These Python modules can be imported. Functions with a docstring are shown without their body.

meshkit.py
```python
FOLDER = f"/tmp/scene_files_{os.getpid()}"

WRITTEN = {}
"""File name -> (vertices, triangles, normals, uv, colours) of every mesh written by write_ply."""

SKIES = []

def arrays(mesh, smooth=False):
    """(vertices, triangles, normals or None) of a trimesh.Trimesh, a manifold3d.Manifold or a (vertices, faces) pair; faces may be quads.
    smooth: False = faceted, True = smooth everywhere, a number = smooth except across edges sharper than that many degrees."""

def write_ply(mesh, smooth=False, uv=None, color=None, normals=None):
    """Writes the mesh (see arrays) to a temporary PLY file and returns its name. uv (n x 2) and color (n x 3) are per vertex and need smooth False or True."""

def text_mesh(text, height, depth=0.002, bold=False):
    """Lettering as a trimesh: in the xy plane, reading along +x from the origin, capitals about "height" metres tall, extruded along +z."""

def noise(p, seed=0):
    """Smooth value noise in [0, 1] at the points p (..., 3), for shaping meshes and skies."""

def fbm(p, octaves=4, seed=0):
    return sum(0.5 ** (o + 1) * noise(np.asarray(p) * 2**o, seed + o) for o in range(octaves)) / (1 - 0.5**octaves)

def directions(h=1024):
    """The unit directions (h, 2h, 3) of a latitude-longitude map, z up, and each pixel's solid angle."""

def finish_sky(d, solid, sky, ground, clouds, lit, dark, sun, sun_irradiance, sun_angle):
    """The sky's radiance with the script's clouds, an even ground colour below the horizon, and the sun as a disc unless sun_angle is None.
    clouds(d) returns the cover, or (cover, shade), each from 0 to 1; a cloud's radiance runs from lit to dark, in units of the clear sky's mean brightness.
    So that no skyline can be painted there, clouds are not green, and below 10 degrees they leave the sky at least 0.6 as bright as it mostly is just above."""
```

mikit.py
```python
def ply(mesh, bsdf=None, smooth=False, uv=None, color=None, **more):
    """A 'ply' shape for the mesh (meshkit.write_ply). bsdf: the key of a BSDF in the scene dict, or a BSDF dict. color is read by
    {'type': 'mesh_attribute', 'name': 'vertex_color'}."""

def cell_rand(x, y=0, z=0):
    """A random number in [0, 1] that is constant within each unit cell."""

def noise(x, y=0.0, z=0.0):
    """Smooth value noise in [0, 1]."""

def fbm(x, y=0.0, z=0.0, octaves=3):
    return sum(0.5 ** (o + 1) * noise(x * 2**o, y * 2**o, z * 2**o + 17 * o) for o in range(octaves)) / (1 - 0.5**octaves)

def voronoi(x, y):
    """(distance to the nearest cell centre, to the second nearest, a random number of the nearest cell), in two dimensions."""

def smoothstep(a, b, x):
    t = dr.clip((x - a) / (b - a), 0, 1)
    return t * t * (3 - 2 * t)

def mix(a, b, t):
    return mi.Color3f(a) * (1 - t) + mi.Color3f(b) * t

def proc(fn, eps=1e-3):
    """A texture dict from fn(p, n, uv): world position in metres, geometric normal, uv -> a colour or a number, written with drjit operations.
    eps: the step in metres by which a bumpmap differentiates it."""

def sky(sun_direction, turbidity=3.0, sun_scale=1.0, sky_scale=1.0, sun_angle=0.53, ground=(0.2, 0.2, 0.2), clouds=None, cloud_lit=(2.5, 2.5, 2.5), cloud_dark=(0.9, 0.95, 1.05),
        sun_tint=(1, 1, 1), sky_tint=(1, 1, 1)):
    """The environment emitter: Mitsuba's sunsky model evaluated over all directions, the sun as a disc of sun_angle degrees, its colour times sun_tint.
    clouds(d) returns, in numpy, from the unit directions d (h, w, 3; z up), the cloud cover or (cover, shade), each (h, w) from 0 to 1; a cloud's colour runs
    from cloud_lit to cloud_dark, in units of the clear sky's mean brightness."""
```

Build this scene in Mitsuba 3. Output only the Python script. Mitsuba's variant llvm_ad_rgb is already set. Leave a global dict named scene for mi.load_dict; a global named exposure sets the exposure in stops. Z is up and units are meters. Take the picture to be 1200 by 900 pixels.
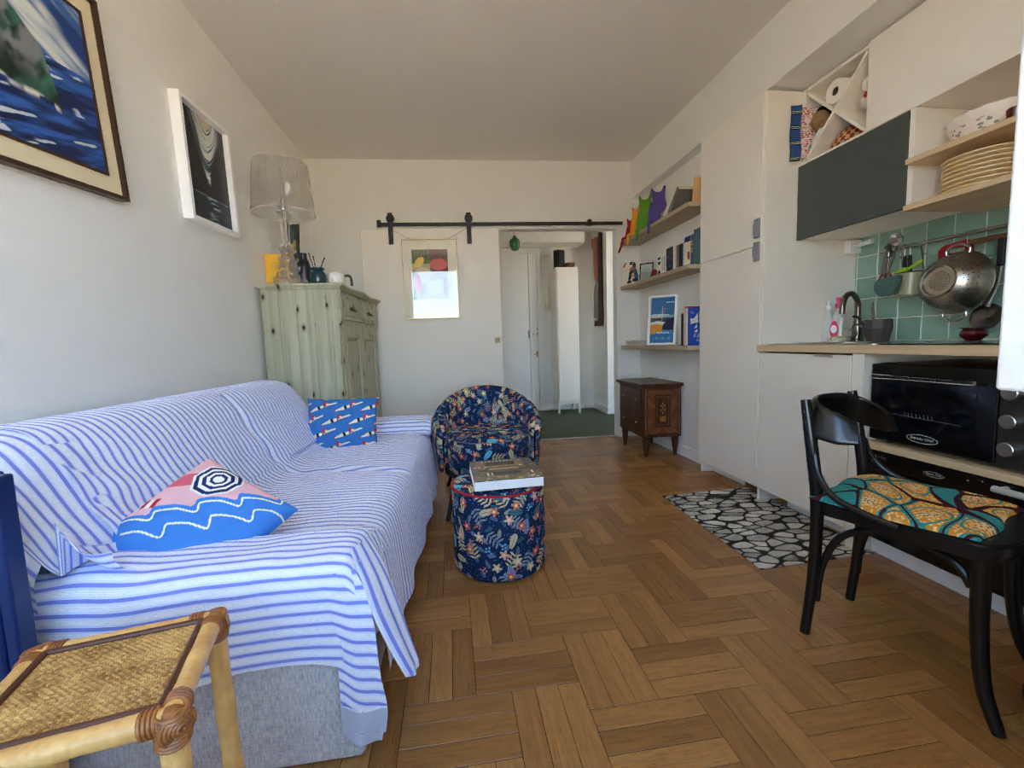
import math, random
import numpy as np, trimesh, shapely
from shapely.geometry import Polygon, Point, LineString, box as sbox
from shapely import affinity
import drjit as dr, mitsuba as mi
import mikit, meshkit
from mikit import proc, noise, fbm, voronoi, cell_rand, smoothstep, mix

T = mi.ScalarTransform4f
scene = {'type': 'scene'}
labels = {}
random.seed(7)
rng = np.random.default_rng(7)

# ------------------------------------------------------------------ camera, daylight, exposure
# the photographer stands just inside the window, eye height 0.97 m, wide lens
F_PX = 506.43
YAW, PITCH, ROLL, EYE = 0.1373, -0.0960, -0.0334, 0.9745
_f = np.array([math.sin(YAW) * math.cos(PITCH), math.cos(YAW) * math.cos(PITCH), math.sin(PITCH)])
_r0 = np.array([math.cos(YAW), -math.sin(YAW), 0.0])
_u0 = np.cross(_r0, _f)
_r = _r0 * math.cos(ROLL) + _u0 * math.sin(ROLL)
_u = np.cross(_r, _f)
scene['camera'] = {'type': 'perspective', 'fov': 2 * math.degrees(math.atan(600 / F_PX)), 'fov_axis': 'x', 'near_clip': 0.02, 'far_clip': 100.0,
                   'to_world': T().look_at(origin=[0, 0, EYE], target=[float(_f[0]), float(_f[1]), EYE + float(_f[2])], up=[float(x) for x in _u])}
# bright daytime sky outside the window behind the camera; the sun is high behind the building, its light comes in from sunlit ground outside
scene['sky'] = mikit.sky((0.35, 0.55, 0.75), turbidity=4.0, sun_angle=None, ground=(0.335, 0.298, 0.24), sky_tint=(1.01, 1.0, 0.94))
exposure = 5.52

# ------------------------------------------------------------------ helpers
def lin(c):
    if isinstance(c, str):
        c = [int(c[i:i + 2], 16) for i in (1, 3, 5)]
    c = np.asarray(c, float) / 255.0
    return [float(x) for x in np.where(c <= 0.04045, c / 12.92, ((c + 0.055) / 1.055) ** 2.4)]

def rgb(c):
    return {'type': 'rgb', 'value': lin(c)}

def mat(key, color, rough=0.5, metallic=0.0, spec=0.5, bump=None, bump_scale=0.001, eps=1e-3, **kw):
    """one principled material under its own key; color is an sRGB colour, a texture dict or a drjit function"""
    if callable(color):
        base = proc(color)
    elif isinstance(color, dict):
        base = color
    else:
        base = rgb(color)
    b = {'type': 'principled', 'base_color': base, 'roughness': rough, 'metallic': metallic, 'specular': spec, **kw}
    if bump is not None:
        b = {'type': 'bumpmap', 'nested_texture': proc(bump, eps=eps), 'scale': bump_scale, 'nested_bsdf': b}
    scene['mat_' + key] = {'type': 'twosided', 'nested_bsdf': b}
    return key

VC = {'type': 'mesh_attribute', 'name': 'vertex_color'}

def add(key, mesh, bsdf, label=None, cat=None, group=None, kind=None, smooth=30, uv=None, color=None):
    """one mesh = one entry of the scene; returns its key (numbered when taken)"""
    k, n = key, 0
    while k in scene:
        n += 1
        k = '%s_%03d' % (key, n)
    if uv is not None or color is not None:
        smooth = True if smooth else False
    scene[k] = mikit.ply(mesh, 'mat_' + bsdf, smooth=smooth, uv=uv, color=color)
    tagk(k, label, cat, group, kind)
    return k

def tagk(k, label=None, cat=None, group=None, kind=None):
    d = {}
    if label: d['label'] = label
    if cat: d['category'] = cat
    if group: d['group'] = group
    if kind: d['kind'] = kind
    if d: labels[k] = d

_used = {}
def thing(key, label, cat, group=None):
    n = _used.get(key, -1) + 1
    _used[key] = n
    k = key if n == 0 else '%s_%03d' % (key, n)
    tagk(k, label, cat, group)
    return k

def cat_(*ms):
    ms = [m for m in ms if m is not None]
    return trimesh.util.concatenate(ms)

def tri(v, f):
    return trimesh.Trimesh(np.asarray(v, float), np.asarray(f, int), process=False)

def box(x0, x1, y0, y1, z0, z1, r=0.002):
    """box with chamfered edges"""
    r = min(r, 0.45 * min(x1 - x0, y1 - y0, z1 - z0))
    if r <= 0:
        m = trimesh.creation.box(extents=(x1 - x0, y1 - y0, z1 - z0))
        m.apply_translation(((x0 + x1) / 2, (y0 + y1) / 2, (z0 + z1) / 2))
        return m
    c = np.array([(x0 + x1) / 2, (y0 + y1) / 2, (z0 + z1) / 2])
    h = np.array([x1 - x0, y1 - y0, z1 - z0]) / 2
    pts = []
    for s in np.ndindex(2, 2, 2):
        s = np.array(s) * 2 - 1
        for k in range(3):
            q = h - r
            q[k] = h[k]
            pts.append(c + s * q)
    return trimesh.convex.convex_hull(np.array(pts))

def rbox(x0, x1, y0, y1, z0, z1, r, n=4):
    """box with round edges"""
    s = trimesh.creation.icosphere(subdivisions=2, radius=r)
    v = np.array(s.vertices)
    h = np.array([x1 - x0, y1 - y0, z1 - z0]) / 2 - r
    c = np.array([(x0 + x1) / 2, (y0 + y1) / 2, (z0 + z1) / 2])
    pts = np.concatenate([v + c + h * (np.array(q) * 2 - 1) for q in np.ndindex(2, 2, 2)])
    return trimesh.convex.convex_hull(pts)

def mv(m, x=0, y=0, z=0):
    m = m.copy(); m.apply_translation((x, y, z)); return m

def rot(m, ang, axis=(0, 0, 1), at=(0, 0, 0)):
    m = m.copy()
    m.apply_transform(trimesh.transformations.rotation_matrix(ang, axis, at))
    return m

def extr(poly, d, plane='xy', off=0.0):
    """extrude a shapely polygon (or points) by d; plane says where its two axes go"""
    if not hasattr(poly, 'geom_type'):
        poly = Polygon(poly)
    gs = getattr(poly, 'geoms', [poly])
    out = []
    for g in gs:
        if g.is_empty or g.area < 1e-10: continue
        out.append(trimesh.creation.extrude_polygon(g, d, engine='earcut'))
    m = trimesh.util.concatenate(out)
    v = np.array(m.vertices)
    v[:, 2] += off
    if plane == 'xz':      # (x, y) -> (x, z), thickness along +y
        m = tri(v[:, [0, 2, 1]], m.faces[:, ::-1])
    elif plane == 'yz':    # (x, y) -> (y, z), thickness along +x
        m = tri(v[:, [2, 0, 1]], m.faces)
    else:
        m = tri(v, m.faces)
    return m

def puffy(poly, t, r, plane='xz', steps=3):
    """a silhouette with rounded rim: stacked insets"""
    ms = []
    for i in range(steps + 1):
        a = math.pi / 2 * i / steps
        ins, h = r * (1 - math.cos(a)), t / 2 - r + r * math.cos(math.pi / 2 - a)
        p = poly.buffer(-ins)
        ms.append(extr(p, 2 * h, plane, -h))
    return cat_(*ms)

def lathe(prof, n=32, caps=True):
    """turned body from (r, z) pairs around the z axis"""
    prof = np.asarray(prof, float)
    a = np.arange(n) * 2 * np.pi / n
    v = np.stack([prof[:, 0:1] * np.cos(a), prof[:, 0:1] * np.sin(a), np.repeat(prof[:, 1:2], n, 1)], -1).reshape(-1, 3)
    f = []
    for i in range(len(prof) - 1):
        for j in range(n):
            k = (j + 1) % n
            p, q, r_, s = i * n + j, i * n + k, (i + 1) * n + k, (i + 1) * n + j
            f += [(p, q, r_), (p, r_, s)]
    v = list(v)
    if caps:
        for i, flip in ((0, True), (len(prof) - 1, False)):
            if prof[i, 0] > 1e-6:
                c = len(v); v.append(np.array([0, 0, prof[i, 1]]))
                for j in range(n):
                    k = (j + 1) % n
                    f.append((c, i * n + k, i * n + j) if flip else (c, i * n + j, i * n + k))
    return tri(v, f)

def spline(pts, n=24, closed=False):
    """Catmull-Rom through the points"""
    P = np.asarray(pts, float)
    m = len(P)
    out = []
    segs = m if closed else m - 1
    per = max(2, n // segs)
    for i in range(segs):
        if closed:
            p0, p1, p2, p3 = P[(i - 1) % m], P[i], P[(i + 1) % m], P[(i + 2) % m]
        else:
            p0, p1, p2, p3 = P[max(i - 1, 0)], P[i], P[i + 1], P[min(i + 2, m - 1)]
        for k in range(per):
            t = k / per
            out.append(0.5 * (2 * p1 + (p2 - p0) * t + (2 * p0 - 5 * p1 + 4 * p2 - p3) * t * t + (3 * p1 - p0 - 3 * p2 + p3) * t ** 3))
    if not closed: out.append(P[-1])
    return np.array(out)

def tube(path, r, n=10, closed=False, flat=1.0):
    """swept round bar; r may vary along the path"""
    P = np.asarray(path, float)
    m = len(P)
    R = np.broadcast_to(np.asarray(r, float), (m,))
    if closed:
        tg = np.roll(P, -1, 0) - np.roll(P, 1, 0)
    else:
        tg = np.gradient(P, axis=0)
    tg /= np.linalg.norm(tg, axis=1, keepdims=True) + 1e-12
    ref = np.array([0, 0, 1.0]) if abs(tg[0][2]) < 0.9 else np.array([1.0, 0, 0])
    nx = np.cross(tg[0], ref); nx /= np.linalg.norm(nx)
    rows, a = [], np.arange(n) * 2 * np.pi / n
    for i in range(m):
        nx = nx - tg[i] * (nx @ tg[i]); nx /= np.linalg.norm(nx) + 1e-12
        by = np.cross(tg[i], nx)
        rows.append(P[i] + R[i] * (np.cos(a)[:, None] * nx + flat * np.sin(a)[:, None] * by))
    v = np.concatenate(rows)
    f = []
    for i in range(m if closed else m - 1):
        i2 = (i + 1) % m
        for j in range(n):
            k = (j + 1) % n
            f += [(i * n + j, i * n + k, i2 * n + k), (i * n + j, i2 * n + k, i2 * n + j)]
    v = list(v)
    if not closed:
        for i, flip in ((0, True), (m - 1, False)):
            c = len(v); v.append(P[i])
            for j in range(n):
                k = (j + 1) % n
                f.append((c, i * n + k, i * n + j) if flip else (c, i * n + j, i * n + k))
    return tri(v, f)

def cyl(p, q, r, n=16):
    return tube([p, q], r, n)

def grid(fn, nu, nv, thick=0.0):
    """surface patch: fn(u, v) arrays -> xyz, uv returned; thick adds a back skin"""
    u, v = np.meshgrid(np.linspace(0, 1, nu), np.linspace(0, 1, nv), indexing='ij')
    P = np.stack(fn(u, v), -1).reshape(-1, 3)
    i, j = np.meshgrid(np.arange(nu - 1), np.arange(nv - 1), indexing='ij')
    a = (i * nv + j).ravel(); b = ((i + 1) * nv + j).ravel(); c = ((i + 1) * nv + j + 1).ravel(); d = (i * nv + j + 1).ravel()
    F = np.concatenate([np.stack([a, b, c], 1), np.stack([a, c, d], 1)])
    UV = np.stack([u.ravel(), v.ravel()], 1)
    if thick:
        m = tri(P, F)
        nrm = np.array(m.vertex_normals)
        Q = P - nrm * thick
        N = len(P)
        # rim
        rim = np.concatenate([np.arange(nv), np.arange(1, nu) * nv + nv - 1, (nu - 1) * nv + np.arange(nv - 2, -1, -1), np.arange(nu - 2, 0, -1) * nv])
        r2 = np.roll(rim, -1)
        F = np.concatenate([F, F[:, ::-1] + N, np.stack([rim, rim + N, r2 + N], 1), np.stack([rim, r2 + N, r2], 1)])
        P = np.concatenate([P, Q]); UV = np.concatenate([UV, UV])
    return tri(P, F), UV

def el(cx, cy, rx, ry=None, a=0.0):
    e = Point(0, 0).buffer(1.0, 24)
    e = affinity.scale(e, rx, ry if ry else rx)
    return affinity.translate(affinity.rotate(e, a, origin=(0, 0)), cx, cy)

def paint(uv, base, layers):
    """colours per vertex of a printed surface: later layers lie over earlier ones"""
    col = np.tile(np.array(lin(base)), (len(uv), 1))
    for g, c in layers:
        if not hasattr(g, 'geom_type'): g = Polygon(g)
        shapely.prepare(g)
        on = shapely.contains_xy(g, uv[:, 0], uv[:, 1])
        col[on] = c(uv[on]) if callable(c) else np.array(lin(c))
    return col

def card(origin, ex, ey, w, h, t, nu, nv, color_fn, uv01=True):
    """a printed sheet w x h with real thickness t; origin = lower left of the printed face, ex, ey unit axes, normal = ex x ey"""
    ex, ey, o = np.asarray(ex, float), np.asarray(ey, float), np.asarray(origin, float)
    m, UV = grid(lambda u, v: tuple((o + u[..., None] * ex * w + v[..., None] * ey * h)[..., k] for k in range(3)), nu, nv, thick=t)
    return m, UV, color_fn(UV)

def obox(o, ex, ey, ez, a, b, c, r=0.002):
    """chamfered box a x b x c from corner o along the unit axes"""
    m = box(0, a, 0, b, 0, c, r)
    M = np.eye(4); M[:3, 0], M[:3, 1], M[:3, 2], M[:3, 3] = ex, ey, ez, o
    m.apply_transform(M)
    return m

def crumple(m, amp, fr, seed):
    v = np.array(m.vertices); nn = np.array(m.vertex_normals)
    return tri(v + nn * (meshkit.fbm(v * fr, 3, seed)[:, None] - 0.5) * 2 * amp, m.faces)
# ------------------------------------------------------------------ materials of the room
mat('plaster', (225, 224, 218), 0.85, spec=0.3, bump=lambda p, n, uv: fbm(p.x * 70, p.y * 70, p.z * 70, 2), bump_scale=0.0006)
mat('ceiling_paint', (218, 214, 206), 0.9, spec=0.2)
mat('white_paint', (228, 227, 222), 0.45)
mat('white_laminate', (232, 226, 214), 0.5, spec=0.4)
mat('white_gloss', (238, 238, 236), 0.25)
mat('joint_dark', (38, 24, 15), 0.8)
mat('black_metal', (20, 20, 21), 0.45)
mat('steel', (190, 186, 180), 0.28, metallic=1.0)
mat('grey_plastic', (132, 134, 138), 0.5)
mat('brass', (176, 146, 84), 0.35, metallic=1.0)

def floor_wood(p, n, uv):
    k = dr.floor(uv.x)
    u, v = uv.x - k, uv.y + k * 0.37
    tone = cell_rand(k, 3, 1)
    g = fbm(u * 7 + k * 1.7, v * 95, 0.0, 3)
    fine = noise(u * 22 + k, v * 520, 3.0)
    pore = smoothstep(0.62, 0.9, noise(u * 34, v * 800, k))
    c = mix(lin((120, 79, 39)), lin((178, 129, 73)), dr.clip(0.22 + tone * 0.56 + (g - 0.5) * 0.45, 0, 1))
    c = c * (0.92 + 0.14 * fine)
    return c * (1 - 0.26 * pore)
mat('floor_oak', floor_wood, 0.34, spec=0.5, bump=lambda p, n, uv: noise(uv.x * 20, uv.y * 420, 1.0), bump_scale=0.00025, eps=4e-4)

def oak_lam(p, n, uv):
    g = fbm(p.x * 40, p.y * 4, p.z * 90, 3)
    f = noise(p.x * 160, p.y * 9, p.z * 400)
    return mix(lin((188, 160, 122)), lin((222, 198, 160)), dr.clip(g * 0.8 + f * 0.3 - 0.05, 0, 1))
mat('oak_laminate', oak_lam, 0.45)
def carpet(p, n, uv):
    g = noise(p.x * 190, p.y * 190, 0.0)
    w = noise(p.x * 420, p.y * 420, 4.0)
    return mix(lin((52, 60, 48)), lin((104, 110, 92)), dr.clip(g * 0.6 + w * 0.5 - 0.05, 0, 1))
mat('green_carpet', carpet, 0.95, spec=0.1)

# ------------------------------------------------------------------ the room shell
XL, XR, XN, H = -1.199, 2.345, 1.855, 2.643         # left wall, kitchen wall, shelf wall, ceiling
WIN_Y = -0.32
BW = lambda x: 4.0763 + (1.737 - x) * 0.0359        # the back wall stands slightly askew
ANG = -0.0359
def wallbox(x0, x1, z0, z1, y0=0.0, y1=0.11, r=0.0):
    """box in the frame of the back wall: x along it, y from its face away from the room"""
    return rot(box(x0, x1, 4.0763 + y0, 4.0763 + y1, z0, z1, r), ANG, at=(1.737, 4.0763, 0))

add('floor', box(XL - 0.1, XR + 0.1, -0.42, 4.24, -0.06, -0.0022, 0), 'joint_dark', 'dark wooden subfloor showing in the joints of the parquet', kind='structure', smooth=False)
# parquet: blocks of three oak planks laid in herringbone
PL, PW = 0.2952, 0.1962
planks = []
for i in range(-30, 31):
    for j in range(-40, 41):
        bx = 0.0255 + i * (PL + PW) - j * PW
        by = 1.3165 - i * (PL - PW) - j * PW      # top edge of the lying block
        for t in range(3):
            w = PW / 3
            planks.append((bx, by - (t + 1) * w, PL, w, 0))
            planks.append((bx + PL + t * w, by - PL, w, PL, 1))
def px_of(x, y, z=0.0):
    d = np.array([x, y, z - EYE]); zz = d @ _f
    return (600 + F_PX * (d @ _r) / zz, 450 - F_PX * (d @ _u) / zz, zz) if zz > 0.05 else None
cand = []
for (x, y, w, h, o) in planks:
    x0, x1, y0, y1 = max(x, XL + 0.004), min(x + w, XR - 0.004), max(y, -0.30), min(y + h, BW(x + w / 2) + 0.008)
    if x1 - x0 < 0.012 or y1 - y0 < 0.012: continue
    cx, cy = (x0 + x1) / 2, (y0 + y1) / 2
    q = px_of(cx, cy)
    size = 0.0
    if q and -40 < q[0] < 1240 and q[1] < 960 and cx > -0.22 and not (cx > 1.8 and cy > 1.0):
        size = (x1 - x0) * (y1 - y0) / (cx ** 2 + cy ** 2 + EYE ** 2) ** 1.5
    cand.append((size, x0, x1, y0, y1, o))
cand.sort(key=lambda c: -c[0])
stuff_v, rest, rest_uv, nrest = 0, [], [], 0
for k, (size, x0, x1, y0, y1, o) in enumerate(cand):
    dz = rng.uniform(-0.0005, 0.0005)
    g = 0.0007
    m = box(x0 + g, x1 - g, y0 + g, y1 - g, -0.002, dz, 0.0009)
    v = np.array(m.vertices)
    off = np.array([x0, y0, 0.0])
    uv = (v - off)[:, [1, 0]] if o else (v - off)[:, [0, 1]]
    uv = uv * [1.0, 1.0] + [k + 0.2, 0.0]
    # plain faces with their own corners so that the chamfer stays crisp
    f = np.array(m.faces)
    if k < 300 and size > 0:
        scene['floor__plank' + ('_%03d' % k if k else '')] = mikit.ply(tri(v, f), 'mat_floor_oak', smooth=False, uv=uv)
    else:
        rest.append(tri(v, f)); rest_uv.append(uv)
scene['floor__planking'] = mikit.ply(cat_(*rest), 'mat_floor_oak', smooth=False, uv=np.concatenate(rest_uv))
labels['floor__planking'] = {'kind': 'stuff', 'label': 'oak parquet planks far off and under the furniture'}

add('wall_left', box(XL - 0.12, XL, -0.42, 4.3, 0, H, 0), 'plaster', 'plain white plaster wall on the left side', kind='structure', smooth=False)
OPX0, OPX1, OPZ = 0.32, 1.622, 2.028                 # doorway to the hall
add('wall_back', cat_(wallbox(XL - 0.05, OPX0, 0, H), wallbox(OPX0, OPX1, OPZ, H), wallbox(OPX1, XR, 0, H)), 'plaster', 'white back wall with the wide doorway', kind='structure', smooth=False)
add('wall_niche', box(XN, XR + 0.05, 2.852, 4.12, 0, 2.3005, 0), 'plaster', 'white wall behind the three shelves', kind='structure', smooth=False)
add('wall_right', box(XR, XR + 0.1, -0.42, 4.12, 0, H, 0), 'plaster', 'white wall behind the kitchen', kind='structure', smooth=False)
add('ceiling', box(XL - 0.12, XR + 0.1, -0.42, 4.3, H, H + 0.1, 0), 'ceiling_paint', 'plain off white ceiling', kind='structure', smooth=False)
add('ceiling_beam', box(1.7725, XR + 0.02, -0.32, 4.1, 2.3005, H + 0.01, 0.004), 'plaster', 'boxed white beam above the kitchen and shelves', kind='structure', smooth=False)
# window wall behind the photographer
WX0, WX1, WZ0, WZ1 = -1.05, 0.80, 0.62, 2.42
add('wall_front', cat_(box(XL - 0.12, WX0, WIN_Y - 0.14, WIN_Y, 0, H, 0), box(WX1, XR + 0.1, WIN_Y - 0.14, WIN_Y, 0, H, 0),
                       box(WX0, WX1, WIN_Y - 0.14, WIN_Y, 0, WZ0, 0), box(WX0, WX1, WIN_Y - 0.14, WIN_Y, WZ1, H, 0)), 'plaster', 'white window wall behind the viewer', kind='structure', smooth=False)
fr = 0.055
add('window_1__frame', cat_(box(WX0, WX0 + fr, WIN_Y - 0.10, WIN_Y - 0.03, WZ0, WZ1), box(WX1 - fr, WX1, WIN_Y - 0.10, WIN_Y - 0.03, WZ0, WZ1),
                            box(WX0, WX1, WIN_Y - 0.10, WIN_Y - 0.03, WZ0, WZ0 + fr), box(WX0, WX1, WIN_Y - 0.10, WIN_Y - 0.03, WZ1 - fr, WZ1)), 'white_gloss', smooth=False)
tagk('window_1', 'wide white casement window opened inward', kind='structure')
# its right leaf swung into the room: the white upright seen at the right edge of the picture
LX, LY0, LY1, LZ0, LZ1 = 0.754, -0.26, 0.505, 0.885, 2.36
add('window_1__leaf', cat_(rbox(LX, LX + 0.05, LY1 - 0.062, LY1, LZ0, LZ1, 0.006), box(LX, LX + 0.05, LY0, LY0 + 0.062, LZ0, LZ1, 0.004),
                           box(LX + 0.001, LX + 0.049, LY0 + 0.06, LY1 - 0.06, LZ0, LZ0 + 0.075, 0.003), box(LX + 0.001, LX + 0.049, LY0 + 0.06, LY1 - 0.06, LZ1 - 0.065, LZ1, 0.003)),
    'white_gloss', 'white painted casement frame with chipped lower corner')
scene['mat_clear_pane'] = {'type': 'thindielectric', 'int_ior': 1.5}
add('window_1__pane', box(LX + 0.024, LX + 0.026, LY0 + 0.058, LY1 - 0.058, LZ0 + 0.07, LZ1 - 0.06, 0), 'clear_pane', smooth=False)

# baseboards
add('baseboard_back', cat_(wallbox(XL, OPX0, 0, 0.072, -0.012, 0.0, 0.002), wallbox(OPX1, XN, 0, 0.09, -0.012, 0.0, 0.002)), 'white_paint', 'white baseboard along the back wall', kind='structure')
add('baseboard_niche', box(XN - 0.012, XN, 2.86, 4.068, 0, 0.085, 0.002), 'white_paint', 'white baseboard under the shelves', kind='structure')
add('baseboard_left', box(XL, XL + 0.012, -0.3, 4.15, 0, 0.08, 0.002), 'white_paint', 'white baseboard along the left wall', kind='structure')
# door threshold
add('trim_1', wallbox(OPX0, OPX1, -0.002, 0.006, 0.0, 0.05, 0.002), 'steel', 'metal threshold strip between parquet and carpet', kind='structure')

# ------------------------------------------------------------------ the hall beyond the doorway
HY = 5.95
add('floor_hall', cat_(box(-0.6, 2.9, 4.245, HY + 0.1, -0.06, 0.0, 0), box(0.28, 2.9, 4.125, 4.245, -0.06, 0.0, 0)), 'green_carpet', 'dark green carpet of the hall', kind='structure', smooth=False)
add('wall_hall_back', box(-0.6, 2.9, HY, HY + 0.1, 0, 2.5, 0), 'plaster', 'far wall of the hall', kind='structure', smooth=False)
add('wall_hall_right', cat_(box(2.0, 2.12, 5.37, HY + 0.02, 0, 2.5, 0)), 'plaster', 'short white wall on the right side of the hall', kind='structure', smooth=False)
add('wall_hall_side', box(2.8, 2.9, 4.2, HY, 0, 2.5, 0), 'plaster', 'side wall of the hall', kind='structure', smooth=False)
add('wall_hall_left', box(-0.7, -0.6, 4.22, HY + 0.1, 0, 2.5, 0), 'plaster', 'left wall of the hall', kind='structure', smooth=False)
add('ceiling_hall', box(-0.7, 2.9, 4.20, HY + 0.1, 2.5, 2.58, 0), 'ceiling_paint', 'hall ceiling', kind='structure', smooth=False)
add('wall_hall_soffit', box(-0.6, 1.80, 5.62, HY + 0.02, 2.25, 2.5, 0), 'plaster', 'lowered white soffit above the hall door', kind='structure', smooth=False)
add('baseboard_hall', cat_(box(1.24, 2.0, HY - 0.014, HY, 0, 0.10, 0.002), box(1.986, 2.0, 5.37, HY - 0.014, 0, 0.10, 0.002), box(1.99, 2.13, 5.356, 5.37, 0, 0.10, 0.002)), 'white_paint', 'white baseboard of the hall', kind='structure')
d = 'door_2'
tagk(d, 'white panelled entrance door in the hall', kind='structure')
add(d + '__frame', cat_(box(0.62, 0.69, HY - 0.05, HY, 0, 2.24, 0.004), box(1.205, 1.262, HY - 0.05, HY, 0, 2.24, 0.004), box(0.62, 1.262, HY - 0.05, HY, 2.175, 2.24, 0.004)), 'white_paint')
add(d + '__leaf', box(0.69, 1.085, HY - 0.045, HY - 0.005, 0.01, 2.172, 0.004), 'white_paint')
add(d + '__leaf', box(1.092, 1.203, HY - 0.045, HY - 0.005, 0.01, 2.172, 0.004), 'white_paint')
lk = add(d + '__lock', cat_(box(1.062, 1.084, HY - 0.062, HY - 0.045, 1.03, 1.13, 0.003), box(1.186, 1.20, HY - 0.06, HY - 0.045, 1.06, 1.10, 0.002), box(1.186, 1.20, HY - 0.06, HY - 0.045, 1.13, 1.16, 0.002), rot(mv(lathe([(0.009, 0), (0.009, 0.012)], 12), 1.14, HY - 0.045, 1.08), math.pi / 2, (1, 0, 0), (1.14, HY - 0.045, 1.08))), 'grey_plastic', 'dark locks')
add(d + '__handle', cat_(cyl((1.185, HY - 0.045, 0.80), (1.185, HY - 0.085, 0.80), 0.009), tube([(1.185, HY - 0.085, 0.80), (1.165, HY - 0.09, 0.80), (1.135, HY - 0.088, 0.80)], 0.008), box(1.17, 1.2, HY - 0.05, HY - 0.044, 0.76, 0.84, 0.002)), 'brass', 'brass handle')
add(d + '__hinge', cat_(cyl((0.70, HY - 0.052, 1.02), (0.70, HY - 0.052, 1.10), 0.008), cyl((0.70, HY - 0.052, 1.55), (0.70, HY - 0.052, 1.63), 0.008)), 'grey_plastic')

t = thing('tall_hall_cabinet', 'tall narrow white cabinet on legs against the hall wall', 'cabinet')
add(t + '__body', box(1.392, 1.70, 5.60, 5.90, 0.15, 1.93, 0.004), 'white_laminate')
add(t + '__door', box(1.405, 1.694, 5.583, 5.598, 0.175, 1.922, 0.003), 'white_laminate')
for x in (1.405, 1.687):
    for y in (5.60, 5.885):
        add(t + '__leg', box(x - 0.012, x + 0.012, y, y + 0.024, 0.0, 0.15, 0.002), 'white_laminate')
add(t + '__apron', box(1.417, 1.675, 5.604, 5.616, 0.125, 0.15, 0.001), 'white_laminate')
mat('matt_black', (18, 18, 19), 0.6)
add('black_canister', mv(lathe([(0.070, 0), (0.074, 0.006), (0.074, 0.225), (0.070, 0.232), (0.0, 0.232)], 32), 1.475, 5.72, 1.9305), 'matt_black', 'black cylindrical canister on top of the tall white hall cabinet', 'canister')
mat('brown_wood', (104, 66, 40), 0.5)
add('brown_bowl', mv(lathe([(0.0, 0), (0.045, 0.0), (0.068, 0.03), (0.072, 0.07), (0.066, 0.07), (0.05, 0.02), (0, 0.014)], 28), 1.62, 5.74, 1.9305), 'brown_wood', 'small brown wooden pot beside the black canister', 'pot')

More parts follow.
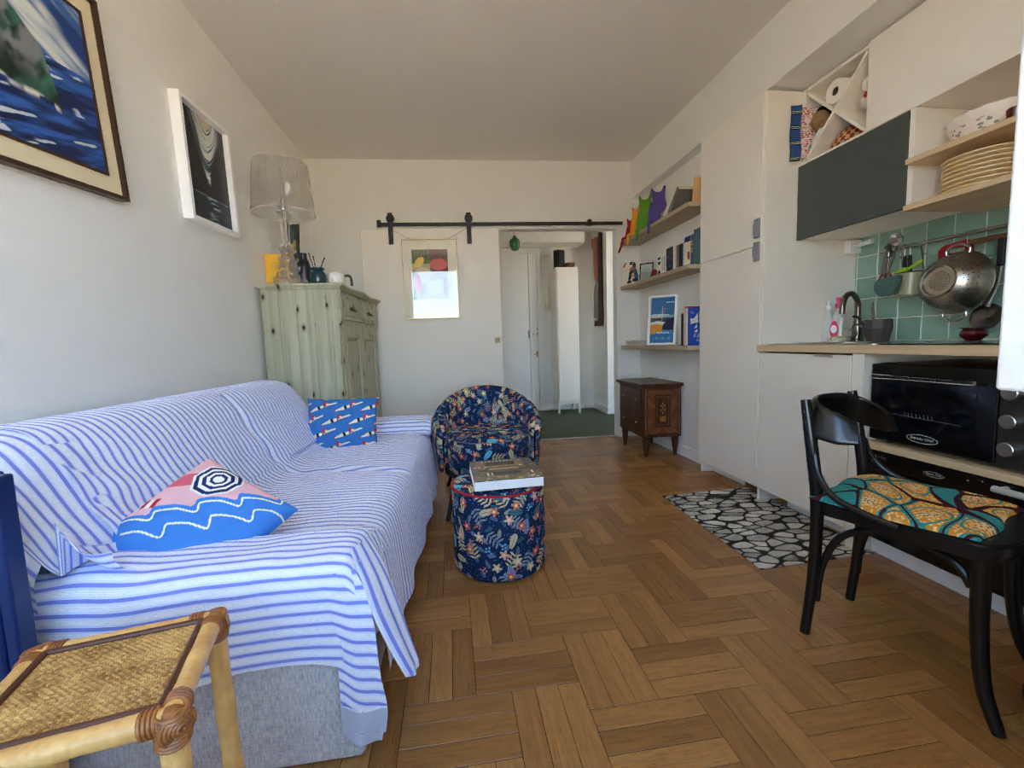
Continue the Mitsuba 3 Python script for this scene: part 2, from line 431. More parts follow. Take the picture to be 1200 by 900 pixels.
# wall phone
t = thing('intercom_phone', 'cream intercom handset with looped cord on the hall wall', 'intercom')
mat('cream_plastic', (226, 218, 196), 0.4)
add(t + '__base', rbox(1.30, 1.365, HY - 0.03, HY - 0.001, 1.44, 1.69, 0.01), 'cream_plastic')
add(t + '__handset', cat_(rbox(1.31, 1.355, HY - 0.075, HY - 0.031, 1.62, 1.685, 0.012), rbox(1.31, 1.355, HY - 0.075, HY - 0.031, 1.445, 1.51, 0.012), rbox(1.316, 1.349, HY - 0.075, HY - 0.05, 1.46, 1.67, 0.01)), 'cream_plastic')
add(t + '__cord', tube(spline([(1.325, HY - 0.05, 1.445), (1.30, HY - 0.03, 1.36), (1.315, HY - 0.02, 1.30), (1.345, HY - 0.02, 1.33), (1.345, HY - 0.04, 1.40), (1.34, HY - 0.04, 1.446)], 40), 0.006, 8), 'cream_plastic')
add('hall_switch', rbox(1.395, 1.44, HY - 0.03, HY - 0.001, 1.02, 1.11, 0.006), 'white_gloss', 'small white switch box on the hall wall left of the tall cabinet', 'switch')
# green pendant lamp near the hall ceiling
t = thing('green_pendant_lamp', 'small green glass pendant lamp hanging in the hall', 'lamp')
mat('green_glass', (50, 118, 76), 0.15, spec=0.6)
add(t + '__shade', mv(lathe([(0.02, 0.152), (0.024, 0.13), (0.05, 0.118), (0.058, 0.098), (0.054, 0.05), (0.04, 0.012), (0.03, 0.0), (0.0, 0.0)], 28), 0.745, 4.8, 1.975), 'green_glass')
add(t + '__cord', cyl((0.745, 4.8, 2.115), (0.745, 4.8, 2.5), 0.003, 8), 'black_metal')
# long carved wall piece on the hall's right wall
t = thing('carved_wall_figure', 'long carved wooden figure in pink and grey hanging on the right hall wall', 'wall art')
mat('dark_wood', (58, 34, 22), 0.5)
mat('pink_wood', (190, 122, 100), 0.6)
mat('grey_wood', (136, 134, 130), 0.6)
add(t + '__back_board', extr([(5.48, 1.19), (5.53, 1.17), (5.60, 1.2), (5.60, 2.30), (5.56, 2.36), (5.50, 2.34)], 0.03, 'yz', 1.968), 'dark_wood')
add(t + '__figure', extr(spline([(5.62, 1.8), (5.66, 1.75), (5.72, 1.8), (5.75, 2.0), (5.74, 2.15), (5.80, 2.22), (5.83, 2.30), (5.79, 2.33), (5.75, 2.26), (5.70, 2.33), (5.66, 2.31), (5.66, 2.2), (5.63, 2.1)], 80, True), 0.04, 'yz', 1.957), 'pink_wood', 'pink figure')
add(t + '__skirt', extr([(5.615, 1.23), (5.80, 1.28), (5.77, 1.65), (5.69, 1.79), (5.62, 1.79)], 0.03, 'yz', 1.967), 'grey_wood', 'grey lower part')
add(t + '__foot', box(1.93, 1.998, 5.49, 5.66, 1.155, 1.228, 0.004), 'dark_wood')
# ------------------------------------------------------------------ kitchen
FX = 1.757                                  # front plane of carcases
def tile_c(p, n, uv):
    k = dr.floor(uv.x * 1.0)
    tone = cell_rand(k, 5, 2)
    g = fbm(p.y * 14 + k, p.z * 14, k, 3)
    return mix(lin((116, 152, 134)), lin((148, 180, 162)), dr.clip(tone * 0.55 + g * 0.5 - 0.05, 0, 1))
mat('tile_glaze', tile_c, 0.16, spec=0.5, bump=lambda p, n, uv: fbm(p.y * 30, p.z * 30, 0.0, 2), bump_scale=0.0012)
mat('grout', (212, 214, 202), 0.85)
mat('dark_front', (74, 80, 76), 0.55, spec=0.3)
mat('black_glass', (8, 8, 9), 0.08, spec=0.6)
mat('black_enamel', (14, 14, 15), 0.3)
mat('brushed_steel', (196, 194, 190), 0.32, metallic=1.0, bump=lambda p, n, uv: noise(p.x * 30, p.y * 30, p.z * 1400), bump_scale=0.00005)
mat('dark_steel', (120, 116, 110), 0.22, metallic=1.0)

# splashback: each tile its own piece in a bed of grout
sp = thing('tile_splashback', 'sage green square tile splashback above the worktop', 'splashback')
add(sp + '__grout', box(XR - 0.0120, XR - 0.0005, 0.62, 2.247, 0.9135, 1.885, 0), 'grout', smooth=False)
ti = 0
for c in range(-1, 13):
    y1 = 2.231 - c * 0.1206
    y0 = y1 - 0.1206
    for r in range(0, 9):
        z0 = 0.918 + r * 0.1178
        z1 = z0 + 0.1178
        a0, a1, b0, b1 = max(y0, 0.625) + 0.0022, min(y1, 2.246) - 0.0022, z0 + 0.0022, min(z1, 1.884) - 0.0022
        if a1 - a0 < 0.006 or b1 - b0 < 0.01: continue
        m = box(XR - 0.0135 + rng.uniform(-0.0004, 0.0004), XR - 0.006, a0, a1, b0, b1, 0.0018)
        uv = np.tile([[ti + 0.5, 0.0]], (len(m.vertices), 1))
        scene[sp + '__tile' + ('_%03d' % ti if ti else '')] = mikit.ply(m, 'mat_tile_glaze', smooth=False, uv=uv)
        ti += 1

# tall fridge housing
t = thing('tall_fridge_cabinet', 'tall cream white two door cabinet between the shelves and the worktop', 'cabinet')
add(t + '__side_panel', box(FX, 2.335, 2.249, 2.265, 0.0, 2.283, 0.001), 'white_laminate')
add(t + '__side_panel', box(FX, 2.335, 2.834, 2.85, 0.0, 2.283, 0.001), 'white_laminate')
add(t + '__body', box(FX + 0.001, 2.335, 2.266, 2.833, 0.082, 2.28, 0), 'white_laminate', smooth=False)
add(t + '__door', box(1.737, 1.756, 2.253, 2.847, 1.472, 2.281, 0.0015), 'white_laminate')
add(t + '__door', box(1.737, 1.756, 2.253, 2.847, 0.083, 1.467, 0.0015), 'white_laminate')
for z in (1.512, 1.385):
    add(t + '__catch', cat_(rbox(1.722, 1.7365, 2.256, 2.296, z, z + 0.105, 0.004), rbox(1.724, 1.7365, 2.28, 2.306, z + 0.022, z + 0.083, 0.004)), 'grey_plastic', 'grey plastic child safety catch')
add(t + '__plinth', box(1.845, 1.86, 2.50, 2.834, 0.0, 0.08, 0.001), 'white_laminate')

# base units
t = thing('sink_base_cabinet', 'cream white single door base cabinet under the sink', 'cabinet')
add(t + '__door', box(1.737, 1.756, 1.673, 2.244, 0.083, 0.868, 0.0015), 'white_laminate')
add(t + '__body', box(FX + 0.001, 2.325, 1.668, 2.245, 0.082, 0.74, 0), 'white_laminate', smooth=False)
add(t + '__side_panel', box(1.737, 2.325, 1.612, 1.667, 0.0, 0.877, 0.001), 'white_laminate')
add(t + '__plinth', box(1.842, 1.857, 1.668, 2.13, 0.0, 0.08, 0.001), 'white_paint')
add(t + '__handle', rbox(1.722, 1.7365, 1.76, 1.86, 0.858, 0.872, 0.004), 'brushed_steel', 'short steel edge pull')

t = thing('oven_housing', 'white open housing with an oak shelf holding the black ovens', 'cabinet')
add(t + '__side_panel', box(1.75, 2.325, 0.60, 0.618, 0.0, 0.877, 0.001), 'white_laminate')
add(t + '__back_panel', box(2.30, 2.325, 0.62, 1.610, 0.0, 0.877, 0.001), 'white_laminate')
add(t + '__shelf', box(1.737, 2.298, 0.62, 1.610, 0.476, 0.503, 0.002), 'oak_laminate', 'oak shelf board')
add(t + '__plinth', box(1.812, 1.83, 0.62, 1.610, 0.0, 0.075, 0.001), 'white_paint')

add('worktop', extr(sbox(1.722, 0.60, XR - 0.0145, 2.247).difference(Point(2.02, 1.98).buffer(0.182, 32)), 0.034, off=0.8785), 'oak_laminate', 'pale oak laminate worktop running along the kitchen wall', 'worktop')

# sink and hob let into the worktop
t = thing('steel_sink', 'stainless steel sink with drainer set in the worktop below the tap', 'sink')
ring = sbox(1.80, 1.63, 2.26, 2.20).buffer(0.03).difference(Point(2.02, 1.98).buffer(0.175, 32))
add(t + '__rim', mv(extr(ring, 0.005), 0, 0, 0.9128), 'brushed_steel')
bowl = lathe([(0.178, 0.0), (0.172, -0.004), (0.168, -0.02), (0.16, -0.12), (0.13, -0.14), (0.0, -0.145)], 40, caps=False)
add(t + '__basin', mv(bowl, 2.02, 1.98, 0.9185), 'brushed_steel')
t = thing('ceramic_hob', 'black glass hob set in the worktop under the colander', 'hob')
add(t + '__glass', box(1.79, 2.27, 1.02, 1.60, 0.9128, 0.9175, 0.0015), 'black_glass')
for (x, y, r) in ((1.92, 1.45, 0.09), (2.14, 1.45, 0.075), (1.92, 1.18, 0.075), (2.14, 1.18, 0.09)):
    add(t + '__cooking_zone', mv(extr(Point(0, 0).buffer(r, 32).difference(Point(0, 0).buffer(r - 0.002, 32)), 0.0004), x, y, 0.9176), 'grey_plastic')

# tap
t = thing('kitchen_tap', 'dark steel gooseneck kitchen tap behind the sink', 'tap')
mat('gunmetal', (126, 118, 108), 0.25, metallic=1.0)
add(t + '__base', mv(lathe([(0.028, 0), (0.028, 0.008), (0.024, 0.012), (0.024, 0.085), (0.016, 0.095), (0.016, 0.10)], 28), 2.185, 2.075, 0.9182), 'gunmetal')
arc = [(2.185, 2.075, 1.015), (2.185, 2.075, 1.09)] + [(2.185 - 0.074 * (1 - math.cos(a)), 2.075 - 0.0255 * (1 - math.cos(a)), 1.09 + 0.082 * math.sin(a)) for a in np.linspace(0.2, math.pi, 14)] + [(2.037, 2.024, 1.065)]
add(t + '__spout', tube(spline(arc, 60), 0.0135, 14), 'gunmetal')
add(t + '__handle', cat_(cyl((2.16, 2.075, 0.962), (2.118, 2.068, 0.962), 0.024, 24), cyl((2.185, 2.075, 0.975), (2.175, 2.01, 1.03), 0.0045)), 'brushed_steel')

# bottles by the sink
scene['mat_clear_plastic'] = {'type': 'thindielectric', 'int_ior': 1.35}
mat('pink_plastic', (222, 62, 134), 0.35)
mat('label_pink', (222, 106, 160), 0.4)
mat('label_white', (238, 236, 238), 0.4)
scene['mat_soap'] = {'type': 'twosided', 'nested_bsdf': {'type': 'principled', 'base_color': rgb((202, 208, 204)), 'roughness': 0.12, 'specular': 0.5}}
def soap_bottle(x, y, s, label, pinkcap, body='soap'):
    t = thing('washing_up_bottle', label, 'bottle')
    prof = [(0.0, 0), (0.034, 0.0), (0.037, 0.01), (0.037, 0.06), (0.034, 0.10), (0.037, 0.13), (0.026, 0.165), (0.013, 0.185), (0.0125, 0.20), (0.0, 0.20)]
    m = lathe([(r * s, z * s) for r, z in prof], 28)
    v = np.array(m.vertices); v[:, 0] *= 0.62
    add(t + '__body', mv(tri(v, m.faces), x, y, 0.9182), body)
    add(t + '__cap', mv(lathe([(0.015 * s, 0), (0.016 * s, 0.004), (0.016 * s, 0.022), (0.008 * s, 0.026), (0.008 * s, 0.04), (0.011 * s, 0.042), (0.011 * s, 0.056), (0.0, 0.058)], 20), x, y, 0.9182 + 0.2005 * s), pinkcap)
    return t
t = soap_bottle(2.13, 2.14, 0.93, 'clear washing-up bottle with pink cap and pink label beside the tap', 'pink_plastic')
lab = extr(el(2.14, 0.985, 0.0255, 0.048), 0.0015, 'yz', 0)
add(t + '__label', mv(lab, 2.13 - 0.0245, 0, 0), 'pink_plastic', 'pink oval label')
add(t + '__label_band', mv(extr(el(2.14, 0.988, 0.020, 0.022), 0.0012, 'yz', 0), 2.13 - 0.0258, 0, 0), 'label_white', 'pale band on the label')
soap_bottle(2.14, 2.213, 0.90, 'clear washing-up bottle standing behind the pink labelled one', 'white_gloss')
t = thing('sponge_dish', 'low cream sponge dish at the foot of the tap', 'dish')
add(t + '__dish', mv(lathe([(0, 0), (0.036, 0), (0.045, 0.024), (0.042, 0.024), (0.034, 0.005), (0, 0.004)], 24), 2.068, 2.082, 0.9182), 'cream_plastic')
add(t + '__sponge', rbox(2.047, 2.090, 2.06, 2.104, 0.924, 0.948, 0.006), mat('sponge_tan', (190, 168, 110), 0.95))
# dark faceted utensil pot
t = thing('grey_faceted_pot', 'dark grey faceted utensil pot between tap and splashback', 'pot')
mat('dark_stoneware', (66, 62, 58), 0.6)
pr_ = lathe([(0.0, 0), (0.045, 0.0), (0.062, 0.066), (0.058, 0.112), (0.053, 0.112), (0.054, 0.07), (0.04, 0.01), (0, 0.01)], 9)
add(t + '__body', mv(pr_, 2.19, 1.965, 0.9182), 'dark_stoneware', smooth=False)
add('dark_knife', extr([(1.985, 0.94), (1.99, 0.94), (2.012, 1.09), (2.002, 1.125), (1.99, 1.05)], 0.003, 'yz', 2.195), 'dark_steel', 'dark pointed blade standing up in the grey faceted pot', 'knife')
add('pot_scraper', cat_(cyl((2.20, 1.99, 0.935), (2.16, 2.055, 1.05), 0.005), cyl((2.16, 2.055, 1.05), (2.155, 2.075, 1.052), 0.006)), 'matt_black', 'thin black handle leaning out of the grey faceted pot', 'utensil')

# wall rail and what hangs on it
RY0, RY1, RXX, RZ = 2.06, 0.70, XR - 0.055, 1.387
t = thing('utensil_rail', 'steel utensil rail across the green tiles', 'rail')
add(t + '__bar', cyl((RXX, RY0, RZ), (RXX, RY1, RZ), 0.0075, 14), 'steel')
for y in (2.035, 1.44, 0.9):
    add(t + '__bracket', cat_(cyl((XR - 0.0145, y, RZ), (RXX, y, RZ), 0.006), mv(rot(lathe([(0.014, 0), (0.014, 0.004), (0.008, 0.008)], 18), -math.pi / 2, (0, 1, 0)), XR - 0.0145, y, RZ)), 'dark_steel')
def hook(y, drop=0.045):
    return tube(spline([(RXX + 0.013, y, RZ - 0.004), (RXX + 0.006, y, RZ + 0.012), (RXX - 0.008, y, RZ + 0.0105), (RXX - 0.014, y, RZ - 0.01), (RXX - 0.014, y, RZ - drop), (RXX - 0.022, y, RZ - drop - 0.012), (RXX - 0.032, y, RZ - drop)], 30), 0.002, 8)
for i, y in enumerate((2.0, 1.965, 1.93, 1.895, 1.82, 1.655)):
    add(t + '__hook', hook(y), 'steel')
HX = RXX - 0.024
# garlic press / scissors / ladle / spatula at the left end
t = thing('kitchen_scissors', 'brown handled scissors hanging leftmost on the rail', 'scissors')
mat('rust_brown', (112, 62, 40), 0.5)
add(t + '__blades', cat_(extr([(2.0, 1.35), (2.02, 1.36), (2.035, 1.26), (2.028, 1.255)], 0.003, 'yz', HX), extr([(2.0, 1.352), (1.985, 1.36), (2.01, 1.25), (2.018, 1.255)], 0.003, 'yz', HX - 0.004)), 'dark_steel')
add(t + '__handles', cat_(tube(spline([(HX, 2.02 + 0.016 * math.cos(a), 1.235 + 0.028 * math.sin(a)) for a in np.linspace(0, 2 * math.pi, 13)[:-1]], 36, True), 0.0045, 8, True), tube(spline([(HX - 0.004, 1.99 + 0.016 * math.cos(a), 1.24 + 0.028 * math.sin(a)) for a in np.linspace(0, 2 * math.pi, 13)[:-1]], 36, True), 0.0045, 8, True)), 'rust_brown', 'brown loop handles')
t = thing('corkscrew', 'dark metal corkscrew hanging beside the scissors', 'corkscrew')
add(t + '__body', cat_(mv(lathe([(0.0, 0), (0.014, 0.004), (0.016, 0.03), (0.008, 0.05), (0.006, 0.07), (0, 0.072)], 18), HX - 0.01, 1.985, 1.345), cyl((HX - 0.01, 1.985, 1.28), (HX - 0.01, 1.985, 1.345), 0.004), tube([(HX - 0.01, 2.005, 1.40), (HX - 0.01, 1.985, 1.41), (HX - 0.01, 1.965, 1.40)], 0.006)), 'dark_steel')
t = thing('ladle', 'steel ladle hanging bowl up over the rail', 'ladle')
lad = lathe([(0.0, -0.022), (0.018, -0.018), (0.029, 0.0), (0.031, 0.008), (0.029, 0.008), (0.017, -0.014), (0, -0.018)], 24)
add(t + '__bowl', mv(rot(lad, -math.pi / 2 - 0.3, (0, 1, 0)), HX - 0.03, 1.93, 1.425), 'steel')
add(t + '__handle', tube(spline([(HX - 0.02, 1.935, 1.40), (HX - 0.012, 1.96, 1.34), (HX - 0.008, 1.985, 1.27), (HX - 0.006, 1.99, 1.22)], 20), 0.006, 8, flat=0.5), 'dark_steel')
for i, (y, lb) in enumerate(((1.91, 'black handled peeler hanging right of the ladle'), (1.885, 'steel turner hanging left of the enamel pot'))):
    t = thing('hanging_utensil', lb, 'utensil')
    add(t + '__handle', tube([(HX, y, 1.34), (HX - 0.004, y - 0.002, 1.30), (HX - 0.002, y - 0.006, 1.235)], [0.006, 0.011, 0.009], 10, flat=0.5), 'matt_black')
    add(t + '__blade', cyl((HX, y, 1.335), (HX, y + 0.002, 1.37), 0.004), 'steel')
# oven glove
mat('glove_cloth', lambda p, n, uv: mix(lin((58, 84, 80)), lin((98, 124, 118)), fbm(p.y * 120, p.z * 120, p.x * 60, 2)), 0.95, spec=0.1)
gl = Polygon(spline([(2.03, 1.235), (1.98, 1.245), (1.915, 1.25), (1.905, 1.235), (1.918, 1.17), (1.93, 1.155), (1.99, 1.15), (2.02, 1.16), (2.037, 1.19)], 60, True))
add('oven_glove', mv(puffy(affinity.translate(affinity.scale(gl, 0.97, 0.97), -0.062, -0.010), 0.03, 0.012, 'yz'), XR - 0.172, 0, 0), 'glove_cloth', 'grey green oven glove hanging in front of the enamel pot', 'oven glove')
# enamel pot hanging from rail
t = thing('enamel_measuring_pot', 'pale green enamel pot hanging by its handle behind the glove', 'pot')
mat('pale_enamel', (160, 160, 128), 0.2)
ep = lathe([(0, 0), (0.052, 0), (0.058, 0.006), (0.060, 0.108), (0.063, 0.112), (0.058, 0.112), (0.055, 0.01), (0, 0.008)], 36)
add(t + '__body', mv(ep, XR - 0.085, 1.875, 1.138), 'pale_enamel')
add(t + '__rim', mv(tube([(0.061 * math.cos(a), 0.061 * math.sin(a), 0.112) for a in np.linspace(0, 2 * math.pi, 37)[:-1]], 0.0025, 8, True), XR - 0.085, 1.875, 1.138), 'dark_steel', 'dark rim')
add(t + '__handle', cat_(cyl((XR - 0.085, 1.932, 1.245), (RXX - 0.014, 1.895, 1.345), 0.003, 8), cyl((XR - 0.085, 1.815, 1.245), (RXX - 0.014, 1.845, 1.37), 0.003, 8)), 'dark_steel')
t = thing('lime_brush', 'lime green brush lying across the top of the enamel pot', 'brush')
mat('lime_plastic', (150, 186, 38), 0.4)
add(t + '__handle', tube(spline([(XR - 0.12, 1.905, 1.257), (XR - 0.115, 1.86, 1.268), (XR - 0.11, 1.82, 1.29), (XR - 0.11, 1.80, 1.296)], 20), [0.008] * 8 + [0.006] * 6 + [0.009] * 5, 10) if False else tube(spline([(XR - 0.12, 1.905, 1.257), (XR - 0.115, 1.86, 1.268), (XR - 0.11, 1.82, 1.29), (XR - 0.11, 1.80, 1.296)], 21), 0.0075, 10), 'lime_plastic')
add(t + '__head', mv(puffy(Polygon(spline([(1.925, 1.245), (1.90, 1.27), (1.868, 1.276), (1.868, 1.256), (1.89, 1.245)], 30, True)), 0.014, 0.006, 'yz'), XR - 0.125, 0, 0), 'lime_plastic')
# red trivet behind colander
t = thing('red_trivet', 'red cutting board hanging behind the colander', 'board')
mat('red_plastic', (150, 24, 34), 0.4)
add(t + '__board', mv(puffy(Polygon([(1.795, 1.335), (1.775, 1.352), (1.69, 1.362), (1.672, 1.35), (1.66, 1.20), (1.78, 1.19)]).buffer(0.008).difference(sbox(1.70, 1.325, 1.765, 1.332).buffer(0.006)), 0.008, 0.003, 'yz'), XR - 0.025, 0, 0), 'red_plastic')
# colander
t = thing('steel_colander', 'shiny steel colander hanging upside out from the rail', 'colander')
prof = [(0.061, 0.092), (0.064, 0.104), (0.069, 0.106), (0.072, 0.098), (0.078, 0.094), (0.10, 0.078), (0.118, 0.05), (0.128, 0.018), (0.134, 0.004), (0.138, 0.0), (0.136, -0.004), (0.130, -0.001), (0.124, 0.018), (0.113, 0.048), (0.096, 0.074), (0.06, 0.088), (0.0, 0.088)]
col = lathe([(0.0, 0.0925)] + prof, 56)
CM = np.eye(4)
col = rot(col, -math.pi / 2, (0, 1, 0))
col = rot(col, 0.10, (0, 1, 0)); 
CC = (2.245, 1.662, 1.172)
add(t + '__bowl', mv(col, *CC), 'steel')
dots = []
for rr, nn in ((0.0, 1), (0.010, 6), (0.020, 12), (0.030, 16), (0.040, 22)):
    for q in range(nn):
        a = 2 * math.pi * q / nn + rr * 20
        dots.append(mv(lathe([(0.0024, 0), (0.0024, 0.0006), (0, 0.0006)], 8), rr * math.cos(a), rr * math.sin(a), 0.0926))
dd = rot(rot(cat_(*dots), -math.pi / 2, (0, 1, 0)), 0.10, (0, 1, 0))
k = add(t + '__perforations', mv(dd, *CC), 'matt_black', 'drain holes in the foot')
dots = []
for rr, hh in ((0.088, 0.0868), (0.099, 0.0795), (0.108, 0.0665), (0.1165, 0.0525)):
    for q in range(30):
        a = 2 * math.pi * q / 30 + rr * 30
        dots.append(mv(rot(lathe([(0.0022, 0), (0.0022, 0.0007), (0, 0.0007)], 6), 0.55 + (rr - 0.088) * 20, (0, 1, 0)), 0, 0, 0))
        dots[-1] = rot(mv(dots[-1], rr, 0, hh), a)
dd = rot(rot(cat_(*dots), -math.pi / 2, (0, 1, 0)), 0.10, (0, 1, 0))
add(t + '__perforations', mv(dd, *CC), 'matt_black', 'drain holes in the wall')
for s in (1, -1):
    hp = [(CC[0] - 0.004, CC[1] + 0.043, CC[2] + s * 0.124), (CC[0] - 0.004, CC[1] + 0.042, CC[2] + s * 0.15), (CC[0] - 0.004, CC[1], CC[2] + s * 0.168), (CC[0] - 0.004, CC[1] - 0.042, CC[2] + s * 0.15), (CC[0] - 0.004, CC[1] - 0.043, CC[2] + s * 0.124)]
    add(t + '__handle', tube(spline(hp, 28), 0.0058, 10), 'steel')
# wooden handled pan, skimmer at the right
t = thing('wooden_spoon', 'brown wooden spoon hanging level at the right end of the rail', 'spoon')
mat('teak', (104, 66, 44), 0.55)
add(t + '__handle', tube([(2.27, 1.642, 1.342), (2.27, 1.62, 1.343), (2.27, 1.45, 1.343)], [0.010, 0.012, 0.011], 12), 'teak')
add(t + '__bowl', mv(lathe([(0, 0), (0.03, 0.005), (0.036, 0.02), (0.03, 0.022), (0, 0.01)], 20), 2.27, 1.42, 1.33), 'teak')
t = thing('skimmer', 'steel skimmer with black handle hanging at the right end of the rail', 'skimmer')
add(t + '__handle', cat_(rbox(2.262, 2.282, 1.512, 1.540, 1.222, 1.345, 0.008)), 'matt_black', 'black grip')
add(t + '__shaft', tube([(2.272, 1.526, 1.225), (2.27, 1.535, 1.15), (2.268, 1.562, 1.06)], [0.007, 0.009, 0.012], 10, flat=0.5), 'brushed_steel')
add(t + '__disc', mv(rot(lathe([(0, 0), (0.035, 0.004), (0.058, 0.014), (0.058, 0.018), (0.03, 0.01), (0, 0.006)], 32), -math.pi / 2 + 0.25, (0, 1, 0)), 2.285, 1.565, 1.012), 'dark_steel')
# red jar on the hob
t = thing('red_glass_jar', 'dark red round jar with flared rim standing on the hob', 'jar')
mat('red_glass', (70, 8, 15), 0.08, spec=0.7)
add(t + '__body', mv(lathe([(0, 0), (0.022, 0), (0.026, 0.004), (0.040, 0.018), (0.043, 0.028), (0.038, 0.040), (0.030, 0.046), (0.034, 0.052), (0.0, 0.052)], 32), 2.15, 1.52, 0.918), 'red_glass')
add(t + '__rim', mv(lathe([(0.030, 0), (0.042, 0.003), (0.042, 0.006), (0.028, 0.006)], 32), 2.15, 1.52, 0.966), 'matt_black')
# socket box with a small strip lamp under the wall cabinets
t = thing('under_cabinet_lamp', 'small white box lamp under the dark wall cabinet', 'lamp')
add(t + '__box', rbox(2.255, 2.33, 2.205, 2.246, 1.412, 1.486, 0.006), 'white_gloss')
add(t + '__tube', cyl((2.285, 2.206, 1.449), (2.285, 2.105, 1.457), 0.0125, 14), 'white_gloss')

# counter-top oven on the oak shelf
t = thing('mini_oven', 'black countertop oven with three steel knobs on the oak shelf', 'oven')
add(t + '__body', rbox(1.775, 2.22, 0.985, 1.598, 0.5135, 0.838, 0.014), 'black_enamel')
for (x, y) in ((1.81, 1.55), (1.81, 1.03), (2.18, 1.55), (2.18, 1.03)):
    add(t + '__foot', mv(lathe([(0.012, 0), (0.014, 0.0105)], 12), x, y, 0.5035), 'matt_black')
dr_ = add(t + '__door', rbox(1.758, 1.7745, 1.162, 1.597, 0.518, 0.835, 0.007), 'black_glass', 'black glass door')
add(dr_ + '__window', box(1.7565, 1.758, 1.22, 1.56, 0.60, 0.755, 0.0005), mat('dark_window', (3, 3, 4), 0.05, spec=0.5))
add(dr_ + '__handle', cat_(tube(spline([(1.735, 1.578, 0.792), (1.735, 1.4, 0.792), (1.735, 1.23, 0.790), (1.735, 1.216, 0.783), (1.735, 1.225, 0.776), (1.735, 1.4, 0.7775), (1.735, 1.578, 0.778)], 60), 0.0016, 8), rbox(1.738, 1.757, 1.222, 1.578, 0.779, 0.790, 0.003)), 'black_enamel')
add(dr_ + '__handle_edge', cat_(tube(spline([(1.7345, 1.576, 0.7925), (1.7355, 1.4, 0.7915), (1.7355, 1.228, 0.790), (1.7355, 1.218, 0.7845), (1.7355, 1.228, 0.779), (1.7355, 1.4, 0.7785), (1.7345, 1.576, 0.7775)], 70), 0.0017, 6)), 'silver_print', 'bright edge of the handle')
# rack glimpsed inside the door glass: thin wires behind the pane
add(dr_ + '__rack', cat_(cyl((1.7562, 1.50, 0.636), (1.7562, 1.26, 0.63), 0.0005, 6), *[cyl((1.7562, 1.45 - q * 0.014, 0.634), (1.7562, 1.452 - q * 0.014, 0.648), 0.0007, 6) for q in range(8)]), 'grey_plastic')
BAD = Polygon([(0.056 * math.cos(a), 0.0165 * math.sin(a)) for a in np.linspace(0, 2 * math.pi, 40)[:-1]])
bad = extr(BAD.difference(affinity.scale(BAD, 0.95, 0.86)), 0.0006)
tx = meshkit.text_mesh('Beauty Chef', 0.0105, 0.0006)
tx = mv(tx, -tx.bounds[1][0] / 2, -0.004, 0)
def on_front(m, y, z, x):
    """put flat lettering (xy plane, reading +x) on a face looking towards -x; +x of the text runs towards -y"""
    v = np.array(m.vertices)
    return tri(np.stack([x - v[:, 2], y - v[:, 0], z + v[:, 1]], 1), m.faces)
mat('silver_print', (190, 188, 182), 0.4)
add(dr_ + '__badge', on_front(cat_(bad, tx), 1.385, 0.555, 1.7578), 'silver_print', 'oval badge with script lettering')
pn = add(t + '__control_panel', rbox(1.758, 1.7745, 0.99, 1.160, 0.518, 0.835, 0.005), mat('panel_dark', (40, 37, 34), 0.35))
for z in (0.763, 0.672, 0.582):
    add(t + '__knob', cat_(mv(rot(lathe([(0.0, 0.03), (0.020, 0.03), (0.0225, 0.028), (0.0235, 0.0)], 32), -math.pi / 2, (0, 1, 0)), 1.7575, 1.118, z)), 'brushed_steel', 'round steel knob')
add(pn + '__markings', on_front(cat_(*[mv(meshkit.text_mesh(s, 0.006, 0.0005), x, z) for s, x, z in (('0', 0.03, 0.085), ('100', 0.06, 0.045), ('250', 0.05, -0.02), ('60', 0.055, -0.075))]), 1.118, 0.672, 1.7578), 'silver_print')

# built-in appliance below
t = thing('built_in_oven', 'black built-in oven below the oak shelf with oval badge', 'oven')
add(t + '__body', box(1.775, 2.29, 0.70, 1.600, 0.085, 0.468, 0.003), 'black_enamel')
add(t + '__control_panel', rbox(1.755, 1.774, 0.70, 1.600, 0.398, 0.468, 0.004), 'black_glass')
add(t + '__door', rbox(1.752, 1.774, 0.70, 1.600, 0.088, 0.393, 0.006), 'black_glass')
add(t + '__handle', cat_(cyl((1.715, 1.13, 0.452), (1.715, 0.72, 0.452), 0.011, 14), cyl((1.715, 1.12, 0.452), (1.756, 1.12, 0.452), 0.008)), 'silver_print', 'steel bar handle')
bad2 = cat_(bad, mv(tx, 0, 0, 0)).copy(); bad2.apply_scale(0.62)
add(t + '__badge', on_front(bad2, 1.335, 0.432, 1.7546), 'silver_print', 'small oval badge')
add(t + '__markings', on_front(cat_(meshkit.text_mesh('1 - 1 x', 0.010, 0.0005), mv(meshkit.text_mesh('o', 0.008, 0.0005), 0.33, 0), mv(meshkit.text_mesh('- o', 0.008, 0.0005), 0.36, 0.01)), 1.56, 0.442, 1.7546), 'silver_print')

# wall cabinets
UX = 1.97
t = thing('cross_shelf_cabinet', 'white open wall cabinet with cross shaped dividers beside the tall cabinet', 'shelf')
Y0, Y1, Z0, Z1 = 1.856, 2.247, 1.890, 2.285
w = 0.016
add(t + '__side_panel', box(UX, XR - 0.001, Y1 - w, Y1, Z0, Z1, 0.001), 'white_laminate')
add(t + '__side_panel', box(UX, XR - 0.001, Y0, Y0 + w, Z0, Z1, 0.001), 'white_laminate')
add(t + '__top_panel', box(UX, XR - 0.001, Y0 + w, Y1 - w, Z1 - w, Z1, 0.001), 'white_laminate')
add(t + '__bottom_panel', box(UX, XR - 0.001, Y0 + w, Y1 - w, Z0, Z0 + w, 0.001), 'white_laminate')
add(t + '__back_panel', box(XR - 0.018, XR - 0.002, Y0 + w, Y1 - w, Z0 + w, Z1 - w, 0), 'white_laminate', smooth=False)
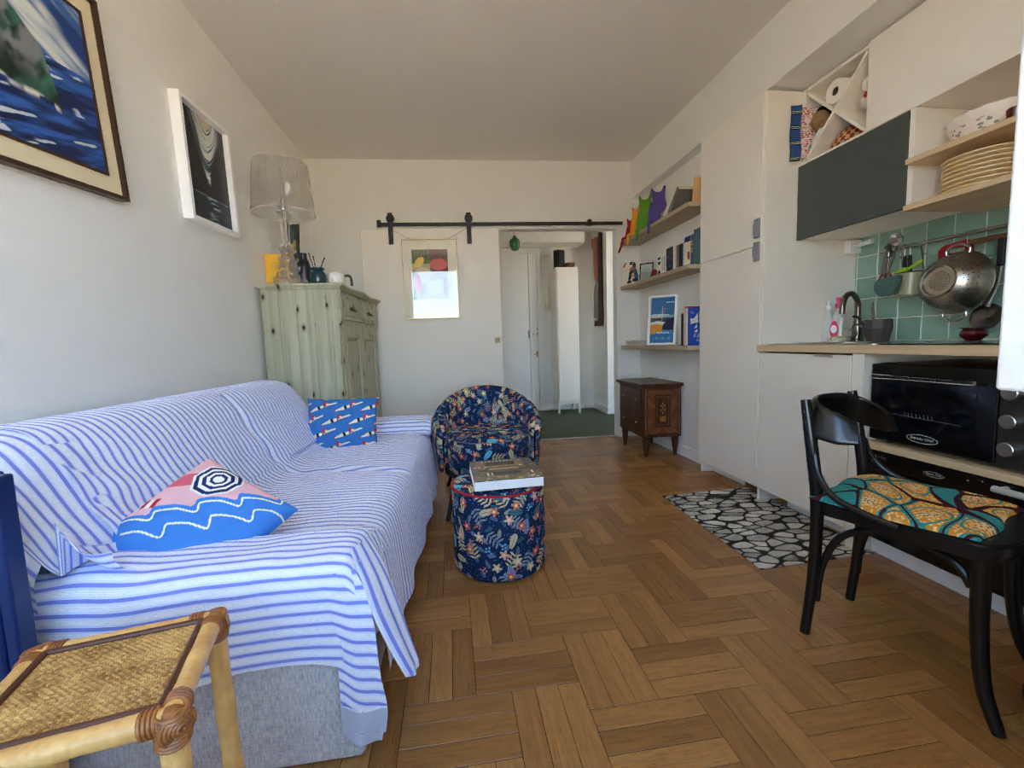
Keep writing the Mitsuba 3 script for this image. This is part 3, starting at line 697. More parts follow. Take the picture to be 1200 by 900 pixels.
def bar2(y0, z0, y1, z1, th):
    dy, dz = y1 - y0, z1 - z0
    l = math.hypot(dy, dz); ny, nz = -dz / l * th / 2, dy / l * th / 2
    return extr([(y0 + ny, z0 + nz), (y1 + ny, z1 + nz), (y1 - ny, z1 - nz), (y0 - ny, z0 - nz)], XR - 0.02 - UX - 0.002, 'yz', UX + 0.002)
ya, yb, za, zb = Y0 + w, Y1 - w, Z0 + w, Z1 - w
ym, zm = (ya + yb) / 2, (za + zb) / 2
add(t + '__divider', bar2(ya + 0.006, zb - 0.006, yb - 0.006, za + 0.006, 0.014), 'white_laminate')
add(t + '__divider', bar2(yb - 0.006, zb - 0.006, ym + 0.009, zm + 0.009, 0.014), 'white_laminate')
add(t + '__divider', bar2(ym - 0.009, zm - 0.009, ya + 0.006, za + 0.006, 0.014), 'white_laminate')
# kitchen roll in the top cell
t = thing('kitchen_roll', 'white kitchen paper roll lying in the top cell of the cross shelf', 'paper roll')
ro = lathe([(0.020, 0.0), (0.056, 0.0), (0.057, 0.003), (0.057, 0.222), (0.056, 0.225), (0.020, 0.225), (0.020, 0.0)], 40, caps=False)
mat('paper_white', (238, 232, 220), 0.95, spec=0.1)
RC = (2.052, zm + 0.0915)
add(t + '__paper', mv(rot(ro, math.pi / 2, (0, 1, 0)), UX + 0.005, RC[0], RC[1]), 'paper_white')
mat('cardboard', (96, 78, 56), 0.9)
add(t + '__core', mv(rot(lathe([(0.0195, 0.004), (0.0195, 0.22), (0.0185, 0.22), (0.0185, 0.004), (0.0195, 0.004)], 24, caps=False), math.pi / 2, (0, 1, 0)), UX + 0.005, RC[0], RC[1]), 'cardboard')
# tablecloths in the left cell: hanging blue check cloth, red print cloth, brown bag
def check_c(p, n, uv):
    z = p.z * 12.4
    fz = z - dr.floor(z)
    c = mix(lin((58, 88, 140)), lin((46, 70, 118)), noise(p.y * 90, p.z * 90, p.x * 90))
    dark = smoothstep(0.70, 0.72, fz) * (1 - smoothstep(0.96, 0.98, fz))
    c = mix(c, lin((24, 26, 34)), dark)
    pale = smoothstep(0.78, 0.79, fz) * (1 - smoothstep(0.82, 0.83, fz)) + smoothstep(0.88, 0.89, fz) * (1 - smoothstep(0.92, 0.93, fz))
    return mix(c, lin((196, 206, 196)), pale * 0.9)
mat('blue_check_cloth', check_c, 0.9, spec=0.1)
def redprint_c(p, n, uv):
    a, b, r = voronoi(p.y * 75 + p.x * 60, p.z * 75)
    return mix(lin((226, 216, 204)), lin((176, 44, 42)), smoothstep(0.24, 0.30, b - a) * smoothstep(0.2, 0.3, a))
mat('red_print_cloth', redprint_c, 0.9, spec=0.1)
ck, _ = grid(lambda u, v: (1.886 + 0.052 * u + 0.004 * np.sin(v * 9), 2.238 - 0.012 * u + 0.002 * np.sin(v * 7 + u * 3), 1.912 + 0.288 * v), 8, 20, 0.006)
add('blue_check_cloth', mv(ck, 0, -0.006, 0), 'blue_check_cloth', 'blue checked cloth sticking out of the left cell of the cross shelf', 'cloth', smooth=True)
rk, _ = grid(lambda u, v: (1.942 + 0.09 * u, 2.222 - 0.022 * u + 0.003 * np.sin(v * 8), 1.926 + 0.262 * v), 8, 20, 0.006)
add('red_print_cloth', mv(rk, 0, 0, 0), 'red_print_cloth', 'red and white patterned cloth folded beside the blue checked cloth', 'cloth', smooth=True)
mat('navy_cloth', (24, 26, 40), 0.9, spec=0.1)
nvy = trimesh.creation.icosphere(subdivisions=4, radius=1.0); nvy.apply_scale((0.045, 0.034, 0.082))
add('navy_cloth', crumple(mv(nvy, 2.035, 2.180, 2.098), 0.010, 22, 9), 'navy_cloth', 'dark navy cloth behind the brown bag in the left cell', 'cloth', smooth=True)
mat('brown_paper', (146, 116, 84), 0.85, spec=0.2)
bag = trimesh.creation.icosphere(subdivisions=4, radius=1.0)
bag.apply_scale((0.05, 0.036, 0.052))
add('brown_paper_bag', crumple(mv(bag, 2.0, 2.158, 2.092), 0.016, 26, 3), 'brown_paper', 'crumpled brown bag stuffed in the left cell of the cross shelf', 'bag')
t = thing('white_packet', 'white packet with green print standing in the left cell', 'packet')
pk = bar2(2.205, 1.965, 2.128, 2.037, 0.016)
pk = tri(np.array(pk.vertices) * [1, 1, 1] + [0.0, 0, 0], pk.faces)
add(t + '__body', pk, mat('packet_white', (214, 214, 206), 0.4))
add(t + '__print', mv(rot(extr(el(0, 0, 0.012, 0.006), 0.0008, 'yz'), -0.9, (1, 0, 0)), UX + 0.0008, 2.192, 1.975), mat('leaf_green', (62, 150, 70), 0.5), 'green mark')
# basket in the bottom cell, boxes in right cell
def basket_c(p, n, uv):
    a, v = uv.x * 34, uv.y * 15
    row = dr.floor(v)
    k_ = dr.floor(a) + dr.floor(row / 2)
    s = k_ - 2 * dr.floor(k_ / 2)
    c = dr.select(row > 8.0, mix(lin((206, 178, 128)), lin((30, 30, 46)), dr.select(s > 0.5, 1.0, 0.0)), mix(lin((206, 178, 128)), lin((158, 52, 48)), dr.select(s > 0.42, 1.0, 0.0)))
    fu, fv = a * 2 - dr.floor(a * 2), v - row
    return c * (0.75 + 0.25 * dr.sin(fu * math.pi) * dr.sin(fv * math.pi))
mat('woven_basket', basket_c, 0.85, spec=0.2, bump=lambda p, n, uv: dr.abs(dr.sin(uv.x * 163)) * dr.abs(dr.sin(uv.y * 50.2)), bump_scale=0.003)
bm, buv = grid(lambda u, v: (2.10 + (0.075 * (1 - 0.25 * v) * np.cos(np.pi * v * 0.45) + 0.0) * np.cos(2 * np.pi * u) * 1.5, 2.05 + 0.104 * np.cos(np.pi * v * 0.47) * np.sin(2 * np.pi * u), 1.9075 + 0.112 * np.sin(np.pi * v * 0.5)), 48, 20)
add('woven_basket', bm, 'woven_basket', 'red and straw woven basket in the bottom cell of the cross shelf', 'basket', smooth=True, uv=buv)
mat('can_red', (180, 40, 40), 0.4)
t = thing('spray_can', 'white and red can lying in the right cell of the cross shelf', 'can')
can = lathe([(0, 0), (0.030, 0), (0.032, 0.004), (0.032, 0.15), (0.02, 0.17), (0, 0.17)], 28)
cb = cat_(mv(rot(can, math.pi / 2, (0, 1, 0)), UX + 0.06, 1.925, 2.150))
add(t + '__body', cb, 'paper_white')
add(t + '__lid', mv(rot(lathe([(0, -0.008), (0.024, -0.006), (0.0325, 0.004), (0.0325, 0.02)], 28), math.pi / 2, (0, 1, 0)), UX + 0.055, 1.925, 2.150), 'paper_white')
add(t + '__band', mv(rot(lathe([(0.0335, 0.03), (0.0335, 0.07)], 28, caps=False), math.pi / 2, (0, 1, 0)), UX + 0.06, 1.925, 2.150), 'can_red', 'red band')
t = thing('white_sack', 'white sack with red print lying in the right cell of the cross shelf', 'sack')
sk = trimesh.creation.icosphere(subdivisions=4, radius=1.0); sk.apply_scale((0.10, 0.048, 0.026)); sk = rot(sk, -0.62, (1, 0, 0))
add(t + '__body', crumple(mv(sk, 2.10, 1.925, 2.078), 0.005, 30, 5), 'paper_white')
add(t + '__print', mv(rot(extr(el(0, 0, 0.018, 0.012), 0.001, 'yz'), -0.6, (1, 0, 0)), 2.003, 1.908, 2.088), 'can_red', 'red mark')

t = thing('white_wall_cabinet', 'cream white flap door wall cabinet above the open shelf', 'cabinet')
add(t + '__body', box(UX + 0.001, XR - 0.001, 1.06, 1.854, 1.8905, 2.285, 0.001), 'white_laminate')
add(t + '__door', box(UX - 0.019, UX, 1.06, 1.853, 1.889, 2.283, 0.0015), 'white_laminate')
t = thing('dark_wall_cabinet', 'dark grey flap door wall cabinet under the cross shelf', 'cabinet')
add(t + '__body', box(UX + 0.001, XR - 0.014, 1.655, 2.247, 1.494, 1.8885, 0.001), 'white_laminate')
add(t + '__door', box(UX - 0.019, UX, 1.657, 2.247, 1.490, 1.886, 0.0015), 'dark_front', 'dark grey flap')

t = thing('open_wall_shelf', 'white open wall shelf unit with two oak boards', 'shelf')
add(t + '__side_panel', box(UX - 0.019, XR - 0.0155, 1.632, 1.654, 1.477, 1.888, 0.001), 'white_laminate')
add(t + '__side_panel', box(UX - 0.019, XR - 0.0155, 1.06, 1.082, 1.477, 1.888, 0.001), 'white_laminate')
add(t + '__back_panel', box(XR - 0.03, XR - 0.0155, 1.082, 1.632, 1.49, 1.888, 0), 'white_laminate', smooth=False)
add(t + '__shelf_board', box(UX - 0.06, XR - 0.031, 1.083, 1.631, 1.655, 1.677, 0.001), 'oak_laminate', 'oak board')
add(t + '__shelf_board', box(UX - 0.06, XR - 0.031, 1.083, 1.631, 1.468, 1.490, 0.001), 'oak_laminate', 'oak board')
# bowl with flower print
t = thing('floral_salad_bowl', 'large white scalloped bowl with flower print on the upper oak board', 'bowl')
def bowl_c(p, n, uv):
    a, v = uv.x * 34, uv.y
    band = smoothstep(0.42, 0.5, v) * (1 - smoothstep(0.72, 0.8, v))
    d, d2, r = voronoi(a, v * 9)
    fl = (1 - smoothstep(0.26, 0.36, d)) * band * dr.select(noise(a * 0.55, v * 4.0, 2.0) > 0.46, 1.0, 0.0)
    c = dr.select(r < 0.35, mi.Color3f(lin((196, 128, 112))), dr.select(r < 0.7, mi.Color3f(lin((126, 122, 138))), mi.Color3f(lin((122, 134, 106)))))
    return mix(lin((238, 228, 214)), c, fl * 0.85)
mat('flower_china', bowl_c, 0.2, spec=0.5)
def bowl_fn(u, v):
    s = v * 2
    out = s <= 1
    q = np.where(out, s, 2 - s)
    sc = 1 + 0.018 * np.cos(u * 2 * np.pi * 18) * np.clip(q * 3 - 2, 0, 1)
    R = (0.088 + 0.066 * q ** 0.8) * np.where(q < 0.03, q / 0.03, 1) * sc - np.where(out, 0, 0.004)
    z = 0.105 * q ** 1.5 + np.where(out, 0, 0.004 * (1 - q))
    return (R * np.cos(2 * np.pi * u), -R * np.sin(2 * np.pi * u), z)
bm, buv = grid(bowl_fn, 109, 41)
buv[:, 1] *= 2
add(t + '__body', mv(bm, 2.12, 1.455, 1.6775), 'flower_china', smooth=True, uv=buv)
add('red_cup', mv(lathe([(0, 0), (0.017, 0), (0.020, 0.008), (0.022, 0.04), (0.018, 0.045), (0, 0.045)], 24), 1.965, 1.312, 1.6775), 'red_glass', 'small dark red cup in front of the flower print bowl', 'cup')
# plates
mat('cream_china', (232, 212, 166), 0.25)
npl = 8
ORD = ['', 'second', 'third', 'fourth', 'fifth', 'sixth', 'seventh', 'eighth']
for i in range(npl):
    pl = lathe([(0, 0), (0.085, 0.0), (0.095, 0.002), (0.128, 0.0095), (0.1325, 0.0115), (0.1325, 0.0150), (0.128, 0.0145), (0.092, 0.0060), (0, 0.004)], 56)
    lb = 'cream dinner plate at the bottom of the stack on the lower oak board' if i == 0 else ('topmost cream dinner plate of the stack on the lower oak board' if i == npl - 1 else '%s cream dinner plate from the bottom of the stack on the lower oak board' % ORD[i])
    add('dinner_plate', mv(pl, 2.07 + rng.uniform(-.003, .003), 1.452 + rng.uniform(-.003, .003), 1.4903 + i * 0.0168), 'cream_china', lb, 'plate', 'cream plates stacked on the lower oak board')
# pebble print mat on the floor
def pebble_c(p, n, uv):
    x, y = p.x * 13.5, p.y * 13.5
    wx = x * 0.72 + 0.35 * noise(x * 0.8, y * 0.8, 1.0) + 0.3 * y
    wy = y * 1.25 + 0.35 * noise(x * 0.8, y * 0.8, 9.0) - 0.2 * x
    a, b, r = voronoi(wx, wy)
    st = smoothstep(0.07, 0.17, b - a) * smoothstep(0.66, 0.58, a)
    tone = 0.25 + 0.75 * r
    g = fbm(p.x * 60 + r * 40, p.y * 60, r * 9, 3)
    vein = noise(p.x * 18 + r * 20, p.y * 130 * (r - 0.3), r * 30)
    c = mix(lin((112, 110, 106)), lin((222, 218, 208)), dr.clip(tone * 0.9 + (g - 0.5) * 0.7 + (vein - 0.5) * 0.25, 0, 1))
    c = c * (0.72 + 0.28 * smoothstep(0.05, 0.4, b - a))
    return mix(lin((24, 23, 24)), c, st)
mat('pebble_print', pebble_c, 0.6, spec=0.3)
add('pebble_mat', extr(Polygon([(1.246, 2.43), (1.83, 2.455), (1.812, 1.58), (1.232, 1.555)]), 0.004, off=0.0008), 'pebble_print', 'grey pebble print mat on the parquet before the sink cabinet', 'mat', smooth=False)
# ------------------------------------------------------------------ the three wall shelves and what stands on them
SX0, SX1, SY0, SY1 = 1.652, XN - 0.001, 2.856, 4.064
def shelf_wood(p, n, uv):
    return mix(lin((150, 134, 108)), lin((184, 168, 140)), fbm(p.x * 60, p.y * 5, p.z * 70, 3))
mat('shelf_wood', shelf_wood, 0.6)
SZ = {}
for nm, z, lb in (('top', 1.893, 'highest of the three taupe wall shelves, under the beam'), ('mid', 1.474, 'middle taupe wall shelf full of books'), ('low', 0.908, 'lowest taupe wall shelf above the dark bedside chest')):
    add('wall_shelf', box(SX0, SX1, SY0, SY1, z - 0.030, z, 0.0015), 'shelf_wood', lb, 'shelf', 'taupe wall shelves')
    SZ[nm] = z + 0.0005
# four wooden cats along the edge of the top shelf
CAT = Polygon(spline([(-0.06, 0.0), (-0.078, 0.05), (-0.066, 0.13), (-0.045, 0.18), (-0.052, 0.22), (-0.058, 0.265), (-0.046, 0.27), (-0.026, 0.245), (0.0, 0.238), (0.022, 0.245), (0.04, 0.28), (0.054, 0.275), (0.05, 0.225), (0.052, 0.18), (0.068, 0.12), (0.076, 0.05), (0.058, 0.0)], 120, True))
for nm, c, y, h, w, ang, lb in (('red', (150, 26, 32), 3.955, 0.20, 0.10, 0.75, 'red cat figure, farthest on the top shelf with its tail hanging down'),
                            ('orange', (226, 152, 40), 3.83, 0.262, 0.12, 0.98, 'orange cat figure between the red and the green cat'),
                            ('green', (82, 138, 28), 3.645, 0.305, 0.155, 0.55, 'green cat figure left of the purple cat on the top shelf'),
                            ('purple', (72, 58, 124), 3.41, 0.285, 0.165, 0.42, 'purple cat figure, nearest and largest of the four on the top shelf')):
    t = thing('cat_figure', lb, 'figurine', 'cat figures sitting along the top shelf')
    mat('cat_' + nm, c, 0.55, spec=0.3)
    P = affinity.scale(CAT, w / 0.16, h / 0.275, origin=(0, 0))
    m = rot(puffy(P, 0.034, 0.012, 'xz'), -ang)
    add(t + '__body', mv(m, SX0 + 0.062, y, SZ['top']), 'cat_' + nm, smooth=40)
    # tail: over the front edge of the board and down
    x0 = SX0 + 0.03
    tl = spline([(x0 + 0.005, y, SZ['top'] + 0.018), (SX0 - 0.012, y + 0.01, SZ['top'] + 0.012), (SX0 - 0.016, y + 0.012, SZ['top'] - 0.03), (SX0 - 0.016, y + 0.02 + (0.08 if nm == 'red' else 0), SZ['top'] - 0.075 - (0.02 if nm == 'red' else 0))], 24)
    add(t + '__tail', tube(tl, np.linspace(0.014, 0.009, len(tl)), 10), 'cat_' + nm)
add('grey_stone', crumple(mv((lambda s: (s.apply_scale((0.03, 0.045, 0.032)), s)[1])(trimesh.creation.icosphere(subdivisions=3, radius=1.0)), SX0 + 0.055, 3.285, SZ['top'] + 0.033), 0.004, 40, 2), mat('stone_grey', (134, 130, 120), 0.8), 'rounded grey stone in front of the purple cat', 'stone')
# leaning books and a frame on the top shelf
mat('book_white', (228, 224, 212), 0.7)
mat('book_grey', (112, 108, 100), 0.7)
mat('paper_edge', (222, 214, 196), 0.9)
mat('pine_plain', (204, 164, 108), 0.5)
def book(name, lb, o, ex, ey, ez, th, wd, ht, cover, group=None):
    """o lower corner; ex across the spine, ey from spine into the shelf, ez up"""
    t = thing('book', lb, 'book', group)
    c = 0.0022
    o, ex, ey, ez = [np.asarray(a, float) for a in (o, ex, ey, ez)]
    m = cat_(obox(o, ex, ey, ez, c, wd, ht, 0.0008), obox(o + ex * (th - c), ex, ey, ez, c, wd, ht, 0.0008), obox(o + ex * c * 0.5, ex, ey, ez, th - c, c, ht, 0.0008))
    add(t + '__cover', m, cover)
    add(t + '__pages', obox(o + ex * (c + 0.0002) + ey * (c + 0.0002) + ez * 0.003, ex, ey, ez, th - 2 * c - 0.0004, wd - 0.006, ht - 0.006, 0.0005), 'paper_edge', 'page block')
    return t
def lean(y, z, a):
    return (0, math.cos(a), math.sin(a)), (1, 0, 0), (0, -math.sin(a), math.cos(a))
for lb, y, a, th, wd, ht, cov in (('white book leaning on the top shelf right of the purple cat', 3.245, 0.80, 0.028, 0.17, 0.245, 'book_white'), ('grey book leaning behind the white one on the top shelf', 3.178, 0.80, 0.034, 0.15, 0.205, 'book_grey')):
    ex, ey, ez = lean(0, 0, a)
    # pivots on its lower near edge
    o = np.array([SX0 + (0.025 if cov == 'book_white' else 0.03), y, SZ['top']])
    ex2 = (0, -math.cos(a), math.sin(a)) ; ez2 = (0, -math.sin(a), math.cos(a))
    # thickness towards the far side and up, height leaning towards the near end
    exf = np.array([0, math.cos(a), math.sin(a)]); ezf = np.array([0, -math.sin(a), math.cos(a)])
    book('b', lb, o - exf * 0.0, exf, (1, 0, 0), ezf, th, wd, ht, cov)
add('pine_picture', cat_(obox((SX0 + 0.06, 2.905, SZ['top']), (1, 0, 0), (0, math.cos(.2), math.sin(.2)), (0, -math.sin(.2), math.cos(.2)), 0.12, 0.014, 0.17)), 'pine_plain', 'pale pine frame leaning at the near end of the top shelf', 'picture frame')

# middle shelf: art print, small frame, red object, row of books
def splash(uv):
    L = [(el(0.5, 0.88, 0.16, 0.10, -20), (30, 28, 34)), (el(0.42, 0.80, 0.10, 0.07), (226, 216, 200)), (el(0.56, 0.80, 0.09, 0.06), (70, 84, 70)),
         (el(0.50, 0.66, 0.16, 0.11), (182, 84, 50)), (el(0.60, 0.60, 0.10, 0.10), (60, 110, 110)), (el(0.42, 0.55, 0.12, 0.07, 30), (40, 38, 40)),
         (el(0.66, 0.42, 0.10, 0.20, 12), (44, 92, 128)), (el(0.36, 0.36, 0.07, 0.16, -14), (34, 36, 48)), (el(0.62, 0.24, 0.15, 0.07), (36, 42, 58)), (el(0.34, 0.16, 0.13, 0.05, 10), (30, 32, 36)),
         (el(0.48, 0.44, 0.05, 0.09, 20), (214, 150, 60)), (el(0.12, 0.84, 0.05, 0.10, -30), (132, 40, 50)), (el(0.17, 0.82, 0.045, 0.07, -30), (232, 214, 150)), (el(0.88, 0.84, 0.05, 0.06), (214, 178, 70)), (el(0.85, 0.86, 0.05, 0.05), (224, 216, 200)),
         (el(0.78, 0.12, 0.16, 0.03, 5), (40, 42, 46)), (el(0.5, 0.93, 0.05, 0.03), (200, 190, 170))]
    return paint(uv, (222, 214, 198), L)
t = thing('art_print_canvas', 'small canvas print of a colourful figure leaning at the far end of the middle shelf', 'picture')
e1 = np.array([0.975, -0.222, 0]); e1 /= np.linalg.norm(e1); e2 = np.array([0.06, 0.11, 0.99]); e2 /= np.linalg.norm(e2)
mat('printed', VC, 0.55, spec=0.3)
m, UV, C_ = card((SX0 + 0.003, 4.025, SZ['mid']), e1, e2, 0.198, 0.235, 0.012, 100, 110, splash)
add(t + '__canvas', m, 'printed', smooth=False, color=C_)
t = thing('small_photo_frame', 'small dark edged picture frame before the canvas print', 'picture frame')
e1 = np.array([0.80, -0.60, 0]); e2 = np.array([0.12, 0.16, 0.98]); e2 /= np.linalg.norm(e2)
o = np.array([SX0 + 0.03, 3.70, SZ['mid']])
def frame_mesh(o, e1, e2, w, h, b, d):
    nz = np.cross(e1, e2)
    o = np.asarray(o, float)
    P = sbox(0, 0, w, h).difference(sbox(b, b, w - b, h - b))
    m = extr(P, d)
    M = np.eye(4); M[:3, 0], M[:3, 1], M[:3, 2], M[:3, 3] = e1, e2, nz, o
    m.apply_transform(M)
    return m
def on_plane(m, o, e1, e2):
    M = np.eye(4); M[:3, 0], M[:3, 1], M[:3, 2], M[:3, 3] = e1, e2, np.cross(e1, e2), np.asarray(o, float)
    m = m.copy(); m.apply_transform(M); return m
add(t + '__frame', frame_mesh(o, e1, e2, 0.115, 0.158, 0.007, 0.012), 'matt_black')
m, UV, C_ = card(o + e1 * 0.0072 + e2 * 0.0072 + np.cross(e1, e2) * 0.004, e1, e2, 0.1006, 0.1436, 0.003, 40, 50, lambda uv: paint(uv, (150, 164, 156), [(sbox(0.06, 0.05, 0.94, 0.95), (176, 184, 174)), (sbox(0.1, 0.08, 0.9, 0.5), (140, 158, 154)), (el(0.5, 0.6, 0.3, 0.12), (162, 176, 170))]))
add(t + '__picture', m, 'printed', smooth=False, color=C_)
add('red_ornament', mv(lathe([(0, 0), (0.03, 0), (0.038, 0.02), (0.03, 0.055), (0.016, 0.078), (0, 0.085)], 20), SX0 + 0.11, 3.575, SZ['mid']), mat('dark_red', (110, 34, 28), 0.5), 'dark red rounded ornament between frame and books on the middle shelf', 'ornament')
SPINES = [  # near edge order from far to near: thickness, height, depth, colour, label, decoration
    (0.060, 0.218, (232, 228, 220), 'thick white book with black print, farthest of the row'),
    (0.034, 0.214, (224, 220, 210), 'white book second from the far end of the row'),
    (0.040, 0.213, (226, 222, 212), 'white book with grey spine lettering, left of the navy book'),
    (0.100, 0.214, (34, 42, 58), 'thick dark navy book on the middle shelf'),
    (0.022, 0.210, (226, 220, 206), 'thin white book right of the navy book'),
    (0.020, 0.209, (196, 190, 176), 'thin pale book left of the grey books'),
    (0.034, 0.205, (112, 108, 100), 'grey book left of the black one on the middle shelf'),
    (0.052, 0.205, (28, 26, 26), 'black book in the middle of the row'),
    (0.020, 0.228, (168, 182, 196), 'thin pale blue book beside the black one'),
    (0.072, 0.240, (228, 216, 186), 'cream book with blue top and red mark'),
    (0.036, 0.235, (62, 78, 116), 'slate blue book with orange lettering'),
    (0.058, 0.262, (70, 100, 104), 'teal book, nearest of the row beside the tall cabinet')]
y = 3.485
sc_ = (3.485 - 2.872) / sum(s[0] + 0.0015 for s in SPINES)
for i, (th, ht, c, lb) in enumerate(SPINES):
    th *= sc_
    mat('spine_%d' % i, c, 0.6)
    y -= th
    t = book('b', lb + ' on the middle shelf' if 'middle shelf' not in lb else lb, (1.742, y, SZ['mid']), (0, 1, 0), (1, 0, 0), (0, 0, 1), th, 0.107, ht - 0.012, 'spine_%d' % i, 'books in a row on the middle shelf')
    def spine_text(s, hgt, dy, z0, m_, up=True):
        tm = meshkit.text_mesh(s, hgt, 0.0004)
        v = np.array(tm.vertices)
        # reading upward along z, letters' tops towards the far side
        return tri(np.stack([1.7418 - v[:, 2], y + dy + v[:, 1], z0 + v[:, 0]], 1), tm.faces)
    if i == 0: add(t + '__print', cat_(*[box(1.7414, 1.7419, y + 0.012, y + th - 0.012, SZ['mid'] + a, SZ['mid'] + b, 0) for a, b in ((0.02, 0.05), (0.10, 0.125), (0.14, 0.16))]), 'matt_black')
    if i in (1, 2): add(t + '__print', box(1.7414, 1.7419, y + th * 0.35, y + th * 0.65, SZ['mid'] + 0.04, SZ['mid'] + 0.15, 0), 'book_grey')
    if i == 3: add(t + '__print', cat_(*[box(1.7414, 1.7419, y + th * a, y + th * (a + 0.12), SZ['mid'] + b, SZ['mid'] + b + 0.02, 0) for a, b in ((0.2, 0.1), (0.55, 0.12), (0.4, 0.05), (0.3, 0.15))]), mat('spine_blue', (64, 96, 128), 0.6))
    if i == 9:
        add(t + '__top_band', box(1.7412, 1.7419, y + 0.001, y + th - 0.001, SZ['mid'] + 0.185, SZ['mid'] + 0.224, 0), mat('royal_blue', (32, 36, 110), 0.5))
        add(t + '__mark', extr(el(y + th * 0.3, SZ['mid'] + 0.085, th * 0.22, 0.03), 0.0006, 'yz', 1.7411), 'red_plastic')
    if i == 10: add(t + '__print', cat_(*[box(1.7412, 1.7419, y + th * 0.25, y + th * 0.75, SZ['mid'] + a, SZ['mid'] + a + 0.012, 0) for a in (0.10, 0.12, 0.15, 0.17)]), mat('gold_print', (206, 160, 80), 0.5))
    y -= 0.0015

# lowest shelf: white dish, framed boat poster, sailing books
dP = [(x * a, y * b, z) for (a, b, z) in ((0.034, 0.10, 0.0), (0.062, 0.15, 0.042), (0.064, 0.152, 0.044)) for x in (-1, 1) for y in (-1, 1)]
dish = trimesh.convex.convex_hull(np.array(dP))
dcut = trimesh.convex.convex_hull(np.array([(x * a, y * b, z) for (a, b, z) in ((0.030, 0.095, 0.006), (0.060, 0.148, 0.046)) for x in (-1, 1) for y in (-1, 1)]))
import manifold3d as m3
def to_m(m): return m3.Manifold(m3.Mesh(np.asarray(m.vertices, np.float32), np.asarray(m.faces, np.uint32)))
def from_m(a):
    mm = a.to_mesh(); return tri(mm.vert_properties[:, :3], mm.tri_verts)
add('white_dish', mv(from_m(to_m(dish) - to_m(dcut)), SX0 + 0.085, 3.87, SZ['low']), mat('white_china', (232, 228, 218), 0.2), 'low white flared rectangular dish at the far end of the lowest shelf', 'dish')
t = thing('boat_poster_frame', 'white framed poster of a boat leaning on the lowest shelf', 'picture frame')
e1 = np.array([0.70, -0.714, 0]); tilt = 0.14
nf = np.array([-0.714, -0.70, 0]); e2 = np.array([0, 0, 1]) * math.cos(tilt) - nf * math.sin(tilt)
o = np.array([1.665, 3.50, SZ['low']])
add(t + '__frame', frame_mesh(o - np.cross(e1, e2) * 0.0, e1, e2, 0.235, 0.415, 0.017, 0.032), 'white_gloss')
def boat(uv):
    L = [(sbox(0, 0.62, 1, 1), (56, 108, 158)), (el(0.3, 0.60, 0.5, 0.045), (196, 206, 210)), (el(0.8, 0.56, 0.4, 0.05), (150, 170, 190)), (sbox(0, 0.50, 1, 0.555), (60, 66, 80)), (el(0.2, 0.52, 0.25, 0.03, 6), (92, 74, 60)),
         ([(0.42, 0.48), (1, 0.55), (1, 0.28), (0.5, 0.3)], (24, 32, 66)), ([(0.0, 0.44), (0.25, 0.47), (0.52, 0.40), (0.48, 0.26), (0.22, 0.22), (0.0, 0.17)], (214, 152, 56)), ([(0.0, 0.46), (0.3, 0.49), (0.62, 0.46), (0.52, 0.40), (0.25, 0.43), (0, 0.40)], (226, 220, 206)),
         (sbox(0, 0, 1, 0.2), (52, 116, 166)), (sbox(0.46, 0.5, 0.49, 0.82), (226, 220, 206)), (sbox(0.36, 0.68, 0.62, 0.69), (200, 200, 196)), (el(0.56, 0.74, 0.08, 0.02), (190, 120, 100)), (sbox(0.62, 0.88, 0.95, 0.905), (214, 222, 226))]
    L += [(el(0.3 + 0.09 * q, 0.235 - 0.012 * (q % 2), 0.04, 0.02), (214, 220, 220)) for q in range(6)]
    L += [(sbox(0.1 + 0.13 * q, 0.085, 0.19 + 0.13 * q, 0.10 + 0.03 * (q % 2)), (120, 160, 190)) for q in range(6)]
    return paint(uv, (62, 120, 170), L)
m, UV, C_ = card(o + e1 * 0.0175 + e2 * 0.0175 + np.cross(e1, e2) * 0.012, e1, e2, 0.200, 0.380, 0.006, 80, 140, boat)
add(t + '__poster', m, 'printed', smooth=False, color=C_)
mat('sail_blue', (36, 74, 168), 0.45)
t = thing('sailing_book', 'blue book with white sails on its cover standing on the lowest shelf', 'book')
by0, by1, bz = 2.925, 2.968, SZ['low']
add(t + '__cover', cat_(box(1.695, 1.845, by0, by0 + 0.003, bz, bz + 0.272, 0.0008), box(1.695, 1.845, by1 - 0.003, by1, bz, bz + 0.272, 0.0008), box(1.842, 1.845, by0, by1, bz, bz + 0.272, 0.0008)), 'sail_blue')
add(t + '__pages', box(1.697, 1.8415, by0 + 0.0035, by1 - 0.0035, bz + 0.002, bz + 0.270, 0.0006), 'paper_edge', 'page block')
SC = lambda pts: extr([(1.695 + 0.15 * x, bz + 0.272 * z) for x, z in pts], 0.0006, 'xz', by0 - 0.0007)
add(t + '__sails', cat_(SC([(0.10, 0.57), (0.52, 0.60), (0.50, 0.86)]), SC([(0.56, 0.60), (0.78, 0.62), (0.58, 0.90)]), SC([(0.30, 0.44), (0.48, 0.48), (0.46, 0.58)]), SC([(0.30, 0.36), (0.50, 0.34), (0.48, 0.44)]), SC([(0.70, 0.46), (0.9, 0.45), (0.82, 0.58)]), SC([(0.12, 0.62), (0.3, 0.70), (0.14, 0.72)])), 'book_white', 'white sails')
def flat_xz(text, h, x, z, y):
    tm = meshkit.text_mesh(text, h, 0.0006); v = np.array(tm.vertices)
    return tri(np.stack([x + v[:, 0], y - v[:, 2], z + v[:, 1]], 1), tm.faces)
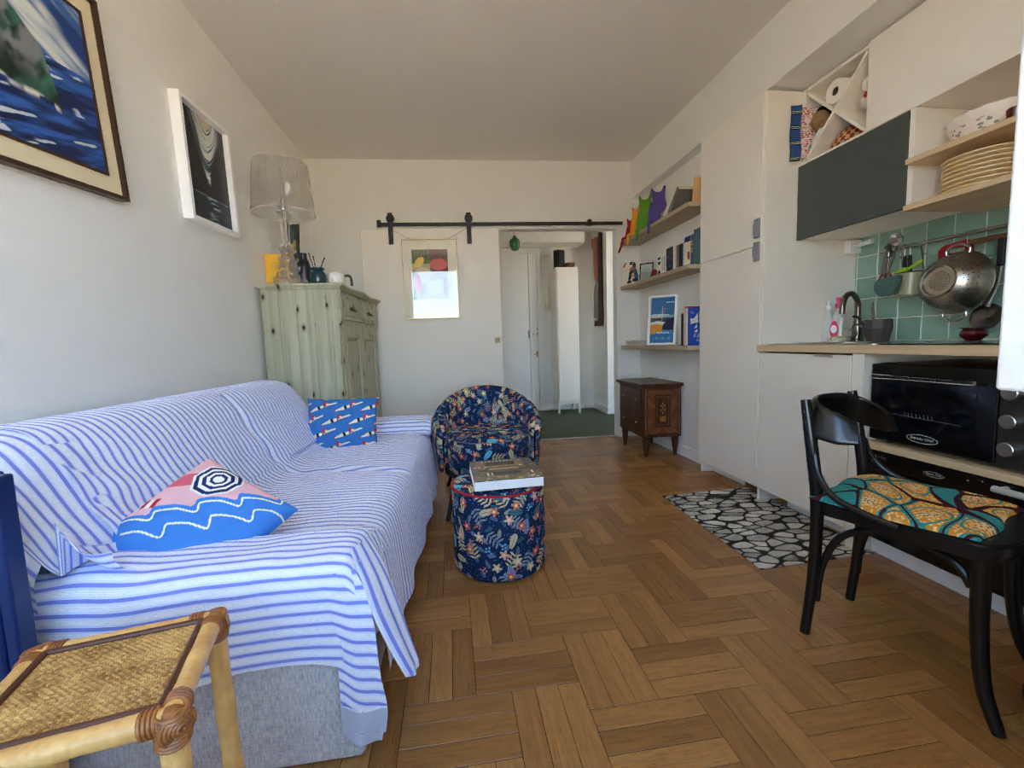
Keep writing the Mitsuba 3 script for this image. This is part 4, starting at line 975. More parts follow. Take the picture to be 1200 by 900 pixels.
add(t + '__lettering', cat_(flat_xz('LES', 0.012, 1.71, bz + 0.23, by0 - 0.0001), flat_xz('FABLE', 0.03, 1.74, bz + 0.055, by0 - 0.0001), flat_xz('MER', 0.016, 1.76, bz + 0.030, by0 - 0.0001)), 'book_white', 'white lettering')
t = thing('red_book', 'red edged book behind the blue sailing book on the lowest shelf', 'book')
add(t + '__cover', cat_(box(1.70, 1.848, by1 + 0.001, by1 + 0.004, bz, bz + 0.284, 0.0008), box(1.70, 1.848, by1 + 0.026, by1 + 0.029, bz, bz + 0.284, 0.0008)), 'can_red')
add(t + '__pages', box(1.7005, 1.846, by1 + 0.0045, by1 + 0.0255, bz + 0.001, bz + 0.281, 0.0005), 'paper_edge', 'page block')
add('thin_dark_book', box(1.69, 1.845, by1 + 0.031, by1 + 0.043, bz, bz + 0.235, 0.001), 'spine_3', 'thin dark book behind the sailing books on the lowest shelf', 'book')

# ------------------------------------------------------------------ dark inlaid bedside chest
def walnut(p, n, uv):
    g = fbm(p.x * 26, p.y * 26, p.z * 5, 3)
    f = noise(p.x * 240, p.y * 240, p.z * 18)
    return mix(lin((40, 22, 14)), lin((92, 52, 28)), dr.clip(g * 0.8 + f * 0.3 - 0.1, 0, 1))
mat('walnut', walnut, 0.3, spec=0.5)
def walnut2(p, n, uv):
    a = dr.abs(p.x - 1.68) * 8 - dr.abs(p.z - 0.35) * 8
    g = fbm(a * 9, p.x * 14, p.z * 14, 3)
    return mix(lin((70, 38, 20)), lin((136, 84, 46)), dr.clip(g * 1.3 - 0.2, 0, 1))
mat('walnut_veneer', walnut2, 0.28, spec=0.5)
mat('inlay', (158, 106, 60), 0.35)
t = thing('inlaid_bedside_chest', 'dark inlaid wooden bedside chest on tapered legs below the shelves', 'chest')
cx0, cx1, cy0, cy1, cz0, cz1 = 1.515, 1.838, 3.265, 3.765, 0.165, 0.583
add(t + '__body', box(cx0, cx1, cy0, cy1, cz0, cz1, 0.003), 'walnut')
add(t + '__top', cat_(box(cx0 - 0.028, 1.843, cy0 - 0.028, cy1 + 0.028, 0.5835, 0.607, 0.005), box(cx0 - 0.014, 1.84, cy0 - 0.014, cy1 + 0.014, 0.574, 0.5835, 0.003)), 'walnut')
for x in (cx0 + 0.035, cx1 - 0.035):
    for yy in (cy0 + 0.035, cy1 - 0.035):
        add(t + '__leg', mv(lathe([(0.013, 0), (0.027, 0.118), (0.022, 0.124), (0.031, 0.128), (0.031, 0.140), (0.024, 0.146), (0.032, 0.158), (0.032, 0.1648), (0.0, 0.1648)], 12), x, yy, 0.0015), 'walnut')
for k_, (z0, z1) in enumerate(((0.19, 0.365), (0.378, 0.56))):
    dw = add(t + '__drawer', box(cx0 - 0.006, cx0, cy0 + 0.045, cy1 - 0.045, z0, z1, 0.002), 'walnut')
    for yy in (cy0 + 0.12, cy1 - 0.12):
        add(dw + '__pull', cat_(mv(rot(lathe([(0.0, 0.014), (0.008, 0.013), (0.010, 0.008), (0.004, 0.004), (0.004, 0)], 14), -math.pi / 2, (0, 1, 0)), cx0 - 0.006, yy, (z0 + z1) / 2)), 'brass', 'small brass knob')
add(t + '__side_panel', box(cx0 + 0.035, cx1 - 0.035, cy0 - 0.002, cy0 + 0.001, cz0 + 0.03, cz1 - 0.03, 0.0008), 'walnut_veneer', 'lighter figured veneer side')
add(t + '__side_frame', extr(sbox(cx0 + 0.095, cz0 + 0.085, cx1 - 0.095, cz1 - 0.07).difference(sbox(cx0 + 0.103, cz0 + 0.093, cx1 - 0.103, cz1 - 0.078)).union(sbox(cx0 + 0.1, cz0 + 0.09, cx1 - 0.1, cz1 - 0.075).difference(sbox(cx0 + 0.106, cz0 + 0.096, cx1 - 0.106, cz1 - 0.081)).buffer(0.0)), 0.0016, 'xz', cy0 - 0.0034), 'dark_wood')
add(t + '__side_inlay', cat_(extr(sbox(cx0 + 0.115, cz0 + 0.105, cx1 - 0.115, cz1 - 0.09), 0.0008, 'xz', cy0 - 0.0027)), 'walnut')
vx, vz = (cx0 + cx1) / 2, (cz0 + cz1) / 2
vase = Polygon([(vx - 0.028, vz - 0.03), (vx - 0.022, vz - 0.08), (vx + 0.022, vz - 0.08), (vx + 0.028, vz - 0.03), (vx + 0.01, vz - 0.045), (vx, vz - 0.035), (vx - 0.01, vz - 0.045)])
add(t + '__vase_inlay', cat_(extr(vase, 0.0008, 'xz', cy0 - 0.0036), *[extr(el(vx + dx, vz + dz, 0.006, 0.012, aa), 0.0008, 'xz', cy0 - 0.0036) for dx, dz, aa in ((0, -0.01, 0), (0, 0.03, 0), (0, 0.065, 0), (-0.016, 0.015, 30), (0.016, 0.015, -30), (-0.014, 0.05, 30), (0.014, 0.05, -30))]), 'inlay', 'inlaid vase of flowers')
beads = [extr(el(x, z, 0.0045, 0.007), 0.0008, 'xz', cy0 - 0.001) for x in (cx0 + 0.018, cx1 - 0.018) for z in np.arange(cz0 + 0.03, cz1 - 0.02, 0.019)]
add(t + '__bead_inlay', cat_(*beads), 'inlay', 'rows of inlaid beads')
# ------------------------------------------------------------------ sliding door with rail and poster
def along(m):
    """from the back wall's frame (x along it, y = 0 its face, towards the room negative) to the room"""
    return rot(mv(m, 0, 4.0763, 0), ANG, at=(1.737, 4.0763, 0))
DX0, DX1 = -0.752, 0.487
d = 'door_1'
tagk(d, 'large white sliding barn door with a framed poster hung before it', kind='structure')
add(d + '__panel', along(box(DX0, DX1, -0.058, -0.024, 0.015, 2.022, 0.003)), 'white_laminate')
for x in (-0.485, 0.215):
    add(d + '__hanger', along(cat_(box(x - 0.021, x + 0.021, -0.064, -0.0582, 1.885, 2.10, 0.001), mv(rot(lathe([(0, -0.012), (0.034, -0.012), (0.036, -0.008), (0.030, 0), (0.036, 0.008), (0.034, 0.012), (0, 0.012)], 28), math.pi / 2, (1, 0, 0)), x, -0.05, 2.115), box(x - 0.021, x + 0.021, -0.072, -0.064, 2.085, 2.16, 0.002), *[mv(rot(lathe([(0.007, 0), (0.007, 0.004), (0, 0.005)], 10), math.pi / 2, (1, 0, 0)), x, -0.064, z) for z in (1.91, 1.95, 2.0)])), 'black_metal', 'black strap hanger with roller')
add(d + '__finger_pull', along(cat_(extr(sbox(0.405, 0.965, 0.475, 1.035).buffer(0.003).difference(sbox(0.417, 0.977, 0.463, 1.023)), 0.003, 'xz', -0.0612))), 'cream_plastic', 'square recessed finger pull')
add(d + '__finger_cup', along(box(0.417, 0.463, -0.0592, -0.0578, 0.977, 1.023, 0)), 'shelf_wood')
t = thing('barn_door_rail', 'black steel rail of the sliding door across the back wall', 'rail')
add(t + '__bar', along(box(-0.60, 1.668, -0.052, -0.046, 2.048, 2.079, 0.001)), 'black_metal')
for x in (-0.53, -0.05, 0.55, 0.98, 1.33):
    add(t + '__standoff', along(mv(rot(cat_(lathe([(0.010, 0.0), (0.010, 0.046), (0, 0.046)], 16), mv(lathe([(0.011, 0.0), (0.011, 0.006), (0, 0.007)], 16), 0, 0, 0.052)), math.pi / 2, (1, 0, 0)), x, 0, 2.064)), 'black_metal')
for x in (-0.585, 1.345):
    add(t + '__end_stop', along(box(x - 0.018, x + 0.018, -0.066, -0.04, 2.04, 2.10, 0.004)), 'black_metal')
# poster in a thin gold frame hung on a string between the hangers
t = thing('framed_poster', 'thin gold framed abstract art poster hanging on a string before the sliding door', 'picture')
px0, px1, pz0, pz1, py = -0.395, 0.095, 1.215, 1.922, -0.086
def along_card(x0, z0, w, h, y, t_, nu, nv, fn, tilt=0.0):
    m, UV = grid(lambda u, v: (x0 + w * u, y + 0 * u, z0 + h * v), nu, nv, thick=0.0)
    b = mv(m, 0, t_, 0)
    N = len(m.vertices)
    c = fn(UV)
    # solid sheet: front, back, no rim needed beyond the frame
    mm = cat_(m, tri(b.vertices, b.faces[:, ::-1]))
    return mm, np.concatenate([c, np.tile([[.8, .8, .8]], (N, 1))])
def abstract(uv):
    # plain stand-in: colour fields only, as large as the print's
    L = [(sbox(0.16, 0.24, 0.84, 0.885), (190, 176, 150)), (sbox(0.16, 0.70, 0.50, 0.885), (82, 96, 52)), (sbox(0.50, 0.60, 0.84, 0.885), (96, 44, 52)), (el(0.66, 0.69, 0.17, 0.075), (204, 84, 82)),
         (sbox(0.16, 0.24, 0.22, 0.62), (112, 116, 74)), (el(0.30, 0.72, 0.10, 0.06, 30), (226, 196, 92)), (el(0.40, 0.55, 0.17, 0.10, -15), (214, 196, 170)), (el(0.25, 0.45, 0.07, 0.14, 8), (206, 92, 76)), (el(0.6, 0.40, 0.20, 0.10, 10), (200, 190, 186)), (el(0.78, 0.40, 0.05, 0.12), (178, 150, 170))]
    for q in range(5): L.append((sbox(0.18 + 0.06 * q, 0.78, 0.20 + 0.06 * q, 0.885), (60, 72, 44)))
    return paint(uv, (226, 220, 204), L)
m, C_ = along_card(px0 + 0.006, pz0 + 0.006, px1 - px0 - 0.012, pz1 - pz0 - 0.012, py + 0.006, 0.004, 120, 160, abstract)
add(t + '__print', along(m), 'printed', smooth=False, color=C_)
add(t + '__frame', along(extr(sbox(px0, pz0, px1, pz1).difference(sbox(px0 + 0.006, pz0 + 0.006, px1 - 0.006, pz1 - 0.006)), 0.016, 'xz', py - 0.003)), mat('gold_frame', (176, 152, 96), 0.35, metallic=0.7), 'thin gold frame')
tm = meshkit.text_mesh('Picasso', 0.042, 0.0004, bold=True); v = np.array(tm.vertices)
add(t + '__lettering', along(tri(np.stack([-0.26 + v[:, 0] + 0.25 * v[:, 1], py + 0.0055 - v[:, 2], 1.286 + v[:, 1] + 0.02 * v[:, 0]], 1), tm.faces)), 'book_white', 'white handwritten lettering')
scene['mat_poster_glass'] = {'type': 'thindielectric', 'int_ior': 1.55}
add(t + '__glazing', along(tri([(px0 + 0.006, py + 0.0015, pz0 + 0.006), (px1 - 0.006, py + 0.0015, pz0 + 0.006), (px1 - 0.006, py + 0.0015, pz1 - 0.006), (px0 + 0.006, py + 0.0015, pz1 - 0.006)], [(0, 1, 2), (0, 2, 3)])), 'poster_glass', 'reflecting acrylic sheet', smooth=False)
add(t + '__back', along(box(px0 + 0.006, px1 - 0.006, py + 0.0105, py + 0.0125, pz0 + 0.006, pz1 - 0.006, 0)), 'cardboard')
add(t + '__string', along(cat_(tube([(-0.485, -0.074, 2.02), (-0.32, py + 0.004, 1.925)], 0.0016, 6), tube([(0.215, -0.074, 2.035), (0.02, py + 0.004, 1.925)], 0.0016, 6), tube([(-0.32, py + 0.004, 1.925), (0.02, py + 0.004, 1.925)], 0.001, 6))), mat('string', (120, 92, 60), 0.9))

# ------------------------------------------------------------------ pictures on the left wall
mat('walnut_frame', (52, 32, 20), 0.4)
mat('linen_mat', (222, 208, 176), 0.9, spec=0.1)
def canvas_sea(p, n, uv):
    u, v = uv.x, uv.y
    w = fbm(u * 5, v * 9, 0.0, 3)
    # sky with streaks of cloud
    s = fbm(u * 2.2 - v * 1.2, (v + u * 0.75) * 11, 2.0, 3)
    sky_ = mix(lin((50, 96, 160)), lin((206, 212, 208)), smoothstep(0.42, 0.72, s))
    sky_ = mix(sky_, mi.Color3f(lin((24, 58, 122))), smoothstep(0.58, 0.78, fbm(u * 2, (v + u * 0.7) * 7, 8.0, 2)))
    # sea with brushed waves and foam
    q = fbm(u * 5 + v * 4, v * 22 - u * 6, 5.0, 3)
    sea = mix(lin((14, 32, 78)), lin((44, 92, 168)), smoothstep(0.3, 0.72, q))
    foam = smoothstep(0.66, 0.78, fbm(u * 9 + v * 6, v * 30 - u * 9, 11.0, 3))
    sea = mix(sea, mi.Color3f(lin((206, 220, 230))), foam * 0.8)
    horizon = 0.60 - 0.02 * u + 0.02 * (noise(u * 6) - 0.5)
    c = dr.select(v > horizon, sky_, sea)
    # green and grey headland sloping down to the right
    top = dr.select(u < 0.68, 0.75 + (0.68 - u) * 0.6, dr.select(u < 0.77, 0.75 - (u - 0.68) * 1.5, 0.615 - (u - 0.77) * 5.5)) + 0.05 * (fbm(u * 14, 3.0, 1.0, 2) - 0.5)
    low = 0.33 - (u - 0.57) * 0.16 + 0.03 * (noise(u * 18) - 0.5)
    on = smoothstep(0.0, 0.012, top - v) * smoothstep(0.0, 0.012, v - low) * smoothstep(0.0, 0.01, 0.84 - u)
    g = fbm(u * 6 + v * 2, v * 7 - u * 9, 3.0, 3)
    hill = mix(lin((14, 38, 34)), lin((58, 112, 92)), smoothstep(0.3, 0.7, g))
    hill = mix(hill, mi.Color3f(lin((128, 130, 132))), smoothstep(0.42, 0.62, fbm(u * 9 + v * 5, v * 6 - u * 12, 21.0, 3)) * smoothstep(0.42, 0.62, v + u * 0.25 - 0.1) * 0.9)
    c = mix(c, hill, on)
    shore = smoothstep(0.03, 0.0, dr.abs(v - low + 0.012 * noise(u * 30))) * smoothstep(0.0, 0.03, 0.82 - u)
    return mix(c, mi.Color3f(lin((216, 214, 208))), shore * smoothstep(0.3, 0.5, noise(u * 26, v * 20)))
mat('sea_painting', canvas_sea, 0.5, spec=0.4, bump=lambda p, n, uv: fbm(uv.x * 60 + uv.y * 30, uv.y * 160, 0.0, 2), bump_scale=0.0008)
def canvas_night(p, n, uv):
    u, v = uv.x, uv.y
    sea = v < 0.26
    w = 0.30 * (1 - smoothstep(0.0, 1.0, (1 - v) / 0.66)) + 0.03
    cx = 0.55 + 0.03 * dr.sin(v * 9)
    beam = smoothstep(1.15, 0.45, dr.abs(u - cx) / w) * smoothstep(0.36, 0.44, v)
    arcs = v * 44 + dr.square((u - cx) / 0.22) * -9
    s = smoothstep(0.30, 0.62, fbm(arcs * 1.3, u * 3, 2.0, 3))
    c = mix(lin((14, 16, 20)), lin((22, 28, 32)), noise(u * 40, v * 40))
    c = mix(c, mix(lin((48, 84, 110)), lin((214, 216, 208)), s), dr.clip(beam * (0.5 + 0.6 * s), 0, 1))
    c = mix(c, mi.Color3f(lin((200, 186, 152))), smoothstep(1.0, 0.7, dr.abs(u - 0.57) / (0.16 * smoothstep(0.86, 1.0, v) + 0.001)) * smoothstep(0.87, 0.92, v))
    glit = smoothstep(0.5, 0.75, fbm(u * 8, v * 60, 4.0, 2)) * smoothstep(0.18, 0.02, dr.abs(u - 0.58 + 0.03 * dr.sin(v * 60)))
    sc = mix(lin((12, 20, 30)), lin((26, 44, 60)), fbm(u * 6, v * 40, 0.0, 2))
    sc = mix(sc, mi.Color3f(lin((150, 178, 190))), glit)
    c = dr.select(sea, sc, c)
    return mix(c, mi.Color3f(lin((130, 150, 160))), smoothstep(0.006, 0.0, dr.abs(v - 0.262)) * 0.7)
mat('night_painting', canvas_night, 0.45, spec=0.4)
def wall_picture(name, label, y0, y1, z0, z1, bw, depth, fr, mt=None, art='', art_inset=0.0, tilt=0.0):
    t = thing(name, label, 'painting')
    mid = ((y0 + y1) / 2, (z0 + z1) / 2)
    def place(m): return rot(m, tilt, (1, 0, 0), (XL, mid[0], mid[1]))
    x = XL + 0.001
    add(t + '__frame', place(extr(sbox(y0, z0, y1, z1).difference(sbox(y0 + bw, z0 + bw, y1 - bw, z1 - bw)), depth, 'yz', x)), fr)
    a = bw
    if mt:
        add(t + '__mat', place(box(x + 0.001, x + depth * 0.55, y0 + bw, y1 - bw, z0 + bw, z1 - bw, 0)), mt, smooth=False)
        a = bw + art_inset
        add(t + '__slip', place(extr(sbox(y0 + a - 0.008, z0 + a - 0.008, y1 - a + 0.008, z1 - a + 0.008).difference(sbox(y0 + a, z0 + a, y1 - a, z1 - a)), 0.006, 'yz', x + depth * 0.55)), fr)
    m = tri([(x + depth * (0.6 if mt else 0.35), yy, zz) for yy, zz in ((y0 + a, z0 + a), (y1 - a, z0 + a), (y1 - a, z1 - a), (y0 + a, z1 - a))], [(0, 1, 2), (0, 2, 3)])
    b_ = mv(m, -0.003)
    mm = cat_(m, tri(b_.vertices, b_.faces[:, ::-1]))
    add(t + '__canvas', place(mm), art, smooth=False, uv=np.array([(0, 0), (1, 0), (1, 1), (0, 1)] * 2, float))
wall_picture('sea_painting', 'large painting of a green headland and blue sea in dark brown frame', 0.888, 1.838, 1.5045, 2.1645, 0.014, 0.032, 'walnut_frame', 'linen_mat', 'sea_painting', 0.066, 0.085)
wall_picture('night_painting', 'dark night sea painting in a deep white frame nearest the lamp', 2.245, 2.70, 1.608, 2.163, 0.020, 0.045, 'white_gloss', None, 'night_painting', 0, 0.045)

# ------------------------------------------------------------------ green-grey pine cupboard
def pine(p, n, uv):
    # upright boards, knots, worn green-grey stain
    lx = p.x + 0.05 * p.y
    a = dr.select(dr.abs(n.y) > 0.7, lx, p.y)
    bd = dr.floor(a / 0.118 + 0.35)
    tone = cell_rand(bd, 7, 1)
    kx, kz = a * 9 + bd * 3.1, p.z * 5.2 + bd * 1.7
    d1, d2, r = voronoi(kx, kz)
    warp = 0.02 * dr.exp(-d1 * 6)
    g = fbm((a + warp) * 46 + tone * 9, p.z * 2.2, bd, 3)
    f = noise(a * 300, p.z * 9, bd)
    c = mix(lin((154, 152, 126)), lin((194, 193, 168)), dr.clip(g * 0.8 + f * 0.25 + tone * 0.2 - 0.12, 0, 1))
    knot = smoothstep(0.10, 0.05, d1) * dr.select(r > 0.42, 1.0, 0.0)
    halo = smoothstep(0.22, 0.08, d1) * dr.select(r > 0.42, 1.0, 0.0)
    c = mix(c, mi.Color3f(lin((120, 108, 78))), halo * 0.55)
    return mix(c, mi.Color3f(lin((56, 42, 30))), knot)
mat('green_pine', pine, 0.6, spec=0.3, bump=lambda p, n, uv: noise((p.x + p.y) * 260, p.z * 8, 0.0), bump_scale=0.0003)
CA = -0.05
CO = np.array([-0.70, 2.915, 0.0])
def cup(m):
    """cupboard frame: x from the front face back to the wall is negative, y along the front away from the viewer"""
    return mv(rot(m, CA), *CO)
CD, CWD, CH = 0.468, 1.09, 1.385
t = thing('pine_cupboard', 'tall green grey pine cupboard with two drawers and two doors beyond the sofa', 'cupboard')
n_b = 4
for i in range(n_b):
    w = (CD - 0.045) / n_b
    add(t + '__side_board', cup(box(-CD + i * w + 0.0006, -CD + (i + 1) * w - 0.0006, 0.004, 0.022, 0.06, CH - 0.032, 0.0012)), 'green_pine', smooth=False)
add(t + '__body', cup(cat_(box(-CD, -0.012, 0.0225, CWD, 0.06, CH - 0.032, 0), )), 'green_pine', smooth=False)
add(t + '__base', cup(box(-CD, 0.008, -0.006, CWD + 0.006, 0.0, 0.06, 0.004)), 'green_pine')
# top board with waved front edge
fe = [(0.03 + 0.012 * math.cos(4 * math.pi * s) , -0.028 + (CWD + 0.056) * s) for s in np.linspace(0, 1, 60)]
topP = Polygon([(-CD - 0.012, -0.028), *fe, (-CD - 0.012, CWD + 0.028)])
add(t + '__top', cup(cat_(extr(topP, 0.017, off=CH - 0.017), extr(topP.buffer(-0.012), 0.009, off=CH - 0.0262), extr(topP.buffer(-0.022), 0.008, off=CH - 0.0335))), 'green_pine')
# corner pilasters with turned blocks
for yy in (0.0, CWD - 0.045):
    add(t + '__corner_post', cup(cat_(box(-0.045, 0.0, yy, yy + 0.045, 0.06, CH - 0.034, 0.003), mv(lathe([(0.006, 1.12), (0.016, 1.13), (0.02, 1.15), (0.014, 1.165), (0.022, 1.18), (0.022, 1.215), (0.015, 1.225), (0.022, 1.24), (0.022, 1.30), (0.016, 1.315), (0.022, 1.33), (0.022, 1.35)], 16), -0.004, yy + 0.022, 0))), 'green_pine')
for i in range(2):
    y0 = 0.052 + i * (CWD - 0.104) / 2
    y1 = y0 + (CWD - 0.104) / 2 - 0.006
    k = add(t + '__drawer', cup(cat_(box(-0.012, 0.004, y0, y1, 1.165, 1.325, 0.003), box(-0.002, 0.009, y0 + 0.022, y1 - 0.022, 1.188, 1.303, 0.005))), 'green_pine')
    ym = (y0 + y1) / 2
    add(k + '__pull', cup(cat_(extr(el(ym, 1.245, 0.055, 0.016), 0.003, 'yz', 0.0092), tube(spline([(0.013, ym - 0.04, 1.25), (0.03, ym - 0.036, 1.232), (0.033, ym, 1.226), (0.03, ym + 0.036, 1.232), (0.013, ym + 0.04, 1.25)], 24), 0.0042, 8))), mat('old_brass', (110, 96, 74), 0.4, metallic=0.8), 'old brass drop pull')
    k = add(t + '__door', cup(cat_(extr(sbox(y0, 0.085, y1, 1.13).difference(sbox(y0 + 0.075, 0.17, y1 - 0.075, 1.05)), 0.018, 'yz', -0.012))), 'green_pine')
    add(k + '__panel', cup(cat_(box(-0.012, -0.006, y0 + 0.074, y1 - 0.074, 0.169, 1.051, 0.0), box(-0.007, 0.003, y0 + 0.105, y1 - 0.105, 0.20, 1.02, 0.007))), 'green_pine')
    add(k + '__moulding', cup(extr(sbox(y0 + 0.075, 0.17, y1 - 0.075, 1.05).difference(sbox(y0 + 0.085, 0.18, y1 - 0.085, 1.04)), 0.016, 'yz', -0.006)), 'green_pine')
    kx = y1 - 0.03 if i == 0 else y0 + 0.03
    add(k + '__keyhole', cup(extr(el(kx, 0.64, 0.008, 0.018), 0.002, 'yz', 0.0062)), 'old_brass')

# ---- on the cupboard: clear baroque lamp, yellow card stand, vases and bowl
TZ = CH + 0.0005
LXc, LYc = -1.005, 2.992
t = thing('clear_baroque_lamp', 'transparent acrylic table lamp with pleated clear shade on the pine cupboard', 'lamp')
scene['mat_clear_acrylic'] = {'type': 'dielectric', 'int_ior': 1.46}
scene['mat_shade_acrylic'] = {'type': 'blendbsdf', 'weight': 0.08, 'a': {'type': 'thindielectric', 'int_ior': 1.5},
                              'b': {'type': 'twosided', 'nested_bsdf': {'type': 'principled', 'base_color': rgb((168, 160, 148)), 'roughness': 0.25, 'specular': 0.5}}}
# cut-out baroque profile, half of it: scrolled foot, knuckles, tall shaft
def scroll_profile():
    P = []
    P.append(Polygon([(0, 0.0), (0.11, 0.0), (0.122, 0.012), (0.11, 0.03), (0.085, 0.034), (0.07, 0.05), (0.062, 0.08), (0.05, 0.10), (0.058, 0.12), (0.05, 0.145), (0.038, 0.15), (0.045, 0.175), (0.038, 0.20), (0.03, 0.21), (0.036, 0.235), (0.026, 0.255), (0.024, 0.27), (0.034, 0.435), (0.042, 0.45), (0.034, 0.465), (0.0, 0.465)]))
    for (cx, cz, r) in ((0.105, 0.028, 0.02), (0.076, 0.06, 0.017), (0.062, 0.105, 0.018), (0.052, 0.16, 0.017), (0.044, 0.215, 0.016), (0.04, 0.252, 0.010), (0.045, 0.452, 0.012)):
        P.append(Point(cx, cz).buffer(r, 12))
    U = shapely.union_all(P)
    for (cx, cz, r) in ((0.105, 0.028, 0.008), (0.06, 0.107, 0.007), (0.05, 0.162, 0.0065), (0.043, 0.217, 0.006)):
        U = U.difference(Point(cx, cz).buffer(r, 10))
    return affinity.scale(U, 0.92, 1, origin=(0, 0))
PR = scroll_profile().buffer(-0.0015).buffer(0.0015).simplify(0.0006)
full = PR.union(affinity.scale(PR, -1, 1, origin=(0, 0)))
fins = []
for q in range(3):
    fins.append(rot(extr(full, 0.012, 'xz', -0.006), math.pi / 3 * q))
try:
    acc = to_m(fins[0])
    for f_ in fins[1:]: acc = acc + to_m(f_)
    mm = acc.to_mesh()
    base = tri(mm.vert_properties[:, :3], mm.tri_verts) if len(mm.tri_verts) > 100 else cat_(*fins)
except Exception:
    base = cat_(*fins)
add(t + '__base', mv(base, LXc, LYc, TZ), 'clear_acrylic', 'clear baroque foot', smooth=False)
kn = [mv(trimesh.creation.icosphere(subdivisions=2, radius=r), 0.92 * x * math.cos(q), 0.92 * x * math.sin(q), z) for q in np.arange(6) * math.pi / 3 + math.pi / 6 for x, z, r in ((0.058, 0.03, 0.018), (0.042, 0.075, 0.015), (0.036, 0.125, 0.015), (0.032, 0.175, 0.014), (0.028, 0.225, 0.013))]
for b_ in kn: add(t + '__bead', mv(b_, LXc, LYc, TZ), 'clear_acrylic')
add(t + '__socket', mv(lathe([(0.016, 0.468), (0.018, 0.475), (0.018, 0.53), (0.008, 0.54), (0.006, 0.69), (0.012, 0.70), (0.010, 0.715), (0, 0.718)], 20), LXc, LYc, TZ), mat('chrome', (210, 210, 210), 0.12, metallic=1.0))
add(t + '__bulb', mv(lathe([(0.0, 0.56), (0.012, 0.562), (0.02, 0.60), (0.018, 0.63), (0.0, 0.645)], 20), LXc + 0.035, LYc, TZ), 'white_gloss')
na = 240
a_ = np.arange(na) * 2 * np.pi / na
rows = []
for s in np.linspace(0, 1, 3):
    R = 0.183 * (1 - s) + 0.155 * s + 0.0016 * (np.arange(na) % 2)
    rows.append(np.stack([R * np.cos(a_), R * np.sin(a_), np.full(na, 0.442 + 0.30 * s)], 1))
V = np.concatenate(rows); Fc = []
for i in range(2):
    for j in range(na):
        k = (j + 1) % na
        Fc += [(i * na + j, i * na + k, (i + 1) * na + k), (i * na + j, (i + 1) * na + k, (i + 1) * na + j)]
add(t + '__shade', mv(tri(V, Fc), LXc, LYc, TZ), 'shade_acrylic', 'clear pleated shade', smooth=False)
add(t + '__shade_rim', mv(cat_(tube(np.stack([0.184 * np.cos(a_[::4]), 0.184 * np.sin(a_[::4]), np.full(60, 0.442)], 1), 0.0022, 6, True), tube(np.stack([0.156 * np.cos(a_[::4]), 0.156 * np.sin(a_[::4]), np.full(60, 0.742)], 1), 0.0018, 6, True)), LXc, LYc, TZ), mat('rim_acrylic', (176, 170, 158), 0.2))
add(t + '__arm', mv(cat_(*[tube(spline([(0.0, 0, 0.70), (0.06 * math.cos(q), 0.06 * math.sin(q), 0.71), (0.155 * math.cos(q), 0.155 * math.sin(q), 0.735)], 12), 0.0016, 6) for q in (0.4, 2.5, 4.6)]), LXc, LYc, TZ), 'chrome')
# yellow tile stand in front left
t = thing('yellow_picture_stand', 'yellow printed card in a clear stand before the clear lamp', 'picture')
mat('yellow_print', VC, 0.5)
o = np.array([-1.188, 3.105, TZ]); e1 = np.array([1.0, 0.02, 0]); e1 /= np.linalg.norm(e1); e2 = np.array([0, 0.03, 1]); e2 /= np.linalg.norm(e2)
def yel(uv):
    L = [(sbox(0.2, 0.3, 0.82, 0.85), (238, 184, 66)), (sbox(0.25, 0.72, 0.7, 0.735), (190, 132, 40)), (sbox(0.25, 0.65, 0.78, 0.665), (198, 140, 46)), (sbox(0.25, 0.58, 0.74, 0.595), (198, 140, 46)), (sbox(0.25, 0.8, 0.78, 0.812), (198, 140, 46)), (el(0.5, 0.15, 0.3, 0.04), (206, 150, 60))]
    return paint(uv, (240, 180, 52), L)
m, UV, C_ = card(o, e1, e2, 0.165, 0.222, 0.008, 50, 60, yel)
add(t + '__card', m, 'printed', smooth=False, color=C_)
# behind: leaning dark picture, dark bottle, teal vase with sprigs, white bowl, handle
t = thing('dark_small_painting', 'small dark green and yellow picture leaning behind the clear lamp', 'picture')
def dk(uv): return paint(uv, (52, 60, 48), [(sbox(0, .55, 1, 1), (58, 72, 70)), (el(.5, .62, .3, .10, 25), (176, 150, 52)), (el(.4, .85, .3, .1), (86, 106, 96)), (sbox(0, 0, 1, .4), (66, 58, 50))])
o = np.array([-1.17, 3.42, TZ]); e1 = np.array([0.93, -0.36, 0]); e1 /= np.linalg.norm(e1); e2 = np.array([0.03, 0.08, 1]); e2 /= np.linalg.norm(e2)
m, UV, C_ = card(o, e1, e2, 0.105, 0.50, 0.012, 40, 80, dk)
add(t + '__canvas', m, 'printed', smooth=False, color=C_)
add('dark_bottle', mv(lathe([(0, 0), (0.04, 0.0), (0.045, 0.01), (0.045, 0.15), (0.036, 0.19), (0.024, 0.21), (0.024, 0.25), (0, 0.252)], 28), -0.985, 3.24, TZ), mat('navy_glaze', (26, 28, 44), 0.25), 'dark navy bottle between the clear lamp and the teal vase', 'bottle')
t = thing('teal_vase', 'round dark teal vase with two beaded sprigs on the pine cupboard', 'vase')
VX, VY = -0.838, 3.03
add(t + '__body', mv(lathe([(0, 0), (0.034, 0), (0.052, 0.02), (0.056, 0.048), (0.048, 0.078), (0.034, 0.094), (0.044, 0.112), (0.040, 0.112), (0.03, 0.096), (0.0, 0.08)], 32), VX, VY, TZ), mat('teal_glaze', (18, 58, 66), 0.12, spec=0.6))
